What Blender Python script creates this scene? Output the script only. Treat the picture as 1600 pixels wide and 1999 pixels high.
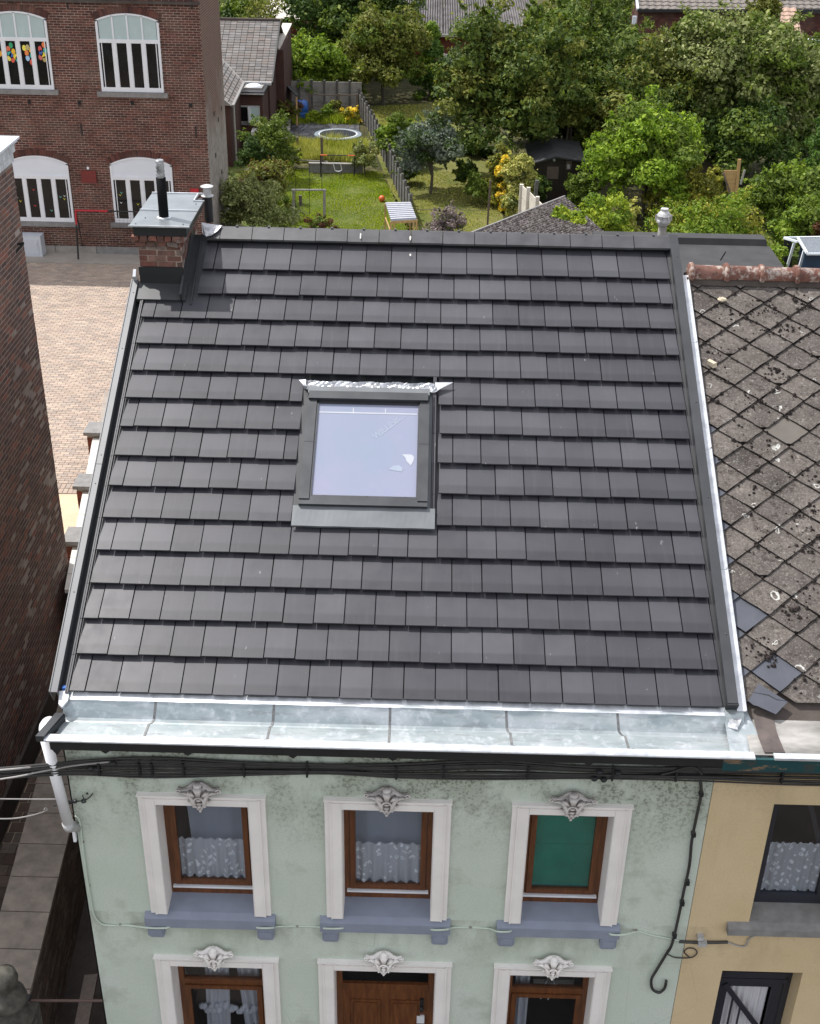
import bpy, math, random
import numpy as np
from mathutils import Vector, Matrix

for o in list(bpy.data.objects): bpy.data.objects.remove(o)
S = bpy.context.scene
COL = S.collection
R_ = math.radians

# ------------------------------------------------------------------ camera
F_PX = 2450.0
CAM = Vector((3.12272, -9.35899, 7.39380))
CX = Vector((0.99967846, 0.01926056, 0.01649286))
CY = Vector((-0.02388641, 0.49699694, 0.86742347))
CZ = Vector((-0.00851016, 0.86753851, -0.49729720))
cd = bpy.data.cameras.new('camera'); cam = bpy.data.objects.new('camera', cd); COL.objects.link(cam)
m = Matrix((CX, CY, -CZ)).transposed().to_4x4(); m.translation = CAM
cam.matrix_world = m
cd.sensor_fit = 'HORIZONTAL'; cd.sensor_width = 36; cd.lens = 36 * F_PX / 1600
cd.clip_start = 0.1; cd.clip_end = 2000
S.camera = cam
S.render.resolution_x = 820; S.render.resolution_y = 1024

# ------------------------------------------------------------------ light
SUN = Vector((0.445, -0.262, -0.857)).normalized()
w = bpy.data.worlds.new('World'); S.world = w; w.use_nodes = True
nt = w.node_tree; nt.nodes.clear()
out = nt.nodes.new('ShaderNodeOutputWorld'); bg = nt.nodes.new('ShaderNodeBackground')
sky = nt.nodes.new('ShaderNodeTexSky'); sky.sky_type = 'NISHITA'; sky.sun_disc = False
sky.sun_elevation = math.asin(-SUN.z); sky.sun_rotation = math.atan2(-SUN.x, -SUN.y)
sky.air_density = 1.0; sky.dust_density = 1.5; sky.ozone_density = 1.0
tc = nt.nodes.new('ShaderNodeTexCoord'); cn = nt.nodes.new('ShaderNodeTexNoise')
cn.inputs['Scale'].default_value = 2.2; cn.inputs['Detail'].default_value = 5
cr = nt.nodes.new('ShaderNodeValToRGB'); cr.color_ramp.elements[0].position = 0.36; cr.color_ramp.elements[1].position = 0.60
mx = nt.nodes.new('ShaderNodeMix'); mx.data_type = 'RGBA'
mx.inputs['B'].default_value = (9.2, 9.1, 9.3, 1)       # sunlit broken cloud
nt.links.new(tc.outputs['Generated'], cn.inputs['Vector']); nt.links.new(cn.outputs['Fac'], cr.inputs['Fac'])
nt.links.new(cr.outputs['Color'], mx.inputs['Factor']); nt.links.new(sky.outputs['Color'], mx.inputs['A'])
nt.links.new(mx.outputs['Result'], bg.inputs['Color']); nt.links.new(bg.outputs['Background'], out.inputs['Surface'])
bg.inputs['Strength'].default_value = 0.135
sd = bpy.data.lights.new('sun', 'SUN'); sd.energy = 4.3; sd.angle = R_(0.53); sd.color = (1.0, 0.965, 0.915)
so = bpy.data.objects.new('sun', sd); COL.objects.link(so)
so.rotation_euler = SUN.to_track_quat('-Z', 'Y').to_euler()
S.view_settings.view_transform = 'Standard'; S.view_settings.look = 'None'
S.view_settings.gamma = 1; S.view_settings.use_curve_mapping = False
S.view_settings.exposure = 0.35
S.render.engine = 'CYCLES'
S.cycles.max_bounces = 7; S.cycles.transparent_max_bounces = 10

# ------------------------------------------------------------------ placing helpers (photo point + known plane -> place)
def ray(x, y): return CX * ((x - 800) / F_PX) + CY * (-(y - 999.5) / F_PX) + CZ
def PY(x, y, Y): d = ray(x, y); return CAM + d * ((Y - CAM.y) / d.y)
def PX(x, y, X): d = ray(x, y); return CAM + d * ((X - CAM.x) / d.x)
def PZ(x, y, Z=-6.0): d = ray(x, y); return CAM + d * ((Z - CAM.z) / d.z)
def px(p):
    q = Vector(p) - CAM; z = q.dot(CZ)
    if z < .1: return (-9999, -9999, z)
    return (800 + F_PX * q.dot(CX) / z, 999.5 - F_PX * q.dot(CY) / z, z)
A = 0.466156855744057; CA, SA = math.cos(A), math.sin(A)      # roof pitch
def RP(x, s, n=0.0): return Vector((x, s * CA - n * SA, s * SA + n * CA))   # roof frame -> world
G = -6.0

# ------------------------------------------------------------------ mesh builder
def org(p):
    v = Vector((0, 0, 0))
    while p is not None: v = v + p.location; p = p.parent
    return v
class MB:
    def __init__(s): s.v = []; s.f = []; s.mi = []; s.cur = 0
    def add(s, vs, fs):
        b = len(s.v); s.v += [tuple(a) for a in vs]; s.f += [tuple(b + i for i in f) for f in fs]; s.mi += [s.cur] * len(fs); return s
    def poly(s, vs): return s.add(vs, [tuple(range(len(vs)))])
    def hexa(s, c):   # 8 corners: bottom 0-3 ccw, top 4-7
        return s.add(c, [(0, 3, 2, 1), (4, 5, 6, 7), (0, 1, 5, 4), (1, 2, 6, 5), (2, 3, 7, 6), (3, 0, 4, 7)])
    def box(s, a, b, R=None):
        x0, y0, z0 = a; x1, y1, z1 = b
        c = [Vector(k) for k in ((x0, y0, z0), (x1, y0, z0), (x1, y1, z0), (x0, y1, z0), (x0, y0, z1), (x1, y0, z1), (x1, y1, z1), (x0, y1, z1))]
        if R: c = [R(*k) for k in c]
        return s.hexa(c)
    def bar(s, p, q, w, h, up=(0, 0, 1)):
        p = Vector(p); q = Vector(q); d = (q - p).normalized(); up = Vector(up)
        a = d.cross(up)
        if a.length < 1e-4: a = d.cross(Vector((1, 0, 0)))
        a.normalize(); u = a.cross(d).normalized(); a *= w / 2; u *= h / 2
        return s.hexa([p - a - u, p + a - u, q + a - u, q - a - u, p - a + u, p + a + u, q + a + u, q - a + u])
    def tube(s, pts, r, n=8, cap=True):
        pts = [Vector(p) for p in pts]; rs = r if isinstance(r, (list, tuple)) else [r] * len(pts)
        base = len(s.v); prev = None
        for i, p in enumerate(pts):
            d = (pts[min(i + 1, len(pts) - 1)] - pts[max(i - 1, 0)]).normalized()
            a = d.orthogonal().normalized() if prev is None else (prev - d * prev.dot(d)).normalized()
            prev = a; b = d.cross(a)
            for k in range(n):
                t = 2 * math.pi * k / n; s.v.append(tuple(p + (a * math.cos(t) + b * math.sin(t)) * rs[i]))
        for i in range(len(pts) - 1):
            for k in range(n):
                k2 = (k + 1) % n
                s.f.append((base + i * n + k, base + i * n + k2, base + (i + 1) * n + k2, base + (i + 1) * n + k)); s.mi.append(s.cur)
        if cap:
            s.f.append(tuple(base + k for k in reversed(range(n)))); s.mi.append(s.cur)
            s.f.append(tuple(base + (len(pts) - 1) * n + k for k in range(n))); s.mi.append(s.cur)
        return s
    def lathe(s, c, prof, n=16):     # prof: (r, z)
        return s.tube([Vector(c) + Vector((0, 0, z)) for r, z in prof], [max(r, .0005) for r, z in prof], n)
    def ball(s, c, r, n=10, sc=(1, 1, 1)):
        c = Vector(c); b = len(s.v); m_ = n // 2
        for i in range(m_ + 1):
            th = math.pi * i / m_
            for k in range(n):
                ph = 2 * math.pi * k / n
                s.v.append((c.x + r * sc[0] * math.sin(th) * math.cos(ph), c.y + r * sc[1] * math.sin(th) * math.sin(ph), c.z + r * sc[2] * math.cos(th)))
        for i in range(m_):
            for k in range(n):
                k2 = (k + 1) % n
                s.f.append((b + i * n + k, b + (i + 1) * n + k, b + (i + 1) * n + k2, b + i * n + k2)); s.mi.append(s.cur)
        return s
    def extr(s, pts, d):             # planar outline extruded by vector d
        n = len(pts); d = Vector(d); P = [Vector(p) for p in pts]
        return s.add(P + [p + d for p in P], [tuple(range(n)), tuple(reversed(range(n, 2 * n)))] + [(i, i + n, (i + 1) % n + n, (i + 1) % n) for i in range(n)])
    def prism(s, outline, fn, d0, d1):
        a = [fn(u, v, d0) for u, v in outline]; b = [fn(u, v, d1) for u, v in outline]; n = len(a)
        return s.add(a + b, [tuple(range(n)), tuple(reversed(range(n, 2 * n)))] + [(i, i + n, (i + 1) % n + n, (i + 1) % n) for i in range(n)])
    def build(s, name, mat, parent=None, smooth=False, recalc=True, loc=None):
        me = bpy.data.meshes.new(name)
        o0 = org(parent); loc = Vector(loc) if loc is not None else None
        off = o0 if parent is not None else (loc if loc is not None else Vector((0, 0, 0)))
        me.from_pydata([(a[0] - off.x, a[1] - off.y, a[2] - off.z) for a in s.v], [], s.f)
        for mt in (mat if isinstance(mat, (list, tuple)) else [mat]): me.materials.append(mt)
        if len(me.materials) > 1: me.polygons.foreach_set('material_index', s.mi)
        if recalc:
            import bmesh
            bm = bmesh.new(); bm.from_mesh(me); bmesh.ops.recalc_face_normals(bm, faces=bm.faces); bm.to_mesh(me); bm.free()
        if smooth: me.polygons.foreach_set('use_smooth', [True] * len(me.polygons))
        ob = bpy.data.objects.new(name, me); COL.objects.link(ob)
        if parent is not None: ob.parent = parent
        elif loc is not None: ob.location = loc
        return ob
def tag(o, label=None, cat=None, group=None, kind=None):
    if label: o['label'] = label
    if cat: o['category'] = cat
    if group: o['group'] = group
    if kind: o['kind'] = kind
    return o
def thing(name, loc, label, cat, group=None):
    o = bpy.data.objects.new(name, None); COL.objects.link(o); o.location = loc; o.empty_display_size = .2
    return tag(o, label, cat, group)
def inst(me, name, loc, parent, rot=(0, 0, 0), scale=None):
    ob = bpy.data.objects.new(name, me); COL.objects.link(ob); ob.parent = parent
    ob.location = Vector(loc) - org(parent); ob.rotation_euler = rot
    if scale: ob.scale = scale
    return ob
def loose_mesh(mb, name, mat, smooth=False):
    ob = mb.build(name, mat, smooth=smooth); me = ob.data; bpy.data.objects.remove(ob); return me
def catmull(pts, n=6):
    P = [Vector(p) for p in pts]; P = [P[0] * 2 - P[1]] + P + [P[-1] * 2 - P[-2]]; o = []
    for i in range(1, len(P) - 2):
        for k in range(n):
            t = k / n; a, b, c, d = P[i - 1:i + 3]
            o.append(.5 * ((2 * b) + (c - a) * t + (2 * a - 5 * b + 4 * c - d) * t * t + (3 * b - a - 3 * c + d) * t ** 3))
    o.append(P[-2]); return o

# ------------------------------------------------------------------ materials
class NT:
    def __init__(s, name):
        s.m = bpy.data.materials.new(name); s.m.use_nodes = True; s.t = s.m.node_tree
        s.b = s.t.nodes['Principled BSDF']; s.o = s.t.nodes['Material Output']
    def n(s, ty, **kw):
        nd = s.t.nodes.new('ShaderNode' + ty)
        for k, v in kw.items():
            if k in nd.inputs: s.put(nd.inputs[k], v)
            else: setattr(nd, k, v)
        return nd
    def put(s, sock, v):
        if isinstance(v, bpy.types.NodeSocket): s.t.links.new(v, sock)
        elif isinstance(v, tuple) and len(v) == 3 and sock.type == 'RGBA': sock.default_value = (*v, 1)
        else: sock.default_value = v
    def pos(s, sc=(1, 1, 1)):
        g = s.n('NewGeometry'); mp = s.n('Mapping'); s.put(mp.inputs['Vector'], g.outputs['Position']); mp.inputs['Scale'].default_value = sc
        return mp.outputs['Vector']
    def noise(s, scale, detail=4, sc=(1, 1, 1), rough=.6, vec=None):
        nd = s.n('TexNoise'); nd.inputs['Scale'].default_value = scale; nd.inputs['Detail'].default_value = detail; nd.inputs['Roughness'].default_value = rough
        s.put(nd.inputs['Vector'], vec if vec is not None else s.pos(sc)); return nd.outputs['Fac']
    def voro(s, scale, feature='F1', sc=(1, 1, 1), rnd=1.0, out='Distance'):
        nd = s.n('TexVoronoi'); nd.feature = feature; nd.inputs['Scale'].default_value = scale; nd.inputs['Randomness'].default_value = rnd
        s.put(nd.inputs['Vector'], s.pos(sc)); return nd.outputs[out]
    def ramp(s, fac, *st):
        nd = s.n('ValToRGB'); e = nd.color_ramp.elements
        while len(e) < len(st): e.new(.5)
        for el, (p, c) in zip(e, st):
            el.position = p; el.color = (*c, 1) if isinstance(c, tuple) else (c, c, c, 1)
        s.put(nd.inputs['Fac'], fac); return nd.outputs['Color']
    def mix(s, fac, a, b, mode='MIX'):
        nd = s.n('Mix'); nd.data_type = 'RGBA'; nd.blend_type = mode
        s.put(nd.inputs[0], fac); s.put(nd.inputs[6], a); s.put(nd.inputs[7], b); return nd.outputs[2]
    def math(s, op, a, b=0.0, c=None):
        nd = s.n('Math'); nd.operation = op; s.put(nd.inputs[0], a); s.put(nd.inputs[1], b)
        if c is not None: s.put(nd.inputs[2], c)
        return nd.outputs[0]
    def axis(s, ax):
        g = s.n('NewGeometry'); x = s.n('SeparateXYZ'); s.put(x.inputs[0], g.outputs['Position']); return x.outputs[ax]
    def rand(s):
        g = s.n('NewGeometry'); i = s.n('ObjectInfo'); return s.math('FRACT', s.math('ADD', g.outputs['Random Per Island'], i.outputs['Random']))
    def fin(s, col, rough=.7, metal=0, bump=None, bs=.3, bd=.01, spec=.5):
        s.put(s.b.inputs['Base Color'], col); s.put(s.b.inputs['Roughness'], rough); s.put(s.b.inputs['Metallic'], metal); s.b.inputs['Specular IOR Level'].default_value = spec
        if bump is not None:
            bn = s.n('Bump'); bn.inputs['Strength'].default_value = bs; bn.inputs['Distance'].default_value = bd
            s.put(bn.inputs['Height'], bump); s.put(s.b.inputs['Normal'], bn.outputs['Normal'])
        return s.m
def mul(c, k): return tuple(min(1, a * k) for a in c)
def simple(name, c, rough=.6, metal=0, var=.12, scale=6, bump=.0, spec=.5, sc=(1, 1, 1)):
    t = NT(name); n1 = t.noise(scale, 5, sc)
    col = t.ramp(n1, (.3, mul(c, 1 - var)), (.7, mul(c, 1 + var)))
    return t.fin(col, t.math('MULTIPLY_ADD', n1, .2, rough - .1), metal, n1 if bump else None, bump, .01, spec)
def brickmat(name, cols, mottle=.35, bump=.5):
    t = NT(name); r = t.rand(); st = [((i + .5) / len(cols), c) for i, c in enumerate(cols)]
    c = t.ramp(r, *st); n1 = t.noise(14, 5); n2 = t.noise(1.3, 4)
    c = t.mix(t.ramp(n1, (.35, 0.), (.75, mottle)), c, (.045, .03, .026))
    c = t.mix(t.ramp(n2, (.45, 0.), (.72, .35)), c, (.20, .15, .12))
    return t.fin(c, .9, 0, t.noise(60, 4), bump, .006, .25)
M = {}
M['brick_school'] = brickmat('school_brick', [(.105, .040, .032), (.075, .031, .027), (.14, .052, .040), (.055, .027, .025), (.095, .035, .030), (.165, .064, .048)], .45)
M['brick_left'] = brickmat('old_brick', [(.15, .085, .07), (.11, .065, .057), (.08, .055, .052), (.18, .09, .07), (.12, .068, .058), (.12, .08, .072), (.26, .105, .075)], .4)
M['brick_chimney'] = brickmat('chimney_brick', [(.22, .08, .058), (.15, .055, .045), (.26, .15, .12), (.19, .068, .05), (.11, .06, .052), (.30, .23, .195), (.20, .16, .14)], .8, 1.0)
M['brick_wall'] = brickmat('boundary_brick', [(.13, .095, .075), (.10, .078, .064), (.075, .06, .052), (.15, .10, .075), (.18, .15, .125)], .5)
M['brick_red'] = brickmat('red_brick', [(.24, .06, .035), (.19, .05, .03), (.15, .045, .03), (.28, .08, .045)], .3)
M['paver'] = brickmat('clay_paver', [(.43, .345, .28), (.38, .30, .245), (.46, .375, .30), (.30, .25, .215), (.41, .32, .26), (.34, .285, .245)], .22, .3)
def mortar(name, c, c2):
    t = NT(name); n = t.noise(1.7, 7, rough=.75); n2 = t.noise(45, 3)
    return t.fin(t.mix(t.ramp(n, (.35, 0.), (.65, 1.)), c, c2), .95, 0, n2, .6, .006, .1)
M['mortar'] = mortar('pale_mortar', (.52, .42, .35), (.20, .14, .11))
M['mortar_dark'] = mortar('grey_mortar', (.34, .30, .26), (.22, .19, .17))
M['mortar_black'] = mortar('dirty_mortar', (.10, .085, .075), (.06, .05, .045))
M['sand'] = mortar('sandy_ground', (.60, .48, .34), (.50, .39, .28))

def roof_tile_mat():
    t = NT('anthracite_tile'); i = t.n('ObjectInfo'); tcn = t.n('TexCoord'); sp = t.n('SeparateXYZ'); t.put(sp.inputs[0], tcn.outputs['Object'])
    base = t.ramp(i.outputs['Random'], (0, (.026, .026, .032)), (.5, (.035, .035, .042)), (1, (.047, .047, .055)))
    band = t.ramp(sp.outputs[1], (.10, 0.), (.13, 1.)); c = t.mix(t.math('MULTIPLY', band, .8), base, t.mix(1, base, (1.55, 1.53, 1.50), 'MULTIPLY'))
    streak = t.noise(1, 3, (26, 1.2, 1.2)); c = t.mix(t.ramp(streak, (.55, 0.), (.85, .22)), c, (.10, .10, .11))
    big = t.noise(.9, 4); c = t.mix(t.ramp(big, (.35, .25), (.6, 0.)), c, (.020, .020, .022))
    sp2 = t.ramp(t.voro(9, rnd=1), (0, 1.), (.035, 0.)); gate = t.ramp(t.noise(3.1, 2), (.5, 0.), (.56, .8)); c = t.mix(t.math('MULTIPLY', sp2, gate), c, (.42, .42, .42))
    sc = t.ramp(t.noise(1, 2, (22, 7, 7)), (.74, 0.), (.78, .45)); c = t.mix(sc, c, (.33, .32, .31))
    return t.fin(c, t.ramp(t.noise(5, 4), (.3, .36), (.7, .5)), 0, t.noise(120, 3), .12, .002, .38)
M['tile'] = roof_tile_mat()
M['tile_edge'] = simple('tile_edge_black', (.012, .012, .013), .7)
M['ridge'] = simple('ridge_tile_grey', (.052, .052, .057), .42, var=.2, scale=5)
M['flue'] = simple('matt_black_flue', (.008, .008, .009), .85, 0, .1, spec=.1)
M['anth'] = simple('anthracite_metal', (.040, .042, .046), .42, .2, .15, 3)
M['anth_lit'] = simple('lit_anthracite_metal', (.046, .049, .053), .38, .3, .12, 4)  # lit copy of the anthracite metal, sunlight put into the lighter colour
M['verge_grey'] = simple('verge_grey_metal', (.095, .098, .105), .42, .3, .14, 3)
M['black'] = simple('black_metal', (.012, .013, .015), .5, 0, .2)
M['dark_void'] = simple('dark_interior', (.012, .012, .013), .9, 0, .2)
def zinc():
    t = NT('weathered_zinc'); n1 = t.noise(2.2, 6, (1, 2.5, 2.5)); n2 = t.noise(11, 5)
    c = t.ramp(n1, (.32, (.25, .295, .31)), (.5, (.34, .385, .395)), (.68, (.46, .485, .50)))
    c = t.mix(t.ramp(n2, (.52, 0.), (.72, .5)), c, (.70, .73, .76))
    v = t.voro(30); c = t.mix(t.math('MULTIPLY', t.ramp(v, (0, 1.), (.10, 0.)), t.ramp(t.noise(5, 3), (.5, 0.), (.62, .55))), c, (.14, .14, .14))
    dirt = t.noise(3.3, 6, (1.2, 5, 5)); c = t.mix(t.ramp(dirt, (.54, 0.), (.68, .55)), c, (.22, .225, .23))
    return t.fin(c, t.ramp(n1, (.3, .42), (.7, .3)), .45, n2, .25, .004)
M['zinc'] = zinc()
M['cap_zinc'] = simple('grey_zinc_cap', (.19, .21, .225), .40, .3, .18, 4, .15)
M['zinc_new'] = simple('bright_zinc', (.52, .54, .57), .36, .35, .22, 7, .2)
M['mortar_left'] = mortar('grey_old_mortar', (.36, .31, .28), (.19, .16, .145))
M['solder'] = simple('solder_seam', (.17, .17, .17), .55, .5, .35, 30, .6)
M['lead'] = simple('dressed_lead', (.42, .43, .45), .33, .65, .5, 13, 1.0)
M['grey_flash'] = simple('grey_flashing', (.125, .135, .145), .45, .15, .12, 3, .1)
def stucco(name, c, c2, stain, dirt, top=-1.0):
    t = NT(name); n1 = t.noise(1.1, 5); col = t.mix(t.ramp(n1, (.35, 0.), (.65, 1.)), c, c2)
    z = t.axis(2); high = t.ramp(t.math('MULTIPLY_ADD', z, .75, 1.4 + (-1.0 - top) * .75), (.0, 0.), (.9, 1.))
    sm = t.ramp(t.noise(1.6, 7, (1.1, 1, .6), .7), (.42, 0.), (.56, 1.))
    col = t.mix(t.math('MULTIPLY', t.math('MULTIPLY', sm, high), .8), col, stain)
    sp = t.math('MULTIPLY', t.ramp(t.noise(26, 4, rough=.75), (.50, 0.), (.58, 1.)), t.math('MULTIPLY', sm, high)); col = t.mix(t.math('MULTIPLY', sp, .72), col, dirt); col = t.mix(t.ramp(t.noise(55, 3, rough=.8), (.35, .22), (.55, 0.)), col, mul(stain, .8))
    run = t.math('MULTIPLY', t.ramp(t.noise(2.4, 5, (1, 1, .13)), (.56, 0.), (.74, .45)), t.ramp(t.noise(.7, 3), (.4, 0.), (.6, 1.))); col = t.mix(run, col, mul(stain, .85))
    bz = t.math('MULTIPLY', t.ramp(z, (0, 0.), (1, 0.)), 0.0)
    band = t.math('MULTIPLY', t.math('GREATER_THAN', z, -3.42), t.math('LESS_THAN', z, -2.72)); bs_ = t.math('MULTIPLY', t.math('MULTIPLY', band, t.ramp(t.noise(2.3, 6, (1, 1, .5), .7), (.45, 0.), (.62, .75))), t.ramp(t.math('MULTIPLY_ADD', z, 1.4, 4.9), (0, 0.), (.9, 1.))); col = t.mix(bs_, col, stain)
    crk = t.voro(1.1, 'DISTANCE_TO_EDGE'); col = t.mix(t.math('MULTIPLY', t.ramp(crk, (0, .2), (.003, 0.)), t.ramp(t.noise(.6, 2), (.5, 0.), (.6, 1.))), col, dirt)
    gr = t.math('MULTIPLY', t.ramp(t.noise(2.1, 6), (.57, 0.), (.68, .42)), 1.0); col = t.mix(gr, col, stain)
    dots = t.ramp(t.voro(3.3), (.0, 1.), (.028, 0.)); col = t.mix(t.math('MULTIPLY', dots, .6), col, dirt)
    return t.fin(col, .92, 0, t.noise(38, 5), .35, .006, .2)
M['green'] = stucco('sage_green_stucco', (.49, .555, .475), (.54, .59, .53), (.30, .325, .255), (.05, .052, .04))
M['yellow'] = stucco('ochre_stucco', (.55, .43, .255), (.60, .485, .305), (.40, .31, .20), (.14, .11, .08), -.2)
M['white_trim'] = simple('painted_surround', (.74, .71, .68), .75, 0, .06, 3, .08)
def orn():
    t = NT('stained_plaster_ornament'); z = t.axis(2); n = t.noise(16, 5)
    a = t.math('MULTIPLY_ADD', n, .5, .0)
    g = t.n('NewGeometry'); sp = t.n('SeparateXYZ'); t.put(sp.inputs[0], g.outputs['Normal'])
    up = t.math('ADD', t.math('MULTIPLY', sp.outputs[2], .5), a)
    c = t.mix(t.ramp(up, (.35, 0.), (.75, 1.)), (.56, .53, .51), (.20, .185, .17))
    return t.fin(c, .85, 0, n, .4, .005, .2)
M['orn'] = orn()
M['sill_blue'] = simple('blue_grey_painted_stone', (.215, .24, .30), .7, 0, .1, 4, .1)
M['stone_grey'] = simple('bluestone', (.20, .195, .19), .8, 0, .22, 7, .25)
def wood(name, c, c2):
    t = NT(name); n = t.noise(3, 5, (9, 9, 1.2)); return t.fin(t.ramp(n, (.3, c), (.7, c2)), .42, 0, n, .15, .003, .5)
M['wood'] = wood('varnished_brown_wood', (.075, .025, .009), (.16, .058, .018))
M['wood_pale'] = wood('raw_timber', (.42, .26, .12), (.58, .38, .19))
M['wood_old'] = wood('weathered_timber', (.085, .065, .055), (.17, .13, .105))
M['wood_tan'] = wood('fresh_fence_board', (.34, .21, .085), (.46, .30, .13))
M['frame_dark'] = simple('dark_blue_frame', (.022, .024, .034), .4, 0, .1)
M['white_pvc'] = simple('white_pvc', (.74, .745, .77), .35, 0, .05, 2)
M['white_frame'] = simple('white_window_frame', (.68, .70, .73), .45, 0, .05, 2)
M['mossy_stone'] = simple('moss_spotted_stone', (.075, .072, .062), .95, 0, .5, 9, .5, .1)
M['white_panel'] = simple('white_panel', (.66, .70, .76), .5, 0, .04, 1)
M['frost'] = simple('frosted_glass', (.40, .50, .50), .25, 0, .05, 2)
def glass(name, c, rough=.06, alpha=.0):
    t = NT(name); tr = t.n('BsdfTransparent'); gl = t.n('BsdfGlossy'); gl.inputs['Roughness'].default_value = rough; gl.inputs['Color'].default_value = (.85, .88, .92, 1)
    tr.inputs['Color'].default_value = (*c, 1); lw = t.n('LayerWeight'); lw.inputs['Blend'].default_value = .5
    ms = t.n('MixShader'); f = t.math('MULTIPLY_ADD', t.math('POWER', lw.outputs['Facing'], 3.5), .9, .05); t.put(ms.inputs[0], f); t.put(ms.inputs[1], tr.outputs[0]); t.put(ms.inputs[2], gl.outputs[0])
    t.put(t.o.inputs['Surface'], ms.outputs[0]); return t.m
M['glass'] = glass('window_glass', (.86, .88, .90))
M['glass_dark'] = simple('dark_window_glass', (.007, .008, .009), .12, 0, .6, 1.6, 0, .32)
def skypane():  # sky reflection put into the lavender base colour of the pane
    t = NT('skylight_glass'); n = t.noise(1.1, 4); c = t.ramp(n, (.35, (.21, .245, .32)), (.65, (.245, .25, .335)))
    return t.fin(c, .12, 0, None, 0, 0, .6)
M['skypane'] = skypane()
M['film'] = simple('pale_film_print', (.26, .30, .37), .3, 0, .05, 9)
M['sticker'] = simple('white_sticker', (.36, .38, .42), .4, 0, .05)
def cloth(name, c, lace=0, scale=24):
    t = NT(name); t.put(t.b.inputs['Base Color'], c); t.b.inputs['Roughness'].default_value = .9; t.b.inputs['Specular IOR Level'].default_value = .1
    if lace:
        v = t.voro(scale, sc=(1, .2, 1), rnd=.25); pat = t.math('MULTIPLY', t.ramp(t.voro(15, sc=(1, .1, .8), rnd=.7), (.30, .97), (.38, 0.)), t.ramp(t.noise(34, 2), (.40, .55), (.50, 1.)))
        tcx = t.n('TexCoord'); sg = t.n('SeparateXYZ'); t.put(sg.inputs[0], tcx.outputs['Generated']); edge = t.ramp(sg.outputs[2], (0, .85), (.10, .8), (.16, 0.), (.90, 0.), (.95, .85)); a = t.math('MAXIMUM', t.math('MAXIMUM', t.ramp(v, (.05, lace * 3.3), (.35, lace * 2.3)), t.math('MULTIPLY', edge, t.ramp(v, (.1, 1.), (.4, .35)))), pat); t.put(t.b.inputs['Alpha'], a)
    return t.m
M['lace'] = cloth('white_lace', (.92, .92, .95), .22)
M['lace2'] = cloth('white_lace_fine', (.88, .88, .92), .22, 28)
M['net'] = cloth('blue_grey_net', (.36, .39, .45))
M['net_white'] = cloth('white_voile', (.55, .55, .58))
M['screen_green'] = simple('green_fabric_blind', (.004, .235, .15), .55, 0, .2, 3)
M['cable'] = simple('black_cable', (.030, .029, .028), .55, 0, .3, 9)
M['cable_grey'] = simple('grey_cable', (.30, .29, .28), .5, 0, .15)
M['cable_green'] = simple('painted_conduit', (.46, .53, .45), .6, 0, .1)
def slate_mat():
    t = NT('lichened_slate'); n1 = t.noise(2.0, 4); r = t.rand()
    c = t.ramp(n1, (.32, (.050, .043, .039)), (.5, (.098, .084, .076)), (.70, (.16, .140, .126)))
    c = t.mix(.28, c, t.ramp(r, (0, (.055, .054, .053)), (.5, (.11, .10, .093)), (1, (.21, .19, .17))))
    c = t.mix(t.ramp(t.noise(30, 5, rough=.8), (.46, 0.), (.60, .6)), c, (.055, .045, .040)); c = t.mix(t.ramp(t.noise(9, 6, rough=.75), (.53, 0.), (.62, .7)), c, (.030, .023, .020))
    c = t.mix(t.ramp(t.noise(48, 4, rough=.8), (.54, 0.), (.64, .55)), c, (.27, .25, .225)); c = t.mix(t.ramp(t.noise(17, 5, rough=.7), (.60, 0.), (.68, .45)), c, (.34, .31, .28))
    wob = t.n('TexNoise'); wob.inputs['Scale'].default_value = 11; t.put(wob.inputs['Vector'], t.pos())
    vv = t.n('VectorMath'); vv.operation = 'MULTIPLY_ADD'; t.put(vv.inputs[0], wob.outputs['Color']); vv.inputs[1].default_value = (.13,) * 3; t.put(vv.inputs[2], t.pos())
    vo = t.n('TexVoronoi'); vo.inputs['Scale'].default_value = 4.2; t.put(vo.inputs['Vector'], vv.outputs[0]); d = vo.outputs['Distance']
    dz = t.math('MULTIPLY', d, t.math('MULTIPLY_ADD', vo.outputs['Color'], 1.6, .55)); ring = t.ramp(dz, (.120, 0.), (.145, 1.), (.175, 1.), (.205, 0.)); gate = t.ramp(t.noise(1.0, 3), (.42, 0.), (.50, 1.))
    cs = t.n('SeparateXYZ'); t.put(cs.inputs[0], vo.outputs['Color']); g2 = t.math('GREATER_THAN', cs.outputs[0], .30)
    brk = t.ramp(t.noise(12, 3), (.42, 0.), (.5, 1.))
    c = t.mix(t.math('MULTIPLY', t.math('MULTIPLY', t.math('MULTIPLY', ring, gate), t.math('MULTIPLY', g2, brk)), .85), c, (.50, .50, .47))
    return t.fin(c, .93, 0, t.noise(26, 6), .7, .008, .15)
M['slate'] = slate_mat()
M['slate_plain'] = simple('plain_brown_slate', (.105, .093, .080), .8, 0, .15, 4)
M['slate_new'] = simple('new_blue_slate', (.060, .065, .082), .6, 0, .15, 5)
M['moss'] = simple('dark_moss', (.020, .014, .012), .95, 0, .5, 40, .8)
def clay():
    t = NT('old_terracotta'); n = t.noise(3.5, 5); c = t.ramp(n, (.3, (.11, .058, .046)), (.5, (.17, .080, .060)), (.7, (.23, .125, .10)))
    c = t.mix(t.ramp(t.noise(9, 6, rough=.7), (.50, 0.), (.60, .85)), c, (.42, .37, .33)); c = t.mix(t.ramp(t.noise(22, 5), (.56, 0.), (.68, .8)), c, (.06, .05, .045))
    return t.fin(c, .9, 0, t.noise(30, 5), .5, .006, .2)
M['clay'] = clay()
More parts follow.
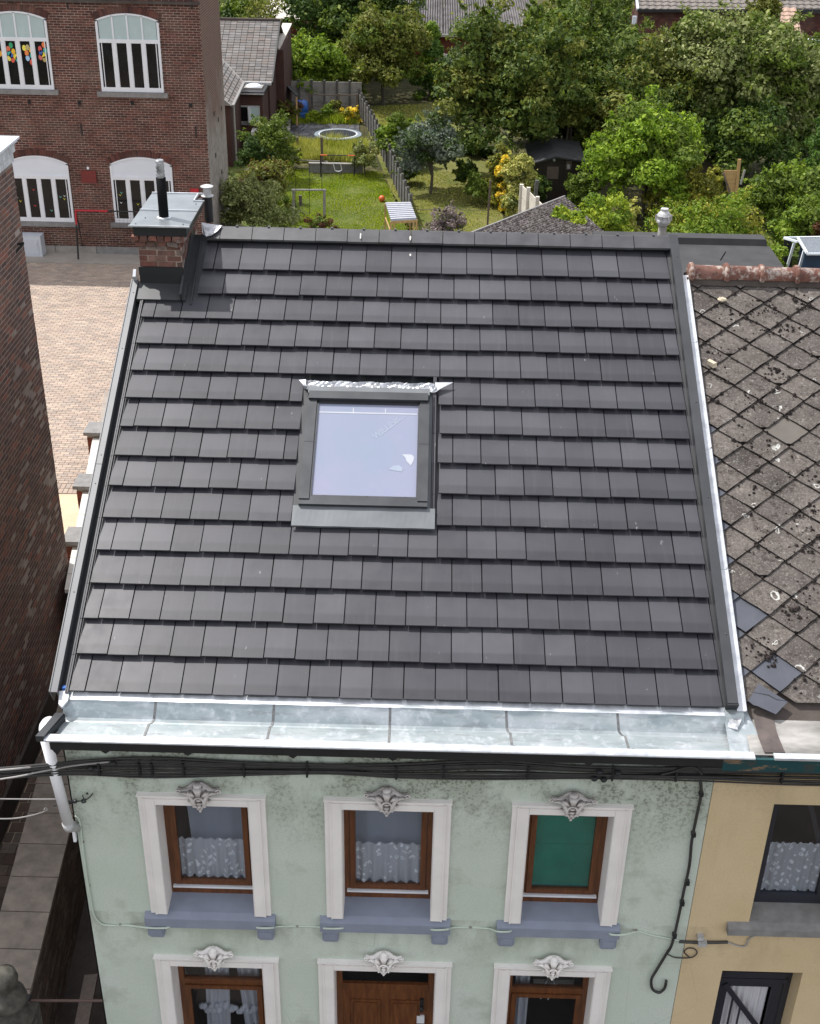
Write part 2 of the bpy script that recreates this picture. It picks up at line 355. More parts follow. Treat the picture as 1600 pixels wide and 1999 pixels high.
M['shingle'] = brickmat('weathered_shingle', [(.165, .16, .155), (.14, .135, .132), (.19, .185, .18), (.12, .117, .115), (.21, .205, .20), (.17, .15, .14)], .3, .3)
M['moss_sheet'] = None
def mossy():
    t = NT('mossy_corrugated_sheet'); n = t.noise(9, 6, rough=.8); c = t.ramp(n, (.42, (.045, .038, .035)), (.52, (.12, .105, .10)), (.62, (.30, .27, .255)))
    return t.fin(c, .95, 0, n, .8, .02, .1)
M['moss_sheet'] = mossy()
M['corr'] = simple('grey_corrugated_sheet', (.16, .15, .15), .9, 0, .4, 1.5, .2, .1)
M['felt'] = simple('roofing_felt', (.034, .034, .036), .85, 0, .35, 2.5, .3)
M['concrete'] = simple('aged_concrete', (.25, .235, .215), .9, 0, .3, 3, .4)
M['concrete_post'] = simple('concrete_fence', (.095, .092, .085), .9, 0, .3, 4, .4)
M['concrete_pale'] = simple('pale_concrete', (.52, .48, .42), .9, 0, .15, 5, .3)
M['slab'] = simple('weathered_coping_slab', (.21, .18, .15), .9, 0, .28, 5, .35)
M['white_stone'] = simple('pale_coping', (.62, .59, .54), .85, 0, .12, 4, .2)
M['red_paint'] = simple('red_paint', (.42, .015, .025), .5, 0, .1)
M['red_board'] = simple('dull_red_board', (.15, .022, .018), .7, 0, .12)
M['orange'] = simple('orange_plastic', (.62, .12, .025), .4, 0, .1)
M['blue'] = simple('blue_plastic', (.035, .12, .40), .4, 0, .15)
M['white_cab'] = simple('pale_grey_cabinet', (.50, .53, .57), .5, 0, .05)
M['annex_red'] = simple('dark_red_brickwork', (.062, .027, .021), .9, 0, .25, 3, .2)
M['plastic_black'] = simple('black_sheeting', (.055, .055, .062), .42, 0, .5, 4, .6)
M['bark'] = simple('tree_bark', (.10, .085, .068), .95, 0, .4, 12, .6)
M['blue_sheet'] = simple('dark_blue_board', (.012, .03, .07), .5, 0, .2)
M['stone_bit'] = simple('broken_mortar_chunk', (.50, .43, .32), .9, 0, .2, 20, .5)
M['shed'] = wood('dark_stained_shed', (.018, .013, .011), (.035, .026, .022))
M['vent_grey'] = simple('weathered_vent', (.42, .42, .42), .6, .2, .3, 14, .3)
def ground(name, stops, sc=1.0, extra=None, rough=.95):
    t = NT(name); n = t.noise(.55 * sc, 6); c = t.ramp(n, *stops); n2 = t.noise(9 * sc, 6, rough=.8)
    c = t.mix(t.ramp(n2, (.40, .45), (.60, 0.)), c, mul(stops[0][1], .5)); c = t.mix(t.ramp(t.noise(2.1 * sc, 5, rough=.7), (.52, 0.), (.68, .55)), c, (.21, .19, .075))
    if extra: c = t.mix(t.ramp(t.noise(extra[0], 5, rough=.8), (extra[1], 0.), (extra[1] + .07, extra[3])), c, extra[2])
    return t.fin(c, rough, 0, n2, .8, .04, .1)
M['lawn'] = ground('lawn_green', [(.32, (.065, .10, .022)), (.52, (.11, .14, .036)), (.72, (.18, .18, .07))], 1, (14, .60, (.30, .32, .15), .5))
M['lawn_dry'] = ground('dry_lawn', [(.32, (.10, .125, .03)), (.55, (.17, .17, .055)), (.75, (.27, .235, .11))], 1.3)
M['earth'] = ground('garden_earth', [(.3, (.045, .050, .022)), (.6, (.075, .07, .035)), (.8, (.11, .095, .06))])
def leafmat(name, cols, trans=.28, rough=.6):
    cols = [(min(1, a * 1.65), min(1, b * 1.48), min(1, c * 1.35)) for a, b, c in cols]
    t = NT(name); r = t.n('NewGeometry').outputs['Random Per Island']; n = t.noise(.9, 3)
    f = t.math('ADD', t.math('MULTIPLY', r, .6), t.math('MULTIPLY', n, .5)); k = len(cols)
    c = t.ramp(f, *[(.15 + .7 * i / (k - 1), cc) for i, cc in enumerate(cols)])
    t.put(t.b.inputs['Base Color'], c); t.b.inputs['Roughness'].default_value = rough; t.b.inputs['Specular IOR Level'].default_value = .18
    tr = t.n('BsdfTranslucent'); t.put(tr.inputs['Color'], t.mix(1.0, c, (1.25, 1.35, .7), 'MULTIPLY'))
    ms = t.n('MixShader'); ms.inputs[0].default_value = trans; t.put(ms.inputs[1], t.b.outputs[0]); t.put(ms.inputs[2], tr.outputs[0]); t.put(t.o.inputs['Surface'], ms.outputs[0])
    return t.m
L = {}
L['mid'] = leafmat('leaf_mid', [(.024, .046, .008), (.058, .098, .016), (.11, .16, .028)])
L['dark'] = leafmat('leaf_dark', [(.012, .028, .008), (.027, .054, .014), (.05, .09, .022)])
L['olive'] = leafmat('leaf_olive', [(.034, .048, .010), (.078, .098, .020), (.15, .17, .040)])
L['bright'] = leafmat('leaf_bright', [(.040, .080, .010), (.085, .150, .018), (.16, .23, .03)], .3)
L['lime'] = leafmat('leaf_lime', [(.07, .12, .012), (.15, .22, .02), (.26, .32, .04)], .3)
L['silver'] = leafmat('leaf_silver', [(.045, .068, .022), (.105, .14, .050), (.23, .27, .13)])
L['blue'] = leafmat('leaf_blue', [(.035, .055, .045), (.07, .10, .085), (.13, .165, .14)])
L['yellowgreen'] = leafmat('leaf_yellowgreen', [(.06, .08, .012), (.13, .15, .022), (.27, .27, .05)])
L['gold'] = leafmat('leaf_gold', [(.30, .24, .02), (.50, .38, .03), (.68, .55, .08)])
L['conif'] = leafmat('leaf_conifer', [(.020, .050, .014), (.045, .095, .022), (.08, .16, .03)])
L['red'] = leafmat('leaf_red', [(.035, .020, .012), (.06, .028, .018), (.085, .05, .022)])
L['purple'] = leafmat('leaf_purple', [(.065, .060, .070), (.13, .115, .135), (.20, .17, .21)])
L['magenta'] = leafmat('leaf_magenta', [(.22, .02, .09), (.35, .04, .16), (.4, .08, .2)])
L['hay'] = leafmat('leaf_hay', [(.10, .13, .03), (.20, .23, .06), (.36, .36, .13)])
# ------------------------------------------------------------------ brickwork
def brickwork(parent, O, U, N, W, H, mat, holes=(), n_obj=60, bl=.21, bh=.064, j=.012, d=.006, name='brick', seed=1, objs_only=False, bond=.5):
    """individual bricks laid in courses on the plane through O; U along, N outwards; holes(u0,u1,v0,v1[,rise])"""
    rnd = random.Random(seed); O = Vector(O); U = Vector(U).normalized(); N = Vector(N).normalized(); V = N.cross(U) if N.cross(U).z > 0 else U.cross(N)
    if abs(N.z) > .9: V = Vector((-U.y, U.x, 0))
    rows = int(H / (bh + j)); B = []
    for i in range(rows):
        v = i * (bh + j) + j / 2; vm = v + bh / 2
        segs = [(0.0, W)]
        for h in holes:
            ins = h[2] < vm < h[3]; a, b = h[0], h[1]
            if len(h) > 4 and not ins and h[3] <= vm < h[3] + h[4]:
                t = (vm - h[3]) / h[4]; wd = (b - a) / 2 * math.sqrt(max(0, 1 - t)); mid = (a + b) / 2; a, b = mid - wd, mid + wd; ins = True
            if ins:
                ns = []
                for s0, s1 in segs:
                    if b <= s0 or a >= s1: ns.append((s0, s1)); continue
                    if a > s0: ns.append((s0, a))
                    if b < s1: ns.append((b, s1))
                segs = ns
        off = (i % 2) * (bl + j) * bond
        for s0, s1 in segs:
            k = math.floor((s0 - off) / (bl + j))
            while True:
                u0 = max(s0 + .002, off + k * (bl + j)); u1 = min(s1 - .002, off + k * (bl + j) + bl); k += 1
                if u0 >= s1: break
                if u1 - u0 > .035: B.append((u0, u1, v))
    full = []
    for t in B:
        if t[1] - t[0] > bl - .004:
            c = O + U * (t[0] + bl / 2) + V * (t[2] + bh / 2); q = px(c)
            if -5 < q[0] < 1605 and -5 < q[1] < 2004: full.append((q[2], t))
    full.sort(key=lambda a: a[0]); chosen = set(t for _, t in full[:n_obj])
    def brick_mb(mb, o, u0, u1, v, dd):
        a = o + U * u0 + V * v - N * .01; e = U * (u1 - u0); f = V * bh; g = N * (dd + .01)
        c = [a, a + e, a + e + f, a + f, a + g, a + e + g, a + e + f + g, a + f + g]
        mb.add(c, [(4, 5, 6, 7), (0, 1, 5, 4), (1, 2, 6, 5), (2, 3, 7, 6), (3, 0, 4, 7)])
    one = MB(); brick_mb(one, Vector((0, 0, 0)), 0, bl, 0, d); me = loose_mesh(one, name, mat)
    rest = MB()
    for t in B:
        if t in chosen:
            inst(me, name, O + U * t[0] + V * t[2] + N * rnd.uniform(-.002, .002), parent)
        else: brick_mb(rest, O, t[0], t[1], t[2], d + rnd.uniform(-.003, .003))
    if rest.v: tag(rest.build(name + '_rows', mat, parent), kind='stuff')

# ------------------------------------------------------------------ the green house
T = 0.30; GG = 0.3925; FY = -0.18          # tile width, row gauge, facade plane
RIDGE_S = 15.6 * GG
house = thing('row_house', (2.9, FY, G), 'sage green rendered row house under a new anthracite tile roof with one skylight', 'house')
mb = MB(); yr = RIDGE_S * CA; zr = RIDGE_S * SA
prof = [(-.05, -.12), (yr, zr - .10), (2 * yr + .1, -.12), (2 * yr + .1, -.35), (yr, zr - .35), (-.05, -.35)]
mb.extr([(-.22, y, z) for y, z in prof], (6.28, 0, 0)); roof = mb.build('roof', M['anth'], house)
# tiles
def tile_mesh(wd, ln, nm):
    mb = MB(); g = .0056; c = .004; f = -.016; dr = .055
    x0, x1 = g, wd - g
    # chamfered lower edge, thin towards the head
    pts = [(0, f), (0, -c), (c, 0), (ln, -dr * ln / GG), (ln, -dr * ln / GG - .016)]
    mb.extr([(x0, y, z) for y, z in pts], (x1 - x0, 0, 0))
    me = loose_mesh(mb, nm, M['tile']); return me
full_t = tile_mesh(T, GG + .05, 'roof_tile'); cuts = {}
rn = random.Random(5)
def put_tile(x, row, wd, head=GG + .05, s0=0):
    if abs(wd - T) < .01 and abs(head - GG - .05) < .01: me = full_t
    else:
        k = (round(wd, 2), round(head, 2)); me = cuts.get(k) or cuts.setdefault(k, tile_mesh(wd, head, 'roof_tile'))
    p = RP(x, row * GG + s0 + rn.uniform(-.004, .004), rn.uniform(-.003, .005))
    inst(me, 'roof_tile', p, roof, (A + rn.uniform(-.004, .004), rn.uniform(-.005, .005), rn.uniform(-.003, .003)))
SKL, SKR = 1.795, 3.285
CHR = .465                                        # right side of the chimney gutter
for row in range(15):
    xs = []; x = -.15
    cur = -.15; nxt = 0.0 if row % 2 == 0 else .15
    edges = [-.15, nxt]
    while edges[-1] < 6.0 - .01: edges.append(min(6.0, edges[-1] + T))
    for a, b in zip(edges[:-1], edges[1:]):
        parts = [(a, b)]
        if 5 <= row <= 9:
            parts = []
            if a < SKL: parts.append((a, min(b, SKL)))
            if b > SKR: parts.append((max(a, SKR), b))
        if row >= 13:
            parts = [(max(p[0], CHR - (.05 if row == 13 else 0)), p[1]) for p in parts if p[1] > CHR]
        for p0, p1 in parts:
            if p1 - p0 < .05: continue
            put_tile(p0, row, p1 - p0, GG + (.05 if row < 14 else .16))
    # side ribs of the verge tiles on the left
    if row < 13:
        rb = MB()
        for q, hgt in ((-.190, -.006), (-.170, 0.0)):
            rb.box((q, row * GG - .012, -.045), (q + .013, row * GG + GG - .004, hgt - .004), RP)
        rb.build('verge_rib', M['tile'], roof)
for row in range(5, 10):                         # ribs exposed right of the skylight
    rb = MB()
    for q in (-.055, -.035): rb.box((SKR + q, row * GG - .012, -.045), (SKR + q + .014, row * GG + GG - .004, -.004), RP)
    rb.build('verge_rib', M['tile'], roof)
# ridge caps
capw = .383; x = .05
rm = MB(); hw = .20; yk = 5.50; zk = 2.80
def cap(w_):
    mb = MB(); t = .022; sl = .205; a2 = .62; dy, dz = sl * math.cos(A + .03), sl * math.sin(A + .03)
    o = [(-dy, -dz), (-.02, -.006), (0, 0), (.02, -.006), (dy, -dz), (dy, -dz - t), (0, -t * 1.4), (-dy, -dz - t)]
    mb.extr([(0.004, y, z) for y, z in o], (w_ - .008, 0, 0)); mb.box((w_ * .5 - .012, -.02, -.002), (w_ * .5 + .012, .02, .012)); return loose_mesh(mb, 'ridge_cap', M['ridge'])
cm = cap(capw); xs = []; xx = 1.012 - capw
while xx < 5.9: xs.append(xx); xx += capw
last = cap(6.09 - xs[-1])
for i, q in enumerate(xs): inst(cm if i < len(xs) - 1 else last, 'ridge_cap', (q, yk, zk + rn.uniform(-.003, .003)), roof, (0, rn.uniform(-.003, .003), 0))
first = cap(xs[0] - .47); inst(first, 'ridge_cap', (.47, yk, zk), roof)
MB().box((.47, 5.985, -.06), (6.03, RIDGE_S + .05, -.03), RP).build('ridge_seal', M['black'], roof)
# bird droppings
for x_, s_, dz_ in ((2.32, 6.04, 1), (2.92, 6.02, 1), (2.925, 5.80, 0)):
    rr = random.Random(int(s_ * 100)); nrm_ = .045 if dz_ else -.01; mb = MB(); n0 = 9; Ls = .05 if dz_ else .02
    mb.poly([RP(x_ + .010 * math.cos(t) * rr.uniform(.6, 1.3), s_ + Ls * math.sin(t) * rr.uniform(.6, 1.2), nrm_ + (s_ - 5.97) * 0) for t in [2 * math.pi * k / n0 for k in range(n0)]]); mb.build('dropping', M['white_stone'], roof, recalc=False)
# verges
mb = MB(); mb.box((-.325, -.03, -.16), (-.315, 5.26, .040), RP); mb.box((-.315, -.03, .02), (-.248, 5.26, .032), RP); mb.box((-.256, -.03, -.12), (-.248, 5.26, .02), RP)
tag(mb.build('left_verge_trim', M['verge_grey'], roof), 'pale grey folded metal verge trim')
MB().box((-.248, -.0, -.13), (-.19, 5.26, -.09), RP).build('verge_channel', M['black'], roof)
for s_ in (1.05, 2.35, 2.72, 4.2, 5.05): MB().ball(RP(-.275, s_, .032), .007, 6).build('screw', M['anth'], roof)
MB().box((-.320, 2.60, .030), (-.247, 2.606, .034), RP).build('trim_joint', M['black'], roof)
mb = MB(); mb.box((6.035, .02, -.12), (6.135, 6.17, .055), RP); mb.box((6.005, .03, -.13), (6.035, 6.14, -.05), RP); tag(mb.build('right_verge_trim', M['anth'], roof), 'dark folded metal verge trim')
MB().box((6.030, .0, -.13), (6.140, .02, .05), RP).build('verge_end_cap', M['black'], roof)
for s_ in (.75, 2.35, 3.6, 5.8): MB().ball(RP(6.10, s_, .057), .008, 6).build('screw', M['anth_lit'], roof)
# zinc side gutter towards the neighbour
for a, b in ((.0, 1.55), (1.55, 3.05), (3.05, 4.55), (4.55, 5.58)):
    mb = MB(); k = .006 if a > 1 else 0
    mb.box((6.137, a - .02, -.045), (6.222, b, -.032 + .003 * (a / 1.5)), RP); mb.box((6.216, a - .02, -.045), (6.226, b, -.015), RP)
    mb.build('side_gutter_sheet', M['zinc_new'], roof)
# ---- skylight
sk = MB().box((1.86, 2.15, -.04), (3.19, 3.67, .015), RP).build('skylight', M['black'], house)
def rbox(nm, a, b, mt, par): return MB().box(a, b, RP).build(nm, mt, par)
rbox('frame_bar', (1.86, 2.20, .015), (1.965, 3.50, .075), M['anth_lit'], sk); rbox('frame_bar', (3.085, 2.20, .015), (3.19, 3.50, .075), M['anth_lit'], sk)
rbox('frame_bar', (1.86, 2.14, .015), (3.19, 2.245, .062), M['anth_lit'], sk)
rbox('top_cover', (1.875, 3.50, .015), (3.175, 3.60, .105), M['anth_lit'], sk); rbox('hood', (1.86, 3.60, .015), (3.19, 3.69, .07), M['grey_flash'], sk)
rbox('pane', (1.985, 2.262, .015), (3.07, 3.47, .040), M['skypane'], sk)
for a, b in (((1.965, 2.245, .015), (1.985, 3.47, .062)), ((3.07, 2.245, .015), (3.085, 3.47, .062)), ((1.985, 3.47, .015), (3.07, 3.50, .05)), ((1.985, 2.245, .015), (3.07, 2.262, .052))): rbox('gasket', a, b, M['anth'], sk)
for x_ in (1.915, 3.14): rbox('joint_line', (x_ - .052, 2.93, .070), (x_ + .052, 2.936, .077), M['black'], sk)
rbox('vent_strip', (1.99, 3.345, .040), (3.06, 3.362, .043), M['sticker'], sk)
for x_ in (2.36, 2.71): rbox('vent_strip', (x_, 3.36, .040), (x_ + .012, 3.42, .043), M['sticker'], sk)
for x_ in (2.1, 2.55, 2.95): rbox('clip', (x_, 2.247, .052), (x_ + .02, 2.26, .056), M['black'], sk)
# film print left on the glass
fc = bpy.data.curves.new('glass_print', 'FONT'); fc.body = 'WILLINK'; fc.size = .098; fc.shear = .2; fc.extrude = .0005; fc.space_character = 1.0
fo = bpy.data.objects.new('tmp', fc); COL.objects.link(fo); dg = bpy.context.evaluated_depsgraph_get(); fm = bpy.data.meshes.new_from_object(fo.evaluated_get(dg)); bpy.data.objects.remove(fo)
ang = R_(46); mb = MB(); mb.v = [tuple(RP(2.62 + v.co.x * math.cos(ang) - v.co.y * math.sin(ang), 3.00 + v.co.x * math.sin(ang) + v.co.y * math.cos(ang), .0425)) for v in fm.vertices]
mb.f = [tuple(p.vertices) for p in fm.polygons if p.normal.z > .5 and fm.vertices[p.vertices[0]].co.z > 0]; mb.mi = [0] * len(mb.f); mb.build('glass_print', M['film'], sk, recalc=False)
mb = MB(); q = lambda u, v: RP(2.60 + (u * math.cos(ang) - v * math.sin(ang)), 3.03 + u * math.sin(ang) + v * math.cos(ang), .042); mb.poly([q(.06, -.04), q(.44, -.04), q(.44, -.028), q(.06, -.028)]); mb.build('glass_print', M['film'], sk, recalc=False)
def skpt(x_, y_, n_=.043): d = ray(x_, y_); nn = Vector((0, -SA, CA)); return CAM + d * ((nn * n_ - CAM).dot(nn) / d.dot(nn))
MB().poly([skpt(*p) for p in ((784, 887), (800, 887), (804, 888), (808, 892), (807, 899), (804, 905), (802, 909), (793, 900), (791, 893))]).build('sticker', M['sticker'], sk, recalc=False)
MB().poly([skpt(*p) for p in ((757, 916), (768, 909), (778, 908), (786, 914), (784, 921), (772, 919))]).build('sticker', M['film'], sk, recalc=False)
# skylight flashings
rbox('side_flashing', (SKL - .0, 1.99, -.075), (1.86, 3.72, -.035), M['anth'], sk)
rbox('side_flashing', (3.19, 1.99, -.075), (SKR - .06, 3.72, -.03), M['grey_flash'], sk)
mb = MB(); n_ = 26
for i in range(n_):
    u0, u1 = 1.80 + 1.47 * i / n_, 1.80 + 1.47 * (i + 1) / n_; w0, w1 = .0016 * math.sin(i * .9), .0016 * math.sin((i + 1) * .9)
    mb.poly([RP(u0, 1.905 + w0, .010), RP(u1, 1.905 + w1, .010), RP(u1, 2.145, .022 + w1), RP(u0, 2.145, .022 + w0)])
    mb.poly([RP(u0, 1.905 + w0, .010), RP(u1, 1.905 + w1, .010), RP(u1, 1.905 + w1, -.02), RP(u0, 1.905 + w0, -.02)])
mb.build('bottom_flashing', M['grey_flash'], sk)
mb = MB(); nn_, mm_ = 60, 7; rr = random.Random(8); hs = [[.022 + .009 * math.sin(i * .5 + j_) + rr.uniform(-.008, .008) for j_ in range(mm_)] for i in range(nn_)]
vs = [RP(1.80 + 1.46 * i / (nn_ - 1), 3.685 + .125 * j_ / (mm_ - 1) + (rr.uniform(-.008, .008) if j_ == 0 else 0), hs[i][j_] + .02 * math.sin(j_ * 1.0)) for i in range(nn_) for j_ in range(mm_)]
mb.add(vs, [(i * mm_ + j_, (i + 1) * mm_ + j_, (i + 1) * mm_ + j_ + 1, i * mm_ + j_ + 1) for i in range(nn_ - 1) for j_ in range(mm_ - 1)]); mb.build('lead_apron', M['lead'], sk, smooth=False)
for tri in ([(583, 742), (597, 741), (597, 754), (592, 752)], [(849, 747), (884, 747), (858, 760), (850, 766)]):
    mb = MB(); mb.extr([skpt(*p, .022) for p in tri], Vector((0, -SA, CA)) * .004); mb.build('lead_flap', M['zinc_new'], sk)
# ---- chimney
ch = MB(); X0, X1, YF, YB = -.215, .275, 4.70, 5.80
ch.box((X0, YF, 2.2), (X1, YB, 2.93)); chim = ch.build('chimney', M['mortar'], house)
rr = random.Random(3); z = 2.55; row = 0
shapes = {}
while z < 2.80:
    off = (row % 2) * .11; u = X0 - off
    while u < X1:
        a = max(u, X0); b = min(u + .205, X1)
        if b - a > .03:
            mb = MB(); dd = rr.uniform(.002, .012); mb.box((a + .004, YF - dd, z), (b - .004, YF + .02, z + .058 + rr.uniform(-.004, .003))); mb.build('brick', M['brick_chimney'], chim)
        u += .217
    for k in range(5):
        a = YF + k * .217 + off * .5
        if a + .2 < YB: mb = MB(); mb.box((X1 - .02, a, z), (X1 + rr.uniform(.004, .012), a + .2, z + .058)); mb.build('brick', M['brick_chimney'], chim)
    z += .068; row += 1
for lev, (zz, ov) in enumerate(((2.80, .030), (2.868, .065))):      # crumbling corbel courses
    u = X0 - ov
    while u < X1 + ov - .03:
        wd = rr.uniform(.075, .11) if lev else rr.uniform(.11, .15); b = min(u + wd, X1 + ov); d0 = rr.uniform(-.012, .010)
        mb = MB(); y0 = YF - ov + d0; mb.hexa([Vector(c) + Vector([rr.uniform(-.008, .008) for _ in range(3)]) for c in ((u, y0, zz), (b - .012, y0, zz), (b - .012, YF + .02, zz), (u, YF + .02, zz), (u, y0, zz + .058), (b - .012, y0, zz + .058), (b - .012, YF + .02, zz + .058), (u, YF + .02, zz + .058))])
        mb.build('brick', M['brick_chimney'], chim); u += wd
    v = YF - ov
    while v < YB:
        mb = MB(); mb.hexa([Vector(c) + Vector([rr.uniform(-.01, .01) for _ in range(3)]) for c in ((X1 - .02, v, zz), (X1 + ov, v, zz), (X1 + ov, v + .12, zz), (X1 - .02, v + .12, zz), (X1 - .02, v, zz + .056), (X1 + ov, v, zz + .056), (X1 + ov, v + .12, zz + .056), (X1 - .02, v + .12, zz + .056))])
        mb.build('brick', M['brick_chimney'], chim); v += .135
mb = MB(); mb.box((X0 - .03, YF - .045, 2.925), (X1 + .09, YB + .02, 3.045)); mb.build('cap_fascia', M['black'], chim)
mb = MB(); mb.box((-.275, 4.605, 3.045), (.405, 5.20, 3.062)); mb.build('cap_sheet', M['cap_zinc'], chim); MB().box((-.285, 4.590, 3.050), (.415, 4.604, 3.068)).build('cap_rib', M['zinc_new'], chim)
mb = MB(); mb.box((-.275, 5.21, 3.045), (.405, 5.62, 3.062)); mb.box((-.275, 5.62, 3.045), (.30, 5.93, 3.062)); mb.build('cap_sheet', M['cap_zinc'], chim)
mb = MB(); mb.box((-.275, 5.20, 3.060), (.405, 5.215, 3.076)); mb.box((-.275, 5.925, 3.055), (.35, 5.945, 3.076)); mb.box((.29, 5.61, 3.060), (.42, 5.625, 3.076)); mb.box((.285, 5.62, 3.060), (.300, 5.93, 3.076)); mb.build('cap_rib', M['zinc_new'], chim)
for x_, y_ in ((-.21, 4.66), (.33, 4.68), (-.15, 4.9), (.34, 5.5)): MB().ball((x_, y_, 3.064), .009, 6).build('screw', M['anth'], chim)
c0 = PZ(320, 424, 3.062); flue = MB().tube([c0, c0 + Vector((0, 0, .46))], .057, 16).build('flue_pipe', M['flue'], chim, smooth=True)
mb = MB(); mb.lathe(c0 + Vector((0, 0, .46)), [(.044, 0), (.044, .02), (.050, .022), (.050, .05), (.043, .052), (.043, .062), (.050, .064), (.050, .09), (.043, .092), (.043, .102), (.050, .104), (.050, .15), (.044, .152), (.044, .162), (.049, .164), (.047, .195), (.040, .202), (.0, .203)], 16); mb.build('flue_terminal', M['lead'], flue, smooth=False)
MB().lathe(c0, [(.085, 0), (.06, .006), (.05, .012)], 14).build('flue_collar', M['zinc_new'], flue)
cw = PZ(402, 392, 2.98); cw.y += .12; cw.x -= .0
mb = MB(); mb.lathe(cw, [(.04, .0), (.04, .02), (.078, .025), (.078, .03), (.05, .04), (.05, .115), (.046, .12), (.046, .14)], 18); cwl = mb.build('roof_cowl', M['vent_grey'], chim, smooth=False)
MB().lathe(cw, [(.055, -.30), (.055, .01)], 12).build('cowl_pipe', M['black'], chim)
MB().lathe(cw, [(.080, .140), (.080, .147), (.055, .157), (.0, .160)], 18).build('cowl_cap', M['vent_grey'], cwl)
# flashings of the chimney
mb = MB(); mb.box((X0 - .008, YF - .03, 2.28), (X1 + .01, YF, 2.46)); mb.box((X0 - .012, YF - .035, 2.455), (X1 + .012, YF, 2.552)); mb.build('front_flashing', M['black'], chim)
rbox('apron_flashing', (-.24, 4.98, -.05), (.33, 5.26, .004), M['anth'], chim)
mb = MB(); mb.box((.275, 4.98, -.05), (.30, 6.1, .10), RP); mb.box((.30, 4.90, -.07), (.47, 6.1, -.05), RP); mb.box((.395, 4.93, -.05), (.407, 6.1, -.01), RP); mb.build('side_flashing', M['anth'], chim)
mb = MB(); mb.extr([RP(.42, 6.02, .04), RP(.47, 5.97, .045), RP(.54, 5.99, .05), RP(.60, 6.06, .055), RP(.64, 6.16, .05), RP(.52, 6.16, .055), RP(.40, 6.15, .10)], Vector((0, -SA, CA)) * .006); mb.build('lead_collar', M['lead'], chim)
MB().hexa([RP(-.30, 5.24, -.1), RP(-.26, 5.24, -.1), RP(-.26, 5.33, -.1), RP(-.30, 5.33, -.1), RP(-.30, 5.24, .10), RP(-.265, 5.24, .10), RP(-.265, 5.33, .13), RP(-.30, 5.33, .13)]).build('zinc_upstand', M['zinc_new'], chim)

# ---- box gutter
gp = [(.06, -.035), (-.030, -.060), (-.040, -.075), (-.125, -.215), (-.150, -.232), (-.165, -.235), (-.175, -.228), (-.42, -.232), (-.428, -.170)]
gut = MB()
for i in range(len(gp) - 1):
    (y0, z0), (y1, z1) = gp[i], gp[i + 1]
    gut.add([(-.20, y0, z0), (6.20, y0, z0), (6.20, y1, z1), (-.20, y1, z1)], [(0, 1, 2, 3)])
gut.box((-.20, -.43, -.26), (6.2, .0, -.24)); gutter = gut.build('box_gutter', M['zinc'], house)
mb = MB(); mb.box((-.27, -.50, -.190), (6.22, -.425, -.168)); mb.tube([(-.27, -.50, -.183), (6.22, -.50, -.183)], .014, 8); mb.build('gutter_lip', M['zinc_new'], gutter)
mb = MB(); N_ = 90; rr = random.Random(2)
top = [(-.14 + 6.16 * i / N_, .00 + rr.uniform(-.002, .002) + .004 * math.sin(i * .7)) for i in range(N_ + 1)]
for i in range(N_): 
    (a, ya), (b, yb) = top[i], top[i + 1]
    mb.add([(a, ya + .03, -.037), (b, yb + .03, -.037), (b, yb - .045, -.066), (a, ya - .045, -.066)], [(0, 1, 2, 3)])
mb.build('gutter_top_strip', M['zinc_new'], gutter)
for x_, sl in ((.66, -.05), (1.78, -.03), (2.88, 0), (3.98, .04), (5.03, .07)):
    mb = MB(); rr = random.Random(int(x_ * 100))
    for i in range(2, len(gp) - 1):
        (y0, z0), (y1, z1) = gp[i], gp[i + 1]; a = x_ + sl * (i - 3) / 4; b = x_ + sl * (i - 2) / 4
        mb.hexa([(a - .012, y0, z0), (a + .012, y0, z0), (b + .012, y1, z1), (b - .012, y1, z1), (a - .010, y0, z0 + .005), (a + .010, y0, z0 + .005), (b + .010, y1, z1 + .005), (b - .010, y1, z1 + .005)])
    mb.build('soldered_seam', M['solder'], gutter)
mb = MB(); mb.box((-.23, -.49, -.300), (5.94, -.46, -.195)); mb.box((-.23, -.46, -.300), (5.94, -.19, -.290)); mb.extr([(-.23, -.475, -.300), (-.13, -.475, -.300), (-.18, -.475, -.38)], (0, .015, 0)); mb.build('fascia', M['black'], gutter)
for x_ in (.27, 1.03, 2.0, 2.92, 3.88, 4.72, 5.75): 
    mb = MB(); mb.box((x_ - .035, -.475, -.325), (x_ + .035, -.20, -.300)); mb.extr([(x_ - .03, -.472, -.325), (x_ + .03, -.472, -.325), (x_, -.472, -.35)], (0, .02, 0)); mb.build('fascia_hook', M['black'], gutter)
# left stop end
mb = MB(); mb.hexa([(-.345, -.50, -.20), (-.27, -.50, -.20), (-.17, -.16, -.20), (-.25, -.16, -.20), (-.345, -.50, -.135), (-.27, -.50, -.135), (-.17, -.16, -.135), (-.25, -.16, -.135)]); mb.build('stop_end', M['anth_lit'], gutter)
MB().hexa([(-.28, -.46, -.24), (-.262, -.46, -.24), (-.165, -.16, -.24), (-.18, -.16, -.24), (-.27, -.46, -.15), (-.255, -.46, -.15), (-.160, -.16, -.15), (-.17, -.16, -.15)]).build('stop_end_inner', M['black'], gutter)
a = [(-.25, .02, -.02), (-.155, .03, -.02), (-.145, -.08, -.05), (-.19, -.13, -.09), (-.23, -.10, -.08)]
mb = MB(); mb.extr(a, (0, 0, -.02)); mb.build('folded_corner', M['zinc_new'], gutter)
MB().box((-.225, .035, -.03), (-.175, .075, .005)).build('blue_tape', M['blue'], gutter)
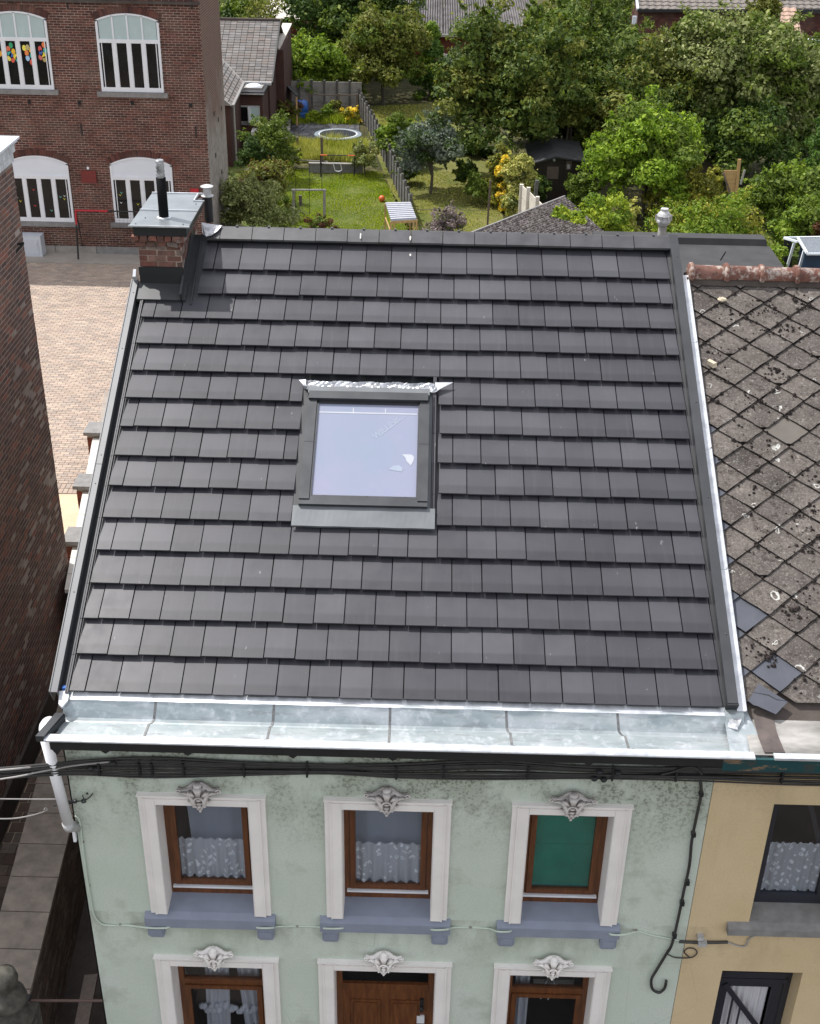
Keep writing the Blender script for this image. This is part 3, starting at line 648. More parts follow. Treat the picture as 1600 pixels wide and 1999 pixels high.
# overlap onto the neighbour and torn strip end
mb = MB(); mb.hexa([(6.02, -.42, -.232), (6.36, -.42, -.232), (6.25, .10, -.10), (6.02, .02, -.10), (6.02, -.42, -.222), (6.36, -.42, -.222), (6.25, .10, -.09), (6.02, .02, -.09)]); mb.build('gutter_return', M['zinc'], gutter)
mb = MB(); mb.hexa([(6.04, -.13, -.16), (6.12, -.16, -.16), (6.20, -.02, -.09), (6.10, .10, -.06), (6.04, -.13, -.13), (6.12, -.16, -.13), (6.20, -.02, -.07), (6.10, .10, -.03)]); mb.build('torn_zinc_end', M['lead'], gutter)
# downpipe
p0 = PY(87, 1447, -.33); p1 = PY(133, 1608, -.28); dp = MB().tube([p0 + Vector((.015, 0, .02)), p1], .052, 18).build('downpipe', M['white_pvc'], house, smooth=True)
pe = MB().tube([p1 + (p1 - p0).normalized() * -.02, p1 + (p1 - p0).normalized() * .04, p1 + Vector((.05, .10, -.13))], [.058, .058, .05], 18); pe.build('pipe_elbow', M['vent_grey'], dp, smooth=True)
mb = MB(); mb.ball(p0 + Vector((-.005, .17, .03)), .088, 16, (1, 1.35, 1)); mb.build('pipe_bend', M['white_pvc'], dp, smooth=True)
MB().box((-.25, -.22, -1.72), (-.222, -.16, -1.56)).build('pipe_bracket', M['white_pvc'], dp)

# ---- facade wall with openings
WX = [(.60, 1.515), (2.425, 3.33), (4.25, 5.075)]     # upper openings in x
WX = [(.605, 1.515), (2.42, 3.325), (4.245, 5.075)]
UT, UB = -1.185, -2.69
LX = [(.575, 1.56), (2.315, 3.40), (4.185, 5.09)]; LT = -3.465
def wall_with_holes(x0, x1, z0, z1, holes, y, thick, mat, name, parent):
    mb = MB(); xs = sorted({x0, x1, *[h[0] for h in holes], *[h[1] for h in holes]}); zs = sorted({z0, z1, *[h[2] for h in holes], *[h[3] for h in holes]})
    for a, b in zip(xs[:-1], xs[1:]):
        for c, d in zip(zs[:-1], zs[1:]):
            if any(h[0] <= a and b <= h[1] and h[2] <= c and d <= h[3] for h in holes): continue
            mb.poly([(a, y, c), (b, y, c), (b, y, d), (a, y, d)])
    for h in holes:
        a, b, c, d = h[:4]
        for q in ([(a, y, c), (a, y + thick, c), (a, y + thick, d), (a, y, d)], [(b, y, c), (b, y + thick, c), (b, y + thick, d), (b, y, d)],
                  [(a, y, c), (b, y, c), (b, y + thick, c), (a, y + thick, c)], [(a, y, d), (b, y, d), (b, y + thick, d), (a, y + thick, d)]): mb.poly(q)
    return mb.build(name, mat, parent, recalc=False)
holes = [(a, b, UB - .04, UT) for a, b in WX] + [(LX[0][0], LX[0][1], -5.2, LT), (LX[1][0], LX[1][1], G + .15, LT), (LX[2][0], LX[2][1], -5.2, LT)]
wall_with_holes(-.225, 5.98, G, -.30, holes, FY, .26, M['green'], 'facade', house)
mb = MB(); mb.box((-.21, FY + .26, G), (5.97, 2 * yr, -.36)); body = mb.build('house_body', M['mortar_dark'], house)
gable = MB(); gable.extr([(-.225, FY, G), (-.225, 2 * yr + .05, G), (-.225, 2 * yr + .05, -.3), (-.225, yr, zr - .25), (-.225, FY, -.3)], (.012, 0, 0)); gable.build('side_wall', M['mortar_dark'], house)

def ornament_mesh():
    mb = MB(); h = .0
    out_ = [(0, -.185), (.03, -.15), (.045, -.10), (.085, -.05), (.10, .01), (.13, .03), (.175, .03), (.20, .055), (.185, .09), (.14, .075), (.105, .09), (.075, .125), (.04, .15), (0, .158)]
    pts = out_ + [(-a, b) for a, b in out_[-2:0:-1]]
    f = lambda u, v, d: Vector((u, -d, v)); mb.prism(pts, f, 0, .022)
    for s_ in (-1, 1):
        mb.tube([f(s_ * .185, .060, .030)] + [f(s_ * (.185 + .020 * math.cos(t)), .060 + .020 * math.sin(t), .032) for t in np.linspace(-2, 3.2, 9)], .009, 6)
        mb.tube(catmull([f(s_ * .165, .035, .03), f(s_ * .115, .045, .04), f(s_ * .075, .015, .05), f(s_ * .055, -.04, .055), f(s_ * .045, -.09, .05), f(s_ * .02, -.125, .045)], 3), [.010, .012, .014, .015, .016, .016, .016, .016, .016, .015, .014, .013, .012, .011, .010, .009][:16], 6)
        mb.hexa([f(s_ * .028, .02, .035), f(s_ * .055, .005, .035), f(s_ * .105, .055, .035), f(s_ * .070, .085, .035), f(s_ * .034, .022, .062), f(s_ * .050, .012, .062), f(s_ * .098, .056, .066), f(s_ * .072, .078, .066)])
        mb.ball(f(s_ * .118, .040, .035), .020, 8); mb.ball(f(s_ * .095, -.055, .03), .016, 8); mb.ball(f(s_ * .016, -.135, .04), .015, 8)
        for k in range(4): mb.ball(f(s_ * (.075 - .008 * k), -.01 - .03 * k, .052), .014, 6)
    mb.hexa([f(-.022, .02, .04), f(.022, .02, .04), f(.05, .125, .03), f(-.05, .125, .03), f(-.015, .025, .065), f(.015, .025, .065), f(.034, .115, .075), f(-.034, .115, .075)])
    mb.ball(f(0, .125, .03), .042, 10, (1, .8, .9))
    mb.tube([f(.045 * math.cos(t), -.045 + .055 * math.sin(t), .058) for t in np.linspace(-.6, 3.74, 12)], .010, 6)
    mb.ball(f(0, -.03, .045), .030, 10, (1, .6, .5)); mb.ball(f(0, -.075, .045), .026, 10, (1.1, .6, .6)); mb.ball(f(0, -.11, .04), .020, 8); mb.ball(f(0, -.17, .035), .014, 8, (1, .8, 1.4))
    return loose_mesh(mb, 'ornament', M['orn'], True)
ORN = ornament_mesh(); ORN2 = ORN.copy(); ORN2.materials.clear(); ORN2.materials.append(M['white_trim'])
def surround(parent, x0, x1, zt, zb, w_, stepped=True):
    y = FY; 
    def piece(a, b, c, d): MB().box(a, b).build(c, M['white_trim'], parent)
    for xa, s_ in ((x0, -1), (x1, 1)):
        mb = MB(); mb.box((min(xa, xa + s_ * w_), y - .035, zb), (max(xa, xa + s_ * w_), y, zt + w_ * .68))
        mb.box((min(xa + s_ * .002, xa + s_ * w_ * .62), y - .052, zb), (max(xa + s_ * .002, xa + s_ * w_ * .62), y - .035, zt + w_ * .42))
        mb.box((min(xa + s_ * .10, xa + s_ * .115), y - .058, zb), (max(xa + s_ * .10, xa + s_ * .115), y - .035, zt + w_ * .5))
        mb.box((min(xa, xa - s_ * .005), y - .052, zb), (max(xa, xa - s_ * .005), y + .232, zt)); mb.build('jamb', M['white_trim'], parent)
    mb = MB(); mb.box((x0, y - .035, zt), (x1, y, zt + w_ * .68)); mb.box((x0 + .0, y - .052, zt + .002), (x1, y - .035, zt + w_ * .42))
    mb.box((x0 - w_ - .008, y - .058, zt + w_ * .60), (x1 + w_ + .008, y, zt + w_ * .70)); mb.box((x0, y - .05, zt - .005), (x1, y + .232, zt - .0005)); mb.build('lintel', M['white_trim'], parent)
def win_frame(parent, x0, x1, zt, zb, y, mat, rail=None, fw=.065, glassm=None, lowbar=True):
    def fr(a, b, nm='frame'): return MB().box(a, b).build(nm, mat, parent)
    fr((x0, y, zb), (x0 + fw, y + .06, zt)); fr((x1 - fw, y, zb), (x1, y + .06, zt)); fr((x0 + fw, y, zt - fw * .8), (x1 - fw, y + .06, zt)); fr((x0 + fw, y, zb), (x1 - fw, y + .06, zb + .155))
    i0, i1, b0, t0 = x0 + fw + .004, x1 - fw - .004, zb + .165, zt - fw * .8 - .004; sw = .055
    tops = t0
    if rail is not None:
        fr((x0 + fw, y, rail - .04), (x1 - fw, y + .055, rail + .04), 'transom')
        mb = MB(); mb.box((i0, y + .025, rail + .04), (i1, y + .030, t0)); mb.build('pane', glassm, parent); tops = rail - .045
    mb = MB(); mb.box((i0, y - .018, b0), (i0 + sw, y + .04, tops)); mb.box((i1 - sw, y - .018, b0), (i1, y + .04, tops)); mb.box((i0 + sw, y - .018, b0), (i1 - sw, y + .04, b0 + sw)); mb.box((i0 + sw, y - .018, tops - sw), (i1 - sw, y + .04, tops)); mb.build('sash', mat, parent)
    mb = MB(); mb.box((i0 + sw, y + .010, b0 + sw), (i1 - sw, y + .015, tops - sw)); mb.build('pane', glassm, parent)
    if lowbar: MB().box((x0 + fw - .03, y - .035, zb + .128), (x1 - fw + .03, y + .0, zb + .150)).build('drip_bar', M['white_frame'], parent)
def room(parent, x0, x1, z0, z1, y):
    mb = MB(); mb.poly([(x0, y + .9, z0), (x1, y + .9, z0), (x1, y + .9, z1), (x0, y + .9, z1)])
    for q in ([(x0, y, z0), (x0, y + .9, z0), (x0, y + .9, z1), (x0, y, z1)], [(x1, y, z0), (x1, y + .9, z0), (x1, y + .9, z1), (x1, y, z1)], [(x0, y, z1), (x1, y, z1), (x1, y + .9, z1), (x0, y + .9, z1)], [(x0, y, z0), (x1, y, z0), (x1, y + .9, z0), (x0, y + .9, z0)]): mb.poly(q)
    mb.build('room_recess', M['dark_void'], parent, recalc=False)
# recess in body for the rooms: body starts behind
bpy.data.objects.remove(body)
mb = MB(); mb.box((-.21, FY + 1.3, G), (5.97, 2 * yr, -.36)); mb.box((-.21, FY + .262, -.9), (5.97, FY + 1.3, -.36)); mb.build('house_body', M['mortar_dark'], house)
def drape(x0, x1, z0, z1, y, folds, amp, mat, name, scallop=.0, loops=False, tilt=0, seed=1):
    mb = MB(); n = folds * 8; m_ = 10; rr = random.Random(seed); ph = [rr.uniform(-.5, .5) for _ in range(n + 1)]
    vs = []
    for j_ in range(m_ + 1):
        v = j_ / m_
        for i in range(n + 1):
            u = i / n; zz = z0 + (z1 - z0) * v
            if j_ == 0: zz -= scallop * abs(math.sin(u * folds * math.pi * .8)) 
            if j_ == m_ and loops: zz += .018 * abs(math.sin(u * folds * math.pi * 1.6))
            vs.append((x0 + (x1 - x0) * u + tilt * (1 - v), y + amp * math.sin(u * folds * 2 * math.pi + ph[i] * .6) * (1.1 - .5 * v), zz))
    mb.add(vs, [(j_ * (n + 1) + i, j_ * (n + 1) + i + 1, (j_ + 1) * (n + 1) + i + 1, (j_ + 1) * (n + 1) + i) for j_ in range(m_) for i in range(n)])
    return mb.build(name, mat, smooth=True, recalc=False, loc=((x0 + x1) / 2, y, z0))
desc = ['left', 'middle', 'right']; SY = .05
for i, (a, b) in enumerate(WX):
    wn = bpy.data.objects.new('window', None); COL.objects.link(wn); wn.parent = house; wn.location = Vector(((a + b) / 2, FY, UB)) - house.location
    surround(wn, a, b, UT, UB, .165)
    # sill with blocks
    mb = MB(); mb.hexa([(a - .235, FY - .075, -2.86), (b + .205, FY - .075, -2.86), (b + .205, FY, -2.86), (a - .235, FY, -2.86), (a - .235, FY - .075, -2.735), (b + .205, FY - .075, -2.735), (b + .205, FY, -2.70), (a - .235, FY, -2.70)])
    mb.hexa([(a, FY, -2.80), (b, FY, -2.80), (b, SY + .06, -2.80), (a, SY + .06, -2.80), (a, FY, -2.700), (b, FY, -2.700), (b, SY + .06, -2.655), (a, SY + .06, -2.655)]); mb.build('sill', M['sill_blue'], wn)
    for xa in (a - .215, b + .015):
        mb = MB(); mb.box((xa, FY - .070, -2.99), (xa + .17, FY, -2.86)); mb.box((xa + .02, FY - .080, -2.965), (xa + .15, FY - .070, -2.89)); mb.box((xa + .01, FY - .055, -3.02), (xa + .16, FY, -2.99)); mb.box((xa + .02, FY - .04, -3.045), (xa + .15, FY, -3.02)); mb.build('sill_bracket', M['sill_blue'], wn)
    win_frame(wn, a, b, UT, UB, SY, M['wood'], None, .06, M['glass']); room(wn, a, b, UB, UT, SY + .06)
    inst(ORN, 'ornament', ((a + b) / 2 - .01, FY - .05, -1.03), wn, (0, R_((i - 1) * 1.5), 0), (1.05 + .02 * i, 1.2 - .06 * i, 1.06 - .015 * i)); wn.children[-1]['label'] = 'soot-stained plaster cartouche'
for i, (a, b) in enumerate(LX):
    wn = bpy.data.objects.new('door_opening' if i == 1 else 'window', None); COL.objects.link(wn); wn.parent = house; wn.location = Vector(((a + b) / 2, FY, -5.2)) - house.location
    surround(wn, a, b, LT, (G + .1) if i == 1 else -5.2, .165); inst(ORN2, 'ornament', ((a + b) / 2 - .01, FY - .05, -3.295), wn, (0, 0, 0), (1.0, 1.2, .98))
    if i != 1:
        win_frame(wn, a, b, LT, -5.2, SY, M['wood'], LT - .57, .065, M['glass']); room(wn, a, b, -5.2, LT, SY + .06)
        MB().box((a - .2, FY - .08, -5.32), (b + .2, SY, -5.2)).build('sill', M['sill_blue'], wn)
    else:
        fr = MB(); fr.box((a, SY, G), (a + .07, SY + .06, LT)); fr.box((b - .07, SY, G), (b, SY + .06, LT)); fr.box((a + .07, SY, LT - .05), (b - .07, SY + .06, LT)); fr.box((a + .07, SY - .02, LT - .60), (b - .07, SY + .06, LT - .51)); fr.build('door_frame', M['wood'], wn)
        MB().box((a + .07, SY + .02, LT - .51), (b - .07, SY + .03, LT - .05)).build('pane', M['glass_dark'], wn)
        d = MB(); d.box((a + .07, SY + .01, G + .1), (b - .07, SY + .05, LT - .62)); door = d.build('door_leaf', M['wood'], wn)
        for u in (a + .16, (a + b) / 2 + .06):
            for zt_ in (LT - .79, LT - 1.66):
                mb = MB(); mb.box((u, SY - .006, zt_ - .80), (u + .33, SY + .01, zt_)); mb.box((u + .035, SY - .020, zt_ - .765), (u + .295, SY - .006, zt_ - .035)); mb.build('door_panel', M['wood'], wn)
        mb = MB(); mb.box((b - .155, SY - .02, -4.42), (b - .115, SY + .01, -4.22)); mb.ball((b - .135, SY - .04, -4.33), .025, 8); mb.build('door_handle', M['black'], wn)
        MB().box((b - .20, SY - .012, -4.62), (b - .10, SY + .01, -4.50)).build('name_plate', M['white_frame'], wn)
# curtains: each its own thing
c = drape(WX[0][0] + .12, WX[0][1] - .10, -2.46, -1.95, SY + .05, 7, .022, M['lace'], 'cafe_curtain', .03, True, seed=1); tag(c, 'short white lace curtain with flower motifs in the upper left window of the green house', 'curtain')
c = drape(WX[1][0] + .12, WX[1][1] - .12, -2.46, -1.95, SY + .05, 6, .026, M['lace'], 'cafe_curtain', .04, True, seed=2); tag(c, 'short white lace curtain in the upper middle window of the green house', 'curtain')
c = drape(WX[0][0] + .19, WX[0][1] - .03, -2.66, -1.20, SY + .18, 3, .014, M['net'], 'net_curtain', 0, False, seed=3, tilt=.05); tag(c, 'blue-grey full-length net curtain drawn aside behind the flower lace', 'curtain')
c = drape(WX[1][0] + .05, WX[1][1] - .05, -2.66, -1.20, SY + .18, 3, .015, M['net'], 'net_curtain', 0, False, seed=4); tag(c, 'blue-grey flat net curtain in the upper middle window', 'curtain')
mb = MB(); mb.box((WX[2][0] + .06, SY + .06, UB + .06), (WX[2][1] - .06, SY + .068, UT - .02)); bl = mb.build('roller_blind', M['screen_green'], loc=(4.66, SY + .06, UB)); tag(bl, 'dark green fabric blind filling the upper right window', 'blind')
for zz in (-1.90, -2.46): MB().box((WX[2][0] + .12, SY + .054, zz), (WX[2][1] - .14, SY + .060, zz + .010)).build('hem', M['screen_green'], bl)
c = drape(.86, 1.13, -5.1, -3.5, SY + .13, 3, .03, M['net_white'], 'long_curtain', 0, seed=5, tilt=-.05); tag(c, 'left half of the gathered white voile in the lower left window', 'curtain', 'voile pair in the lower left window')
c = drape(1.18, 1.42, -4.9, -3.5, SY + .13, 3, .03, M['net_white'], 'long_curtain', .06, seed=6, tilt=.07); tag(c, 'right half of the gathered white voile in the lower left window', 'curtain', 'voile pair in the lower left window')
mb = MB(); rr = random.Random(4)
for k in range(26): mb.ball((.78 + .68 * k / 25, SY + .12 + rr.uniform(-.02, .02), -4.56 - rr.uniform(0, .12)), rr.uniform(.03, .06), 7)
tag(mb.build('gathered_valance', M['net_white'], smooth=True, loc=(1.1, SY + .12, -4.4)), 'bunched grey-white ruffle at the foot of the voile in the lower left window', 'curtain')
c = drape(4.30, 4.46, -5.1, -3.5, SY + .13, 2, .03, M['net_white'], 'long_curtain', 0, seed=7); tag(c, 'narrow white curtain pulled to the left side of the lower right window', 'curtain')
sh = thing('wall_rack', (4.75, SY + .3, -4.2), 'pale slatted rack with a wire hanging from it behind the lower right window', 'rack')
for zz in (-3.86, -4.06, -4.26): MB().box((4.52, SY + .28, zz), (4.98, SY + .30, zz + .075)).build('slat', M['concrete'], sh)
MB().box((4.72, SY + .301, -4.5), (4.80, SY + .31, -3.8)).build('post', M['concrete'], sh)
MB().tube(catmull([(4.62, SY + .27, -4.5), (4.66, SY + .26, -4.22), (4.72, SY + .26, -4.12), (4.76, SY + .26, -4.3), (4.70, SY + .26, -4.5)], 5), .008, 5).build('wire', M['white_frame'], sh)
mb = MB(); mb.box((-.20, SY + .62, -1.9), (.70, SY + .64, -1.3)); 
# ---- cables on the facade
bun = thing('cable_bundle', (2.9, FY - .05, -.5), 'thick bundle of black cables strung along the top of both facades', 'cable')
rr = random.Random(11)
pathc = [tuple(PY(*p)) for p in ((-300, 1520, -.75), (-60, 1514, -.60), (0, 1511, -.50), (90, 1504, -.38), (160, 1499, -.26), (300, 1499, -.225), (480, 1501, -.225), (640, 1502, -.225), (780, 1506, -.225), (960, 1503, -.225), (1150, 1508, -.225), (1370, 1511, -.225), (1600, 1514, -.225), (1850, 1518, -.225))]
for k in range(11):
    off = (rr.uniform(-.012, .012), (k - 5) * .0115)
    pts = [(x_ , y_ + off[0] + rr.uniform(-.006, .006), z_ + off[1] * 1.45 * (1 + .35 * math.sin(x_ * 2.1)) + rr.uniform(-.007, .007)) for x_, y_, z_ in pathc]
    MB().tube(catmull(pts, 7), rr.choice((.008, .011, .013)), 6).build('cable', M['cable'] if k not in (3,) else M['black'], bun, smooth=True)
MB().tube(catmull([PY(*p, -.25) for p in ((1290, 1512), (1315, 1506), (1340, 1498), (1358, 1500), (1370, 1512))], 6), .013, 6).build('cable_loop', M['cable'], bun, smooth=True)
for x_ in (-.95, .12, .5, .62, .92, 1.5, 2.1, 2.95, 3.4, 4.2, 5.0, 5.6, 6.6, 7.3):
    k_ = min(range(len(pathc) - 1), key=lambda i: abs((pathc[i][0] + pathc[i + 1][0]) / 2 - x_)); t_ = (x_ - pathc[k_][0]) / (pathc[k_ + 1][0] - pathc[k_][0]); yy = pathc[k_][1] * (1 - t_) + pathc[k_ + 1][1] * t_; zz = pathc[k_][2] * (1 - t_) + pathc[k_ + 1][2] * t_
    mb = MB(); mb.box((x_ - .010, yy - .030, zz - .078), (x_ + .010, yy + .03, zz + .078)); mb.build('cable_clamp', M['black'], bun)
for p_ in ((177, 1500), (220, 1490), (188, 1502), (1170, 1507), (1206, 1509), (1160, 1520), (1178, 1522)):
    MB().ball(PY(*p_, -.27), .032, 8, (1.1, .8, .9)).build('connector', M['black'], bun)
MB().tube(catmull([PY(-300, 1560, -.75), PY(0, 1521, -.55), PY(75, 1507, -.42), PY(140, 1495, -.29), PY(215, 1487, -.26)], 6), .009, 6).build('cable', M['cable_grey'], bun, smooth=True)
MB().tube(catmull([PY(-300, 1525, -.75), PY(0, 1503, -.55), PY(60, 1498, -.42), PY(110, 1497, -.33)], 6), .010, 6).build('cable', M['cable_grey'], bun, smooth=True)
pts = [PY(*p, FY - .035) for p in ((1367, 1524), (1368, 1550), (1360, 1590), (1350, 1640), (1345, 1690), (1334, 1740), (1326, 1780), (1312, 1840), (1300, 1862), (1280, 1895), (1271, 1912), (1273, 1930), (1286, 1937), (1297, 1928), (1300, 1914))]
mb = MB(); mb.tube(catmull(pts, 4), .0155, 8); dc = mb.build('drop_cable', M['cable'], smooth=True, loc=pts[0]); tag(dc, 'black cable running down the green wall beside the yellow house and ending in a hook', 'cable')
for p in ((1368, 1549), (1353, 1628), (1341, 1722), (1331, 1762), (1316, 1825)): MB().box(PY(*p, FY - .054) - Vector((.012, 0, .005)), PY(*p, FY) + Vector((.012, 0, .005))).build('clip', M['black'], dc)
pts = [PY(*p, FY - .015) for p in ((147, 1592), (155, 1602), (160, 1640), (168, 1700), (178, 1760), (184, 1786), (196, 1802), (215, 1806), (250, 1806))]
pts += [PY(*p, FY - .088) for p in ((290, 1811), (325, 1811))] + [PY(*p, FY - .012) for p in ((355, 1806), (480, 1807))] + [PY(*p, FY - .088) for p in ((505, 1811), (530, 1811))] + [PY(*p, FY - .012) for p in ((550, 1808), (620, 1809))]
pts += [PY(*p, FY - .088) for p in ((635, 1812), (665, 1812))] + [PY(*p, FY - .012) for p in ((690, 1809), (820, 1811))] + [PY(*p, FY - .088) for p in ((845, 1815), (872, 1814))] + [PY(*p, FY - .012) for p in ((890, 1810), (950, 1812))]
pts += [PY(*p, FY - .088) for p in ((970, 1818), (995, 1818))] + [PY(*p, FY - .012) for p in ((1015, 1813), (1170, 1815))] + [PY(*p, FY - .088) for p in ((1192, 1824), (1220, 1824))] + [PY(*p, FY - .012) for p in ((1245, 1818), (1270, 1825), (1295, 1830), (1325, 1836))]
mb = MB(); mb.tube(catmull(pts, 4), .011, 6); cc = mb.build('wall_cable', M['cable_green'], smooth=True, loc=pts[0]); tag(cc, 'thin pale painted cable running down the left corner and along under the window sills', 'cable')
for p in ((163, 1643), (175, 1728), (234, 1804), (580, 1808), (918, 1810), (1240, 1815)): MB().box(PY(*p, FY - .03) - Vector((.012, 0, .014)), PY(*p, FY) + Vector((.012, 0, .014))).build('clip', M['concrete'], cc)
an = thing('wire_anchor', PY(172, 1548, FY), 'small wall plate with hook and turnbuckle at the left corner of the green facade', 'anchor')
mb = MB(); mb.box(PY(158, 1552, FY - .01), PY(182, 1546, FY)); mb.build('plate', M['green'], an)
MB().ball(PY(170, 1549, FY - .02), .012, 8).build('bolt', M['black'], an)
MB().tube(catmull([PY(*p, FY - .03) for p in ((161, 1552), (163, 1558), (167, 1561), (174, 1557), (181, 1549))], 4), .006, 5).build('hook', M['cable'], an)
MB().tube(catmull([PY(*p, FY - .04) for p in ((168, 1560), (160, 1561), (161, 1567), (168, 1564), (150, 1564), (104, 1573))], 3), .007, 5).build('tie_rod', M['black'], an)
mb = MB()
for dy_ in (-2.2, 2.2): mb.tube([PY(122, 1568 + dy_, FY - .05), PY(147, 1564 + dy_, FY - .05)], .007, 6)
mb.ball(PY(122, 1568.5, FY - .05), .022, 8); mb.ball(PY(147, 1564, FY - .05), .022, 8); mb.build('turnbuckle', M['black'], an)
w1 = MB().tube(catmull([PY(-40, 1559, -.5), PY(60, 1560, -.35), PY(130, 1560, FY - .06)], 6), .007, 5).build('support_wire', M['cable_grey'], loc=PY(130, 1560, FY)); tag(w1, 'straight grey wire crossing the alley to the turnbuckle', 'wire')
w2 = MB().tube(catmull([PY(-40, 1597, -.5), PY(20, 1598, -.45), PY(60, 1592, -.4), PY(88, 1584, FY - .06)], 6) + [PY(93, 1580, FY - .06), PY(89, 1576, FY - .06), PY(86, 1581, FY - .06)], .007, 5).build('support_wire', M['cable_grey'], loc=PY(88, 1584, FY)); tag(w2, 'lower sagging grey wire with an eyelet at its end beside the downpipe', 'wire')
jb = thing('cable_joint', PY(1370, 1840, FY), 'grey bracket and black splices where the thin cable reaches the yellow wall', 'cable')
MB().tube([PY(1325, 1838, FY - .02), PY(1365, 1840, FY - .03)], .015, 6).build('splice', M['cable'], jb); MB().tube([PY(1378, 1840, FY - .03), PY(1420, 1839, FY - .02)], .015, 6).build('splice', M['cable'], jb)
mb = MB(); mb.box(PY(1361, 1836, FY - .05), PY(1372, 1821, FY)); mb.box(PY(1362, 1848, FY - .06), PY(1378, 1833, FY)); mb.build('bracket', M['vent_grey'], jb)
MB().tube(catmull([PY(*p, FY - .015) for p in ((1420, 1839), (1440, 1846), (1455, 1846), (1461, 1833), (1473, 1826))], 4), .009, 5).build('tail', M['cable_grey'], jb)
MB().tube(catmull([PY(*p, FY - .02) for p in ((1302, 1862), (1318, 1869), (1348, 1869), (1360, 1860), (1355, 1852), (1342, 1851), (1335, 1858), (1345, 1868))], 4), .007, 5).build('loop', M['cable'], jb)
# ------------------------------------------------------------------ yellow neighbour
nb = thing('neighbour_house', (7.7, FY, G), 'ochre rendered house with lichened diamond slate roof and terracotta ridge on the right', 'house')
NX0, NX1 = 5.985, 10.6
nh = [(6.60, 7.45, -2.67, -1.02), (6.43, 7.28, G + .1, -3.37), (8.3, 9.2, -2.67, -1.02)]
wall_with_holes(NX0, NX1, G, -.30, nh, FY, .26, M['yellow'], 'facade', nb)
mb = MB(); mb.box((NX0, FY + 1.3, G), (NX1, 10.6, -.36)); mb.box((NX0, FY + .262, -.9), (NX1, FY + 1.3, -.36)); mb.build('house_body', M['mortar_dark'], nb)
NS = 5.64; NO = -.06
mb = MB(); ny, nz = NS * CA, NS * SA
mb.extr([(6.13, -.05, -.16), (6.13, ny, nz - .14), (6.13, 2 * ny, -.16), (6.13, 2 * ny, -.40), (6.13, ny, nz - .4), (6.13, -.05, -.40)], (4.6, 0, 0)); nroof = mb.build('roof', M['mortar_black'], nb)
# diamond slates
ax, as_ = 6.328, 2.083; hx, hs = .252, .2085
def slate_mesh(poly):       # poly in (u,v) local, lower tip at (0,0); lies tilted so that the lower tip stands proud
    mb = MB(); up = lambda u, v: -.044 * v / .42
    a = [(u, v, up(u, v)) for u, v in poly]; b = [(u, v, up(u, v) - .011) for u, v in poly]; n = len(poly)
    mb.add(a + b, [tuple(range(n)), tuple(reversed(range(n, 2 * n)))] + [(i, i + n, (i + 1) % n + n, (i + 1) % n) for i in range(n)])
    me = loose_mesh(mb, 'slate', M['slate']); return me
dia = [(0, .004), (hx - .008, hs), (0, 2 * hs + .02), (-hx + .008, hs)]
def ragged(poly, r_, k=5, a=.0045):
    o = []
    for i in range(len(poly)):
        p, q = poly[i], poly[(i + 1) % len(poly)]
        for t in range(k):
            f = t / k; e = a if t else a * .5; o.append((p[0] + (q[0] - p[0]) * f + r_.uniform(-e, e), p[1] + (q[1] - p[1]) * f + r_.uniform(-e, e)))
    return o
full_s = slate_mesh(dia)
def clip_poly(poly, fn):
    o = []
    for i in range(len(poly)):
        a, b = poly[i], poly[(i + 1) % len(poly)]; fa, fb = fn(a), fn(b)
        if fa >= 0: o.append(a)
        if (fa >= 0) != (fb >= 0): t = fa / (fa - fb); o.append((a[0] + (b[0] - a[0]) * t, a[1] + (b[1] - a[1]) * t))
    return o
rr = random.Random(9); variants = [full_s]
for k in range(9):
    v = [(u + (rr.uniform(-.010, .010)), q + rr.uniform(-.008, .008)) for u, q in dia]
    if k > 5:   # chipped tip
        c_ = rr.uniform(.02, .05); v = [(-c_, c_ * .8), (c_ * rr.uniform(.5, 1.1), c_ * .7)] + v[1:]
    variants.append(slate_mesh(ragged(v, rr)))
nj0 = -int(as_ / hs) - 1
for j_ in range(nj0, 20):
    for i in range(-1, 18):
        x_ = ax + (j_ % 2) * hx + i * 2 * hx; s_ = as_ + j_ * hs
        if s_ < -.35 or s_ > NS - .02 or x_ > 10.5: continue
        lx = 6.205 - x_; poly = None
        low = .10 - s_; hi = NS - .03 - s_
        if lx > -hx or low > 0 or hi < 2 * hs:
            poly = clip_poly(dia, lambda p: p[0] - lx)
            if poly: poly = clip_poly(poly, lambda p: p[1] - low)
            if poly: poly = clip_poly(poly, lambda p: hi - p[1])
            if not poly or len(poly) < 3: continue
            ar = abs(sum(poly[q][0] * poly[(q + 1) % len(poly)][1] - poly[(q + 1) % len(poly)][0] * poly[q][1] for q in range(len(poly)))) / 2
            if ar < .004: continue
            me = slate_mesh(poly)
        else: me = rr.choice(variants)
        newm = None
        if lx > -.03 and s_ < 3.4: newm = M['slate_new']
        if abs(x_ - 6.33) < .1 and abs(s_ - .84) < .13: newm = M['slate_new']
        if abs(x_ - 6.57) < .12 and s_ < .30: newm = M['slate_new']
        if abs(x_ - 7.0) < .13 and abs(s_ - 3.18) < .12: newm = M['slate_plain']
        if newm: me = me.copy(); me.materials.clear(); me.materials.append(newm)
        inst(me, 'slate', RP(x_, s_, NO + .006 + rr.uniform(-.004, .004)), nroof, (A + rr.uniform(-.008, .008), rr.uniform(-.01, .01), rr.uniform(-.012, .012)))
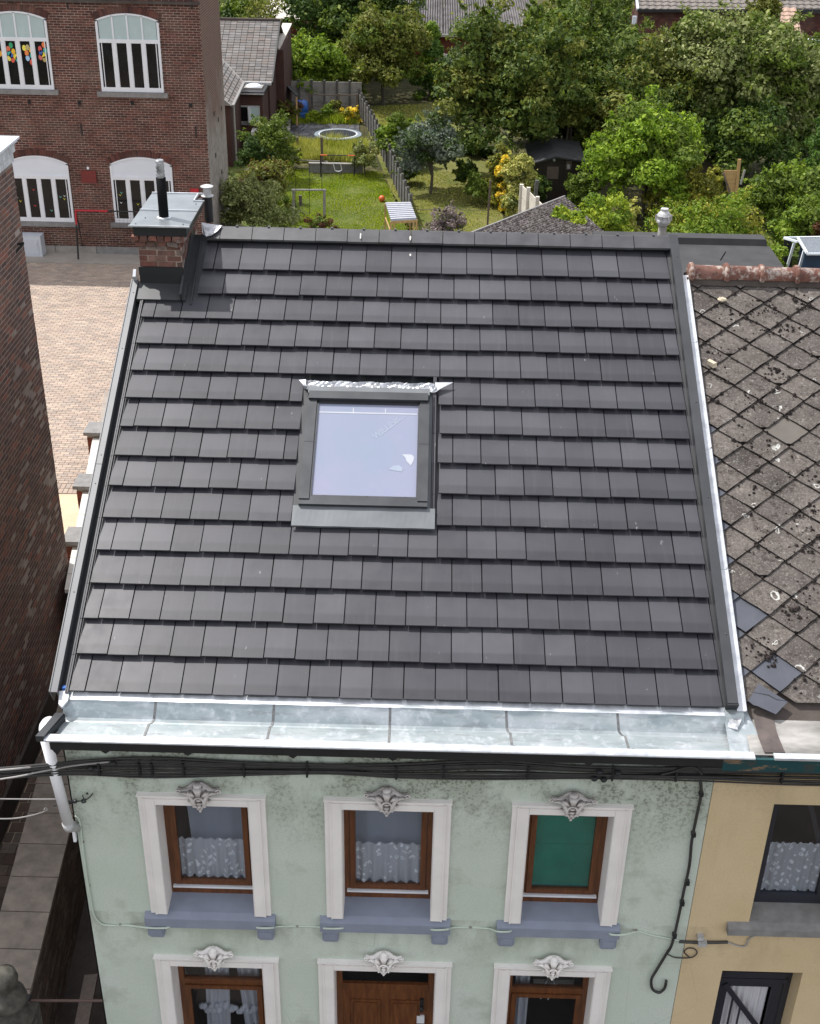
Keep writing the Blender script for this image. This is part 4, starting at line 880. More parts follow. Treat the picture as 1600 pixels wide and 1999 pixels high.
# one slipped new slate hanging over the gutter
mb = MB(); q = lambda x_, y_, o: skn(x_, y_, o)
def skn(x_, y_, n_): d = ray(x_, y_); nn = Vector((0, -SA, CA)); return CAM + d * ((nn * n_ - CAM).dot(nn) / d.dot(nn))
pl = [(1460, 1368), (1480, 1334), (1537, 1370), (1514, 1394), (1478, 1378), (1470, 1376)]
mb.extr([skn(*p, -.035) for p in pl], Vector((0, -SA, CA)) * -.008); tag(mb.build('slipped_slate', M['slate_new'], nroof), 'cracked new blue slate slipped over the gutter')
pl = [(1464, 1350), (1500, 1358), (1515, 1366), (1538, 1369), (1515, 1364.5), (1500, 1356)]; mb = MB(); mb.extr([skn(*p, -.034) for p in pl], Vector((0, -SA, CA)) * .001); mb.build('crack', M['black'], nroof)
# moss
mb = MB(); rr = random.Random(21)
cl = [(rr.uniform(6.3, 9.4), rr.uniform(.15, 5.3), rr.uniform(.05, .13)) for _ in range(75)] + [(6.50, .62, .08), (6.95, 2.7, .12), (6.75, 3.1, .10), (7.1, 1.9, .1)]
spots = [(rr.gauss(c_[0], c_[2]), rr.gauss(c_[1], c_[2])) for c_ in cl for _ in range(rr.randint(6, 26))] + [(rr.uniform(6.3, 9.6), rr.uniform(.1, 5.5)) for _ in range(4200)]
for k, (x_, s_) in enumerate(spots):
    a_ = ((x_ - ax) / hx + (s_ - as_) / hs) / 2; b_ = ((x_ - ax) / hx - (s_ - as_) / hs) / 2
    near = min(abs(a_ - round(a_)), abs(b_ - round(b_)))
    if x_ < 6.26 or not .1 < s_ < 5.5 or (x_ < 6.72 and s_ < 1.45 and not (.45 < s_ < .85 and x_ < 6.6)): continue
    if k > len(spots) - 4200 and near > .035: continue
    r0 = rr.uniform(.006, .019) * rr.choice((1, 1, 1.6)) * (1.1 if near < .05 else .9); c0_ = RP(x_, s_, NO + r0 * .05); n0 = rr.randint(5, 7)
    ring = [RP(x_ + r0 * rr.uniform(.7, 1.3) * math.cos(t), s_ + r0 * rr.uniform(.7, 1.3) * math.sin(t), NO - .014) for t in [2 * math.pi * q_ / n0 for q_ in range(n0)]]
    mb.add(ring + [RP(x_, s_, NO + r0 * .55)], [(q_, (q_ + 1) % n0, n0) for q_ in range(n0)])
tag(mb.build('moss', M['moss'], nroof, recalc=False), kind='stuff')
# terracotta ridge
rr = random.Random(6); xk = 6.22
while xk < 10.4:
    y_, z_ = ny - .02, nz - .04; mb = MB(); sg = [math.pi * q_ / 10 for q_ in range(-1, 12)]
    ring = lambda x_, r: [(x_, y_ - 1.13 * r * math.cos(t) * 1.0, z_ + 1.13 * r * math.sin(t)) for t in sg]
    prof_ = [(0, .105), (.012, .118), (.045, .120), (.060, .106), (.062, .094), (.40, .090), (.44, .088)]
    rings = [ring(xk + dx_, r) for dx_, r in prof_]; n0 = len(sg)
    mb.add([p for r in rings for p in r], [(i * n0 + k, (i + 1) * n0 + k, (i + 1) * n0 + k + 1, i * n0 + k + 1) for i in range(len(rings) - 1) for k in range(n0 - 1)] + [tuple(range(n0))])
    ob = mb.build('ridge_tile', M['clay'], nroof, smooth=True); ob.location.z += rr.uniform(-.006, .006); xk += .415
MB().extr([(6.2, ny - .13, nz - .14), (6.2, ny - .10, nz - .06), (6.2, ny + .1, nz - .06), (6.2, ny + .13, nz - .14)], (4.4, 0, 0)).build('ridge_bedding', M['mortar_black'], nroof)
# loose chunks on the roof
for p, nm in (((1410, 585), 'rounded pale mortar chunk lying on the slates below the terracotta ridge'), ((1387, 710), 'angular tan mortar chunk lying on the slates near the zinc strip')):
    c_ = skn(p[0], p[1], NO + .02); rr = random.Random(p[0]); mb = MB()
    if p[0] > 1400: mb.ball(c_, .058, 9, (1, .85, .5))
    else: mb.hexa([c_ + Vector(v) for v in ((-.05, -.00, -.01), (.02, -.055, -.03), (.06, -.03, -.02), (-.02, .035, .01), (-.05, .0, .035), (.02, -.05, .02), (.055, -.02, .03), (-.02, .035, .045))])
    mb.v = [tuple(Vector(v) + Vector([rr.uniform(-.007, .007) for _ in range(3)])) for v in mb.v]
    tag(mb.build('mortar_chunk', M['stone_bit'], loc=c_), nm, 'rubble')
# neighbour gutter
mb = MB(); mb.poly([(6.2, .10, -.12), (10.6, .10, -.12), (10.6, -.43, -.20), (6.2, -.43, -.20)]); mb.box((6.2, -.43, -.28), (10.6, .06, -.24)); ng = mb.build('box_gutter', M['concrete'], nb)
ng.data.materials[0] = simple('grey_weathered_gutter', (.25, .24, .225), .75, .0, .5, 2.2, .3, sc=(1, 3, 3))
mb = MB(); mb.box((6.40, -.50, -.200), (10.6, -.425, -.175)); mb.build('gutter_lip', M['zinc_new'], ng)
mb = MB(); q = [(1463, 1375), (1478, 1372), (1492, 1400), (1508, 1400), (1515, 1430), (1528, 1462), (1532, 1470), (1492, 1470), (1480, 1440), (1470, 1400)]
gpn = Vector((0, -.08, .53)).normalized(); gpo = Vector((7, -.43, -.194))
def gp_(x_, y_): d = ray(x_, y_); return CAM + d * ((gpo - CAM).dot(gpn) / d.dot(gpn))
mb.extr([gp_(*p) for p in q], (0, 0, .010)); tag(mb.build('torn_felt', simple('torn_brown_felt', (.085, .068, .062), .8, 0, .35, 6, .5), ng), 'torn brown roofing felt strip')
mb = MB(); mb.box((5.94, -.49, -.345), (10.6, -.46, -.205)); mb.box((5.94, -.47, -.345), (10.6, -.19, -.335))
def peel():
    t = NT('peeling_teal_paint'); n = t.noise(2.2, 6, (1, 1, 3.5), .75); c = t.mix(t.ramp(n, (.56, 0.), (.60, 1.)), (.010, .050, .055), (.16, .11, .07)); c = t.mix(t.ramp(t.noise(7, 5), (.55, 0.), (.62, .8)), c, (.04, .045, .04)); return t.fin(c, .7, 0, n, .5, .01, .3)
mb.build('fascia', peel(), ng)
# windows of the neighbour
y = FY
for i, h in enumerate((nh[0], nh[2])):
    wn = bpy.data.objects.new('window', None); COL.objects.link(wn); wn.parent = nb; wn.location = Vector(((h[0] + h[1]) / 2, FY, h[2])) - nb.location
    a, b = h[0], h[1]; win_frame(wn, a, b, h[3], h[2], SY, M['frame_dark'], None, .07, M['glass'], False); room(wn, a, b, h[2], h[3], SY + .06)
    mb = MB(); mb.hexa([(a - .22, FY - .08, -2.75), (b + .22, FY - .08, -2.75), (b + .22, FY, -2.75), (a - .22, FY, -2.75), (a - .22, FY - .08, -2.66), (b + .22, FY - .08, -2.66), (b + .22, FY, -2.63), (a - .22, FY, -2.63)])
    mb.hexa([(a, FY, -2.70), (b, FY, -2.70), (b, SY + .06, -2.70), (a, SY + .06, -2.70), (a, FY, -2.625), (b, FY, -2.625), (b, SY + .06, -2.575), (a, SY + .06, -2.575)]); mb.build('sill', M['stone_grey'], wn)
mb = MB(); mb.extr([(6.95, SY + .10, -1.0), (7.0, SY + .10, -1.0), (7.32, SY + .10, -1.9), (7.27, SY + .10, -1.9)], (0, .03, 0)); tag(mb.build('leaning_bar', M['frame_dark'], loc=(7.1, SY + .1, -1.9)), 'slanting dark bar behind the neighbour window above its lace curtain', 'bar')
c = drape(6.68, 7.32, -2.44, -1.80, SY + .05, 7, .014, M['lace2'], 'cafe_curtain', .05, True, seed=8); tag(c, 'gathered white lace half curtain in the upper window of the yellow house', 'curtain')
wn = bpy.data.objects.new('door_opening', None); COL.objects.link(wn); wn.parent = nb; h = nh[1]; wn.location = Vector((6.85, FY, G)) - nb.location; a, b = h[0], h[1]; room(wn, a, b, G, h[3], SY + .06)
mb = MB(); mb.box((a, SY, G), (a + .07, SY + .06, h[3])); mb.box((b - .07, SY, G), (b, SY + .06, h[3])); mb.box((a + .07, SY, h[3] - .05), (b - .07, SY + .06, h[3])); mb.box((a + .07, SY - .03, h[3] - .34), (b - .07, SY + .06, h[3] - .25)); mb.build('door_frame', M['frame_dark'], wn)
MB().box((a + .07, SY + .02, h[3] - .25), (b - .07, SY + .03, h[3] - .05)).build('pane', M['glass_dark'], wn)
mb = MB(); z1 = h[3] - .42; mb.box((a + .07, SY + .01, G), (a + .18, SY + .05, z1)); mb.box((b - .18, SY + .01, G), (b - .07, SY + .05, z1)); mb.box((a + .18, SY + .01, z1 - .10), (b - .18, SY + .05, z1)); mb.bar((a + .14, SY + .0, z1 - .06), (b - .25, SY + .0, z1 - .75), .06, .02, (0, 1, 0)); mb.box((a + .05, SY - .03, z1 + .01), (b - .05, SY + .03, z1 + .07)); mb.build('door_leaf', M['frame_dark'], wn)
for p in ((a + .26, z1 - .24), (a + .36, z1 - .36)): MB().tube([(p[0], SY - .0, z1 - .8), (p[0], SY - .0, p[1] - .05)], .012, 6).build('scroll_bar', M['frame_dark'], wn)
c = drape(a + .20, b - .2, -5.4, z1 - .11, SY + .08, 6, .02, M['net_white'], 'door_curtain', 0, seed=9); tag(c, 'striped white curtain behind the door glass of the yellow house', 'curtain')
# rear flat roof extension
mb = MB(); mb.box((6.35, 10.62, G), (9.55, 14.4, -.08)); ext = mb.build('rear_extension', M['mortar_dark'], nb)
mb = MB(); mb.hexa([(6.3, 10.3, -.08), (9.62, 10.3, -.08), (9.62, 13.95, -.02), (6.3, 13.95, -.02), (6.3, 10.3, -.02), (9.62, 10.3, -.02), (9.62, 13.95, .03), (6.3, 13.95, .03)]); mb.build('flat_roof', M['felt'], nb)
mb = MB(); mb.hexa([(6.3, 13.95, -.05), (9.62, 13.95, -.05), (9.62, 14.35, -.05), (6.3, 14.35, -.05), (6.3, 14.02, .14), (9.55, 14.02, .14), (9.55, 14.32, .14), (6.3, 14.32, .14)]); mb.build('roof_upstand', M['felt'], nb)
MB().tube([PZ(1406, 508, .1), PZ(1416, 492, .35)], .012, 5).build('antenna_rod', M['black'], nb)
# fibre-cement vent seen beyond our ridge
v0 = PY(1291, 460, 8.2); vt = thing('roof_vent', v0, 'pale fibre-cement flue with a round cowl standing behind the right end of the roof ridge', 'vent')
MB().lathe(v0, [(.062, -.9), (.060, .0), (.058, .16)], 16).build('pipe', M['concrete'], vt, smooth=True)
mb = MB(); mb.lathe(v0, [(.062, .15), (.072, .155), (.092, .19), (.100, .20), (.100, .225), (.088, .23), (.088, .275), (.100, .28), (.100, .29), (.08, .325), (.055, .355), (.055, .39), (.042, .392)], 18); cwl = mb.build('cowl', M['vent_grey'], vt)
for k in range(6):
    t = math.pi / 3 * k; mb = MB(); mb.bar(v0 + Vector((.108 * math.cos(t), .108 * math.sin(t), .22)), v0 + Vector((.108 * math.cos(t), .108 * math.sin(t), .30)), .016, .02, (math.cos(t), math.sin(t), 0)); mb.build('cowl_strut', M['vent_grey'], cwl)
p = PY(1291, 468, 8.2)

# ------------------------------------------------------------------ ground
mb = MB(); mb.poly([(-400, -300, G - .02), (400, -300, G - .02), (400, 900, G - .02), (-400, 900, G - .02)]); tag(mb.build('ground', M['earth'], recalc=False), kind='structure')
mb = MB(); mb.poly([(-30, -14, G - .012), (30, -14, G - .012), (30, -.7, G - .012), (-30, -.7, G - .012)]); tag(mb.build('road', M['mortar_black'], recalc=False), kind='structure')
# ------------------------------------------------------------------ courtyard
cy = thing('courtyard_paving', (-5, 22, G), None, None); tag(cy, kind='structure')
mb = MB(); mb.poly([(-16, 14.2, G), (-2.6, 14.2, G), (-2.6, 29.6, G), (-16, 29.6, G)]); b_ = mb.build('paving_bed', M['mortar'], cy, recalc=False)
brickwork(cy, (-12.5, 14.9, G + .001), (1, 0, 0), (0, 0, 1), 9.3, 14.7, M['paver'], (), 280, .205, .095, .012, .012, 'paver', 4)
rr = random.Random(8); rest = MB()
for i in range(2):
    for k in range(60):
        x_ = -9.3 + k * .107 + rr.uniform(-.005, .005); y_ = 14.45 + i * .222 + rr.uniform(-.01, .01)
        mb = MB(); mb.box((x_, y_, G), (x_ + .095, y_ + .205, G + .014)); mb.build('paver', M['paver'], cy)
mb = MB(); mb.poly([(-16, 4, G + .006), (-2.6, 4, G + .006), (-2.6, 14.42, G + .006), (-16, 14.42, G + .006)]); tag(mb.build('sandy_ground', M['sand'], recalc=False), kind='structure')
mb = MB(); mb.box((-16, 29.6, G - .1), (-2.2, 30.62, G + .03)); tag(mb.build('concrete_strip', simple('wall_foot_concrete', (.30, .27, .235), .9, 0, .12, 2, .2), recalc=False), kind='structure')
# ------------------------------------------------------------------ garden boundary wall with piers, left of the house
gw = thing('boundary_wall', (-3.0, 11, G), 'low brick boundary wall with pale coping and stone-capped piers left of the roof verge', 'wall')
def bx(y_): return -2.86 - (y_ - 8.6) * .155      # left face
mb = MB(); mb.hexa([(bx(8.0) + .05, 8.0, G), (bx(8.0) + .30, 8.0, G), (bx(16) + .30, 16, G), (bx(16) + .05, 16, G), (bx(8.0) + .05, 8.0, -4.27), (bx(8.0) + .30, 8.0, -4.27), (bx(16) + .30, 16, -4.27), (bx(16) + .05, 16, -4.27)]); mb.build('wall_core', M['mortar_dark'], gw)
yy = 8.0
while yy < 13.6:
    mb = MB(); y1 = yy + .485; mb.hexa([(bx(yy), yy, -4.27), (bx(yy) + .36, yy, -4.27), (bx(y1) + .36, y1, -4.27), (bx(y1), y1, -4.27), (bx(yy), yy, -4.20), (bx(yy) + .36, yy, -4.20), (bx(y1) + .36, y1, -4.20), (bx(y1), y1, -4.20)]); mb.build('coping_slab', M['white_stone'], gw); yy += .5
for y_ in (13.62, 11.35, 9.35):
    x_ = bx(y_) - .12; brickwork(gw, (x_, y_, G), (1, 0, 0), (0, -1, 0), .44, 1.86, M['brick_red'], (), 12, .21, .06, .012, .008, 'brick', int(y_))
    MB().box((x_ + .004, y_ + .004, G), (x_ + .436, y_ + .40, -4.13)).build('pier', M['mortar_dark'], gw)
    mb = MB(); mb.box((x_ - .05, y_ - .06, -4.13), (x_ + .49, y_ + .46, -4.06)); mb.build('pier_cap', M['stone_grey'], gw)
# ------------------------------------------------------------------ big brick building on the left
lb = thing('brick_building', (-6, 4, G), 'tall dark brick building cut by the left edge with a white zinc-topped cornice', 'building')
LXX, LY0, LY1 = -2.92, 1.5, 8.85
mb = MB(); mb.box((-12, LY0, G), (LXX - .001, LY1, 2.72)); mb.build('wall_core', M['mortar_left'], lb)
brickwork(lb, (LXX, LY1, G + .5), (0, -1, 0), (1, 0, 0), LY1 - LY0, 8.15, M['brick_left'], (), 290, .203, .057, .018, .0012, 'brick', 12)
MB().box((LXX - .1, LY0, G), (LXX + .05, LY1 + .05, G + .5)).build('plinth', M['mortar_black'], lb)
mb = MB(); mb.box((-12, LY0, 2.66), (LXX + .03, LY1 + .0, 2.80)); mb.box((-12, LY0, 2.80), (LXX + .06, LY1 + .02, 2.93)); mb.box((-12, LY0, 2.93), (LXX + .10, LY1 + .05, 2.97)); mb.build('cornice', simple('dirty_white_cornice', (.52, .54, .56), .7, .0, .3, 9, .3), lb)
MB().box((-12, LY0, 2.97), (LXX + .13, LY1 + .08, 3.0)).build('cornice_edge', M['white_panel'], lb); MB().box((-12, LY0, 3.0), (LXX - .12, LY1 - .1, 3.01)).build('flat_roof', M['felt'], lb)
p = PX(34, 478, LXX); mb = MB(); mb.bar(p + Vector((-.02, 0, 0)), p + Vector((.10, 0, .03)), .02, .03); mb.bar(p + Vector((-.02, -.12, -.10)), p + Vector((.09, 0, .02)), .02, .03); mb.build('wall_bracket', M['black'], lb)
# ------------------------------------------------------------------ alley
al = thing('alley_paving', (-2.3, 3, G), None, None); tag(al, kind='structure')
brickwork(al, (-2.95, -1.5, G + .002), (1, 0, 0), (0, 0, 1), 1.45, 10.0, M['brick_wall'], (), 150, .21, .20, .012, .010, 'paver', 14)
MB().poly([(-2.95, -1.5, G + .001), (-.2, -1.5, G + .001), (-.2, 9, G + .001), (-2.95, 9, G + .001)]).build('paving_bed', M['mortar_black'], al, recalc=False)
aw = thing('coped_wall', (-1.5, 2, G), 'low dark brick wall capped with weathered grey slabs in the alley', 'wall')
def rx(y_): return -1.155 - (y_ - .25) * .078
def lx_(y_): return -1.745 - (y_ - .25) * .085
yl = [-.35, .18, .74, 1.30, 1.86, 2.42, 2.98, 3.54, 4.1, 4.7, 5.3, 5.9, 6.5]
U_ = Vector((-.078, 1, 0)).normalized(); N2 = Vector((1, .078, 0)).normalized()
mb = MB(); mb.hexa([(lx_(-.35) + .05, -.35, G), (rx(-.35) - .05, -.35, G), (rx(7) - .05, 7, G), (lx_(7) + .05, 7, G), (lx_(-.35) + .05, -.35, -4.46), (rx(-.35) - .05, -.35, -4.46), (rx(7) - .05, 7, -4.46), (lx_(7) + .05, 7, -4.46)]); mb.build('wall_core', M['mortar_dark'], aw)
brickwork(aw, (rx(-.35) - .048, -.35, G), U_, N2, 7.2, 1.52, M['brick_wall'], (), 200, .20, .055, .012, .012, 'brick', 15)
for y0_, y1_ in zip(yl[:-1], yl[1:]):
    mb = MB(); e = .008; mb.hexa([(lx_(y0_), y0_ + e, -4.46), (rx(y0_), y0_ + e, -4.46), (rx(y1_), y1_ - e, -4.46), (lx_(y1_), y1_ - e, -4.46), (lx_(y0_), y0_ + e, -4.40), (rx(y0_), y0_ + e, -4.40), (rx(y1_), y1_ - e, -4.40), (lx_(y1_), y1_ - e, -4.40)]); mb.build('coping_slab', M['slab'], aw)
# urn finial on a pier
uq = PY(6, 1925, -.5)
up_ = thing('gate_pier', (uq.x, -.5, G), 'gate pier topped by a moss-spotted stone ball finial at the lower left corner', 'pier')
mb = MB(); mb.box((uq.x - .24, -.74, G), (uq.x + .24, -.26, uq.z - .53)); mb.build('shaft', M['mossy_stone'], up_)
uc = Vector((uq.x + .02, -.5, uq.z - .53)); mb = MB(); mb.lathe(uc, [(.24, 0), (.24, .06), (.17, .10), (.10, .15), (.11, .20), (.17, .25), (.205, .33), (.19, .41), (.12, .46), (.085, .49), (.10, .52), (.135, .57), (.15, .64), (.135, .71), (.09, .76), (.0, .785)], 24); fn = mb.build('finial', M['mossy_stone'], up_, smooth=True)
b0, b1 = PY(54, 1953, -.25), PY(200, 1953, -.20); ib = MB(); ib.tube([b0, b1], .016, 8); ibo = ib.build('iron_bar', simple('rusty_iron', (.10, .065, .055), .7, .3, .3, 8), loc=b0); tag(ibo, 'rusty iron bar from the stone finial pier to the corner of the green house', 'bar')
mb = MB(); mb.box((-.05, -.04, -.06), (.03, .04, .06)); mb.v = [tuple(Vector(v) + b0) for v in mb.v]; mb.build('bar_fixing', M['black'], ibo)
pl0 = PZ(165, 1990, -5.2); mb = MB(); mb.bar(PZ(178, 1905, -5.3), PZ(168, 1999, -4.8) + Vector((0, -.6, 0)), .16, .05); tag(mb.build('leaning_plank', M['wood_old'], loc=PZ(175, 1930, -5.3)), 'brown wooden board lying in the narrow gap beside the green house', 'board')

# ------------------------------------------------------------------ school building
SYY = 30.6; SBY = 34.35
sc = thing('school_building', (-8, SYY, G), 'two-storey red brick school building with white arched windows', 'building')
SW = [dict(x0=-7.03, x1=-5.11, z0=-.78, z1=1.30, rise=.20, tr=.70, up=True), dict(x0=-10.42, x1=-8.50, z0=-.76, z1=1.30, rise=.20, tr=.70, up=True),
      dict(x0=-7.03, x1=-5.05, z0=-4.90, z1=-3.02, rise=.24, tr=-3.46, up=False), dict(x0=-10.36, x1=-8.36, z0=-4.92, z1=-3.04, rise=.24, tr=-3.48, up=False),
      dict(x0=-13.8, x1=-11.9, z0=-.78, z1=1.30, rise=.20, tr=.70, up=True)]
XS0, XS1 = -14.5, -3.86
mb = MB(); mb.box((XS0, SYY + .012, G), (XS1 - .012, SBY, 3.1)); mb.build('wall_core', M['mortar'], sc)
hol = [(w_['x0'] - XS0 - (.0), w_['x1'] - XS0, w_['z0'] - .16 - (G + .25), w_['z1'] + .18 - (G + .25), w_['rise'] + .0) for w_ in SW]
brickwork(sc, (XS0, SYY + .010, G + .25), (1, 0, 0), (0, -1, 0), XS1 - XS0, 8.5, M['brick_school'], hol, 200, .205, .058, .0165, .006, 'brick', 17)
for a_, b_, zt_ in ((XS0, -9.1, G + .27), (-9.1, -7.75, G + .27), (-7.75, -6.3, G + .27), (-6.3, XS1, G + .27)): MB().box((a_ + .01, SYY - .03, G), (b_ - .01, SYY + .012, zt_)).build('plinth_slab', M['concrete'] if a_ < -9 else M['stone_grey'], sc)
MB().box((XS0, SYY - .10, 1.78), (XS1 + .02, SYY + .01, 1.86)).build('string_course', M['mortar_black'], sc); MB().box((XS0, SYY - .25, 3.1), (XS1 + .2, SBY + .2, 3.35)).build('cornice', M['stone_grey'], sc)
for w_ in SW:
    a, b, z0, z1, rs = w_['x0'], w_['x1'], w_['z0'], w_['z1'], w_['rise']; mid = (a + b) / 2; hw_ = (b - a) / 2
    wn = bpy.data.objects.new('window', None); COL.objects.link(wn); wn.parent = sc; wn.location = Vector((mid, SYY, z0)) - sc.location
    Rr = (hw_ ** 2 + rs ** 2) / (2 * rs); cz_ = z1 + rs - Rr
    arc = lambda x_, k=0.0: cz_ + math.sqrt(max(0, (Rr + k) ** 2 - (x_ - mid) ** 2))
    th = math.asin(hw_ / Rr); nb_ = 25; ab_ = []
    for k in range(nb_):          # soldier arch
        t0 = -th * 1.04 + 2.08 * th * k / nb_; t1 = -th * 1.04 + 2.08 * th * (k + 1) / nb_ - .0085 / Rr * 1.2
        P = lambda t, r: (mid + r * math.sin(t), 0, cz_ + r * math.cos(t))
        r0_, r1_ = Rr + .004, Rr + .205; c = [P(t0, r0_), P(t1, r0_), P(t1, r1_), P(t0, r1_)]
        mb = MB(); mb.hexa([(q_[0], SYY + .01, q_[2]) for q_ in c] + [(q_[0], SYY - .012, q_[2]) for q_ in c]); mb.build('arch_brick', M['brick_school'], wn)
    mb = MB(); N_ = 14; yb = SYY - .0035      # recess back
    pts = [(a, yb, z0), (b, yb, z0)] + [(b - (b - a) * i / N_, yb, arc(b - (b - a) * i / N_)) for i in range(N_ + 1)]
    mb.poly(pts); mb.build('recess_back', M['dark_void'], wn, recalc=False)
    MB().box((a - .14, SYY - .12, z0 - .15), (b + .12, SYY + .01, z0 - .01)).build('sill', M['stone_grey'], wn)
    yf = SYY - .01
    def fb(p, q, nm='frame', mt='white_frame', dd=.04): MB().box((p[0], yf - dd, p[1]), (q[0], yf, q[1])).build(nm, M[mt], wn)
    fb((a, z0), (a + .07, z1)); fb((b - .07, z0), (b, z1)); fb((a + .07, z0), (b - .07, z0 + .13)); fb((a + .07, w_['tr'] - .05), (b - .07, w_['tr'] + .06), 'transom')
    mb = MB()
    for i in range(N_):
        xa, xb = a + (b - a) * i / N_, a + (b - a) * (i + 1) / N_
        mb.hexa([(xa, yf - .04, arc(xa) - .05), (xb, yf - .04, arc(xb) - .05), (xb, yf, arc(xb) - .05), (xa, yf, arc(xa) - .05), (xa, yf - .04, arc(xa)), (xb, yf - .04, arc(xb)), (xb, yf, arc(xb)), (xa, yf, arc(xa))])
    mb.build('arched_head', M['white_frame'], wn)
    n4 = 4; wd = (b - a - .14) / n4
    for k in range(n4):
        u0 = a + .07 + k * wd; u1 = u0 + wd
        if k: fb((u0 - .055, z0 + .13), (u0 + .055, w_['tr'] - .05), 'mullion')
        MB().box((u0 + .055, yf - .018, z0 + .13), (u1 - .055, yf - .010, w_['tr'] - .05)).build('pane', M['glass_dark'], wn)
        fb((u0 + .05, z0 + .13), (u0 + .075, w_['tr'] - .05), 'sash', dd=.025); fb((u1 - .075, z0 + .13), (u1 - .05, w_['tr'] - .05), 'sash', dd=.025)
        if w_['up']:
            if k: fb((u0 - .025, w_['tr'] + .06), (u0 + .025, arc(u0) - .03), 'glazing_bar')
            ps = [(u0 + .02, w_['tr'] + .06), (u1 - .02, w_['tr'] + .06)] + [(u1 - .02 - (wd - .04) * i / 4, arc(u1 - .02 - (wd - .04) * i / 4) - .04) for i in range(5)]
            mb = MB(); mb.extr([(p_[0], yf - .015, p_[1]) for p_ in ps], (0, .006, 0)); mb.build('frosted_pane', M['frost'], wn)
    if not w_['up']:
        ps = [(a + .03, w_['tr'] + .06), (b - .03, w_['tr'] + .06)] + [(b - .03 - (b - a - .06) * i / 12, arc(b - .03 - (b - a - .06) * i / 12) - .03) for i in range(13)]
        mb = MB(); mb.extr([(p_[0], yf - .02, p_[1]) for p_ in ps], (0, .008, 0)); mb.build('white_panel', M['white_panel'], wn)
        rr = random.Random(int(a * 10)); cols = [(.6, .6, .6), (.55, .05, .05), (.55, .5, .05), (.15, .45, .35), (.6, .6, .62)]
        for q_ in range(9):       # paper birds on the glass
            k = rr.randrange(4); bx_ = a + .07 + k * wd + rr.uniform(.13, .32); bz = rr.uniform(z0 + .25, w_['tr'] - .35); s_ = .05
            mb = MB(); mb.poly([(bx_ - s_, yf - .022, bz + s_), (bx_, yf - .022, bz - s_ * .5), (bx_ + .01, yf - .022, bz + .01)]); mb.poly([(bx_ + s_, yf - .022, bz + s_), (bx_, yf - .022, bz - s_ * .5), (bx_ + .005, yf - .022, bz + .01)])
            mb.build('paper_bird', bpy.data.materials.get('bird%d' % (q_ % 5)) or simple('bird%d' % (q_ % 5), cols[q_ % 5], .8), wn, recalc=False)
    elif a < -8 and a > -11:
        pix = [((8, 93), (.05, .35, .30)), ((0, 105), (.75, .38, .03)), ((21, 89), (.03, .33, .15)), ((16, 96), (.65, .14, .07)), ((26, 101), (.78, .45, .03)), ((18, 105), (.05, .38, .36)), ((22, 109), (.05, .12, .40)), ((30, 111), (.75, .60, .05)), ((18, 114), (.7, .6, .12)), ((25, 117), (.60, .10, .06)), ((34, 116), (.05, .36, .32)), ((47, 94), (.75, .65, .1)), ((53.5, 93), (.45, .38, .18)), ((60, 98), (.78, .45, .05)), ((52, 104), (.72, .22, .06)), ((62, 109), (.05, .36, .33)), ((54, 114), (.35, .55, .75)), ((62, 122), (.62, .10, .06)), ((85, 88), (.70, .18, .05)), ((78, 96), (.6, .09, .08)), ((88, 99), (.05, .38, .33)), ((80, 104), (.06, .12, .42)), ((85, 108), (.78, .62, .06)), ((79, 112), (.5, .12, .1)), ((87, 116), (.42, .33, .12))]
        for (x_, y_), c in pix:
            q_ = PY(x_, y_, SYY - .035); mb = MB(); mb.extr([(q_.x + .075 * math.cos(t) * .82, SYY - .032, q_.z + .088 * math.sin(t)) for t in np.linspace(0, 2 * math.pi, 11)[:-1]], (0, .003, 0))
            nm = 'paper_%d_%d_%d' % tuple(int(v * 99) for v in c); mb.build('paper_balloon', bpy.data.materials.get(nm) or simple(nm, c, .7), wn)
for x_, z_ in ((57, 199), (155, 201), (258, 201), (372, 206)):
    p = PY(x_, z_, SYY - .01); MB().box((p.x - .05, SYY - .012, p.z - .06), (p.x + .05, SYY - .004, p.z + .06)).build('vent_hole', M['dark_void'], sc)
for x_, z_, h_ in ((159, 254, .36), (382, 257, .36), (131, 5, .3), (374, 8, .3)):
    p = PY(x_, z_, SYY - .01); MB().box((p.x - .02, SYY - .025, p.z - h_ / 2), (p.x + .02, SYY - .004, p.z + h_ / 2)).build('wall_anchor', M['black'], sc)
p = PY(173.5, 345, SYY); MB().box((p.x - .24, SYY - .05, p.z - .2), (p.x + .24, SYY - .004, p.z + .2)).build('red_board', M['red_board'], sc); p = PY(172, 328, SYY); MB().box((p.x - .035, SYY - .05, p.z - .035), (p.x + .035, SYY - .004, p.z + .035)).build('sensor', M['white_frame'], sc)
MB().box((PY(372, 373, SYY).x, SYY - .05, PY(372, 376, SYY).z), (PY(388, 373, SYY).x, SYY - .0, PY(372, 368, SYY).z)).build('red_sign', M['red_paint'], sc)
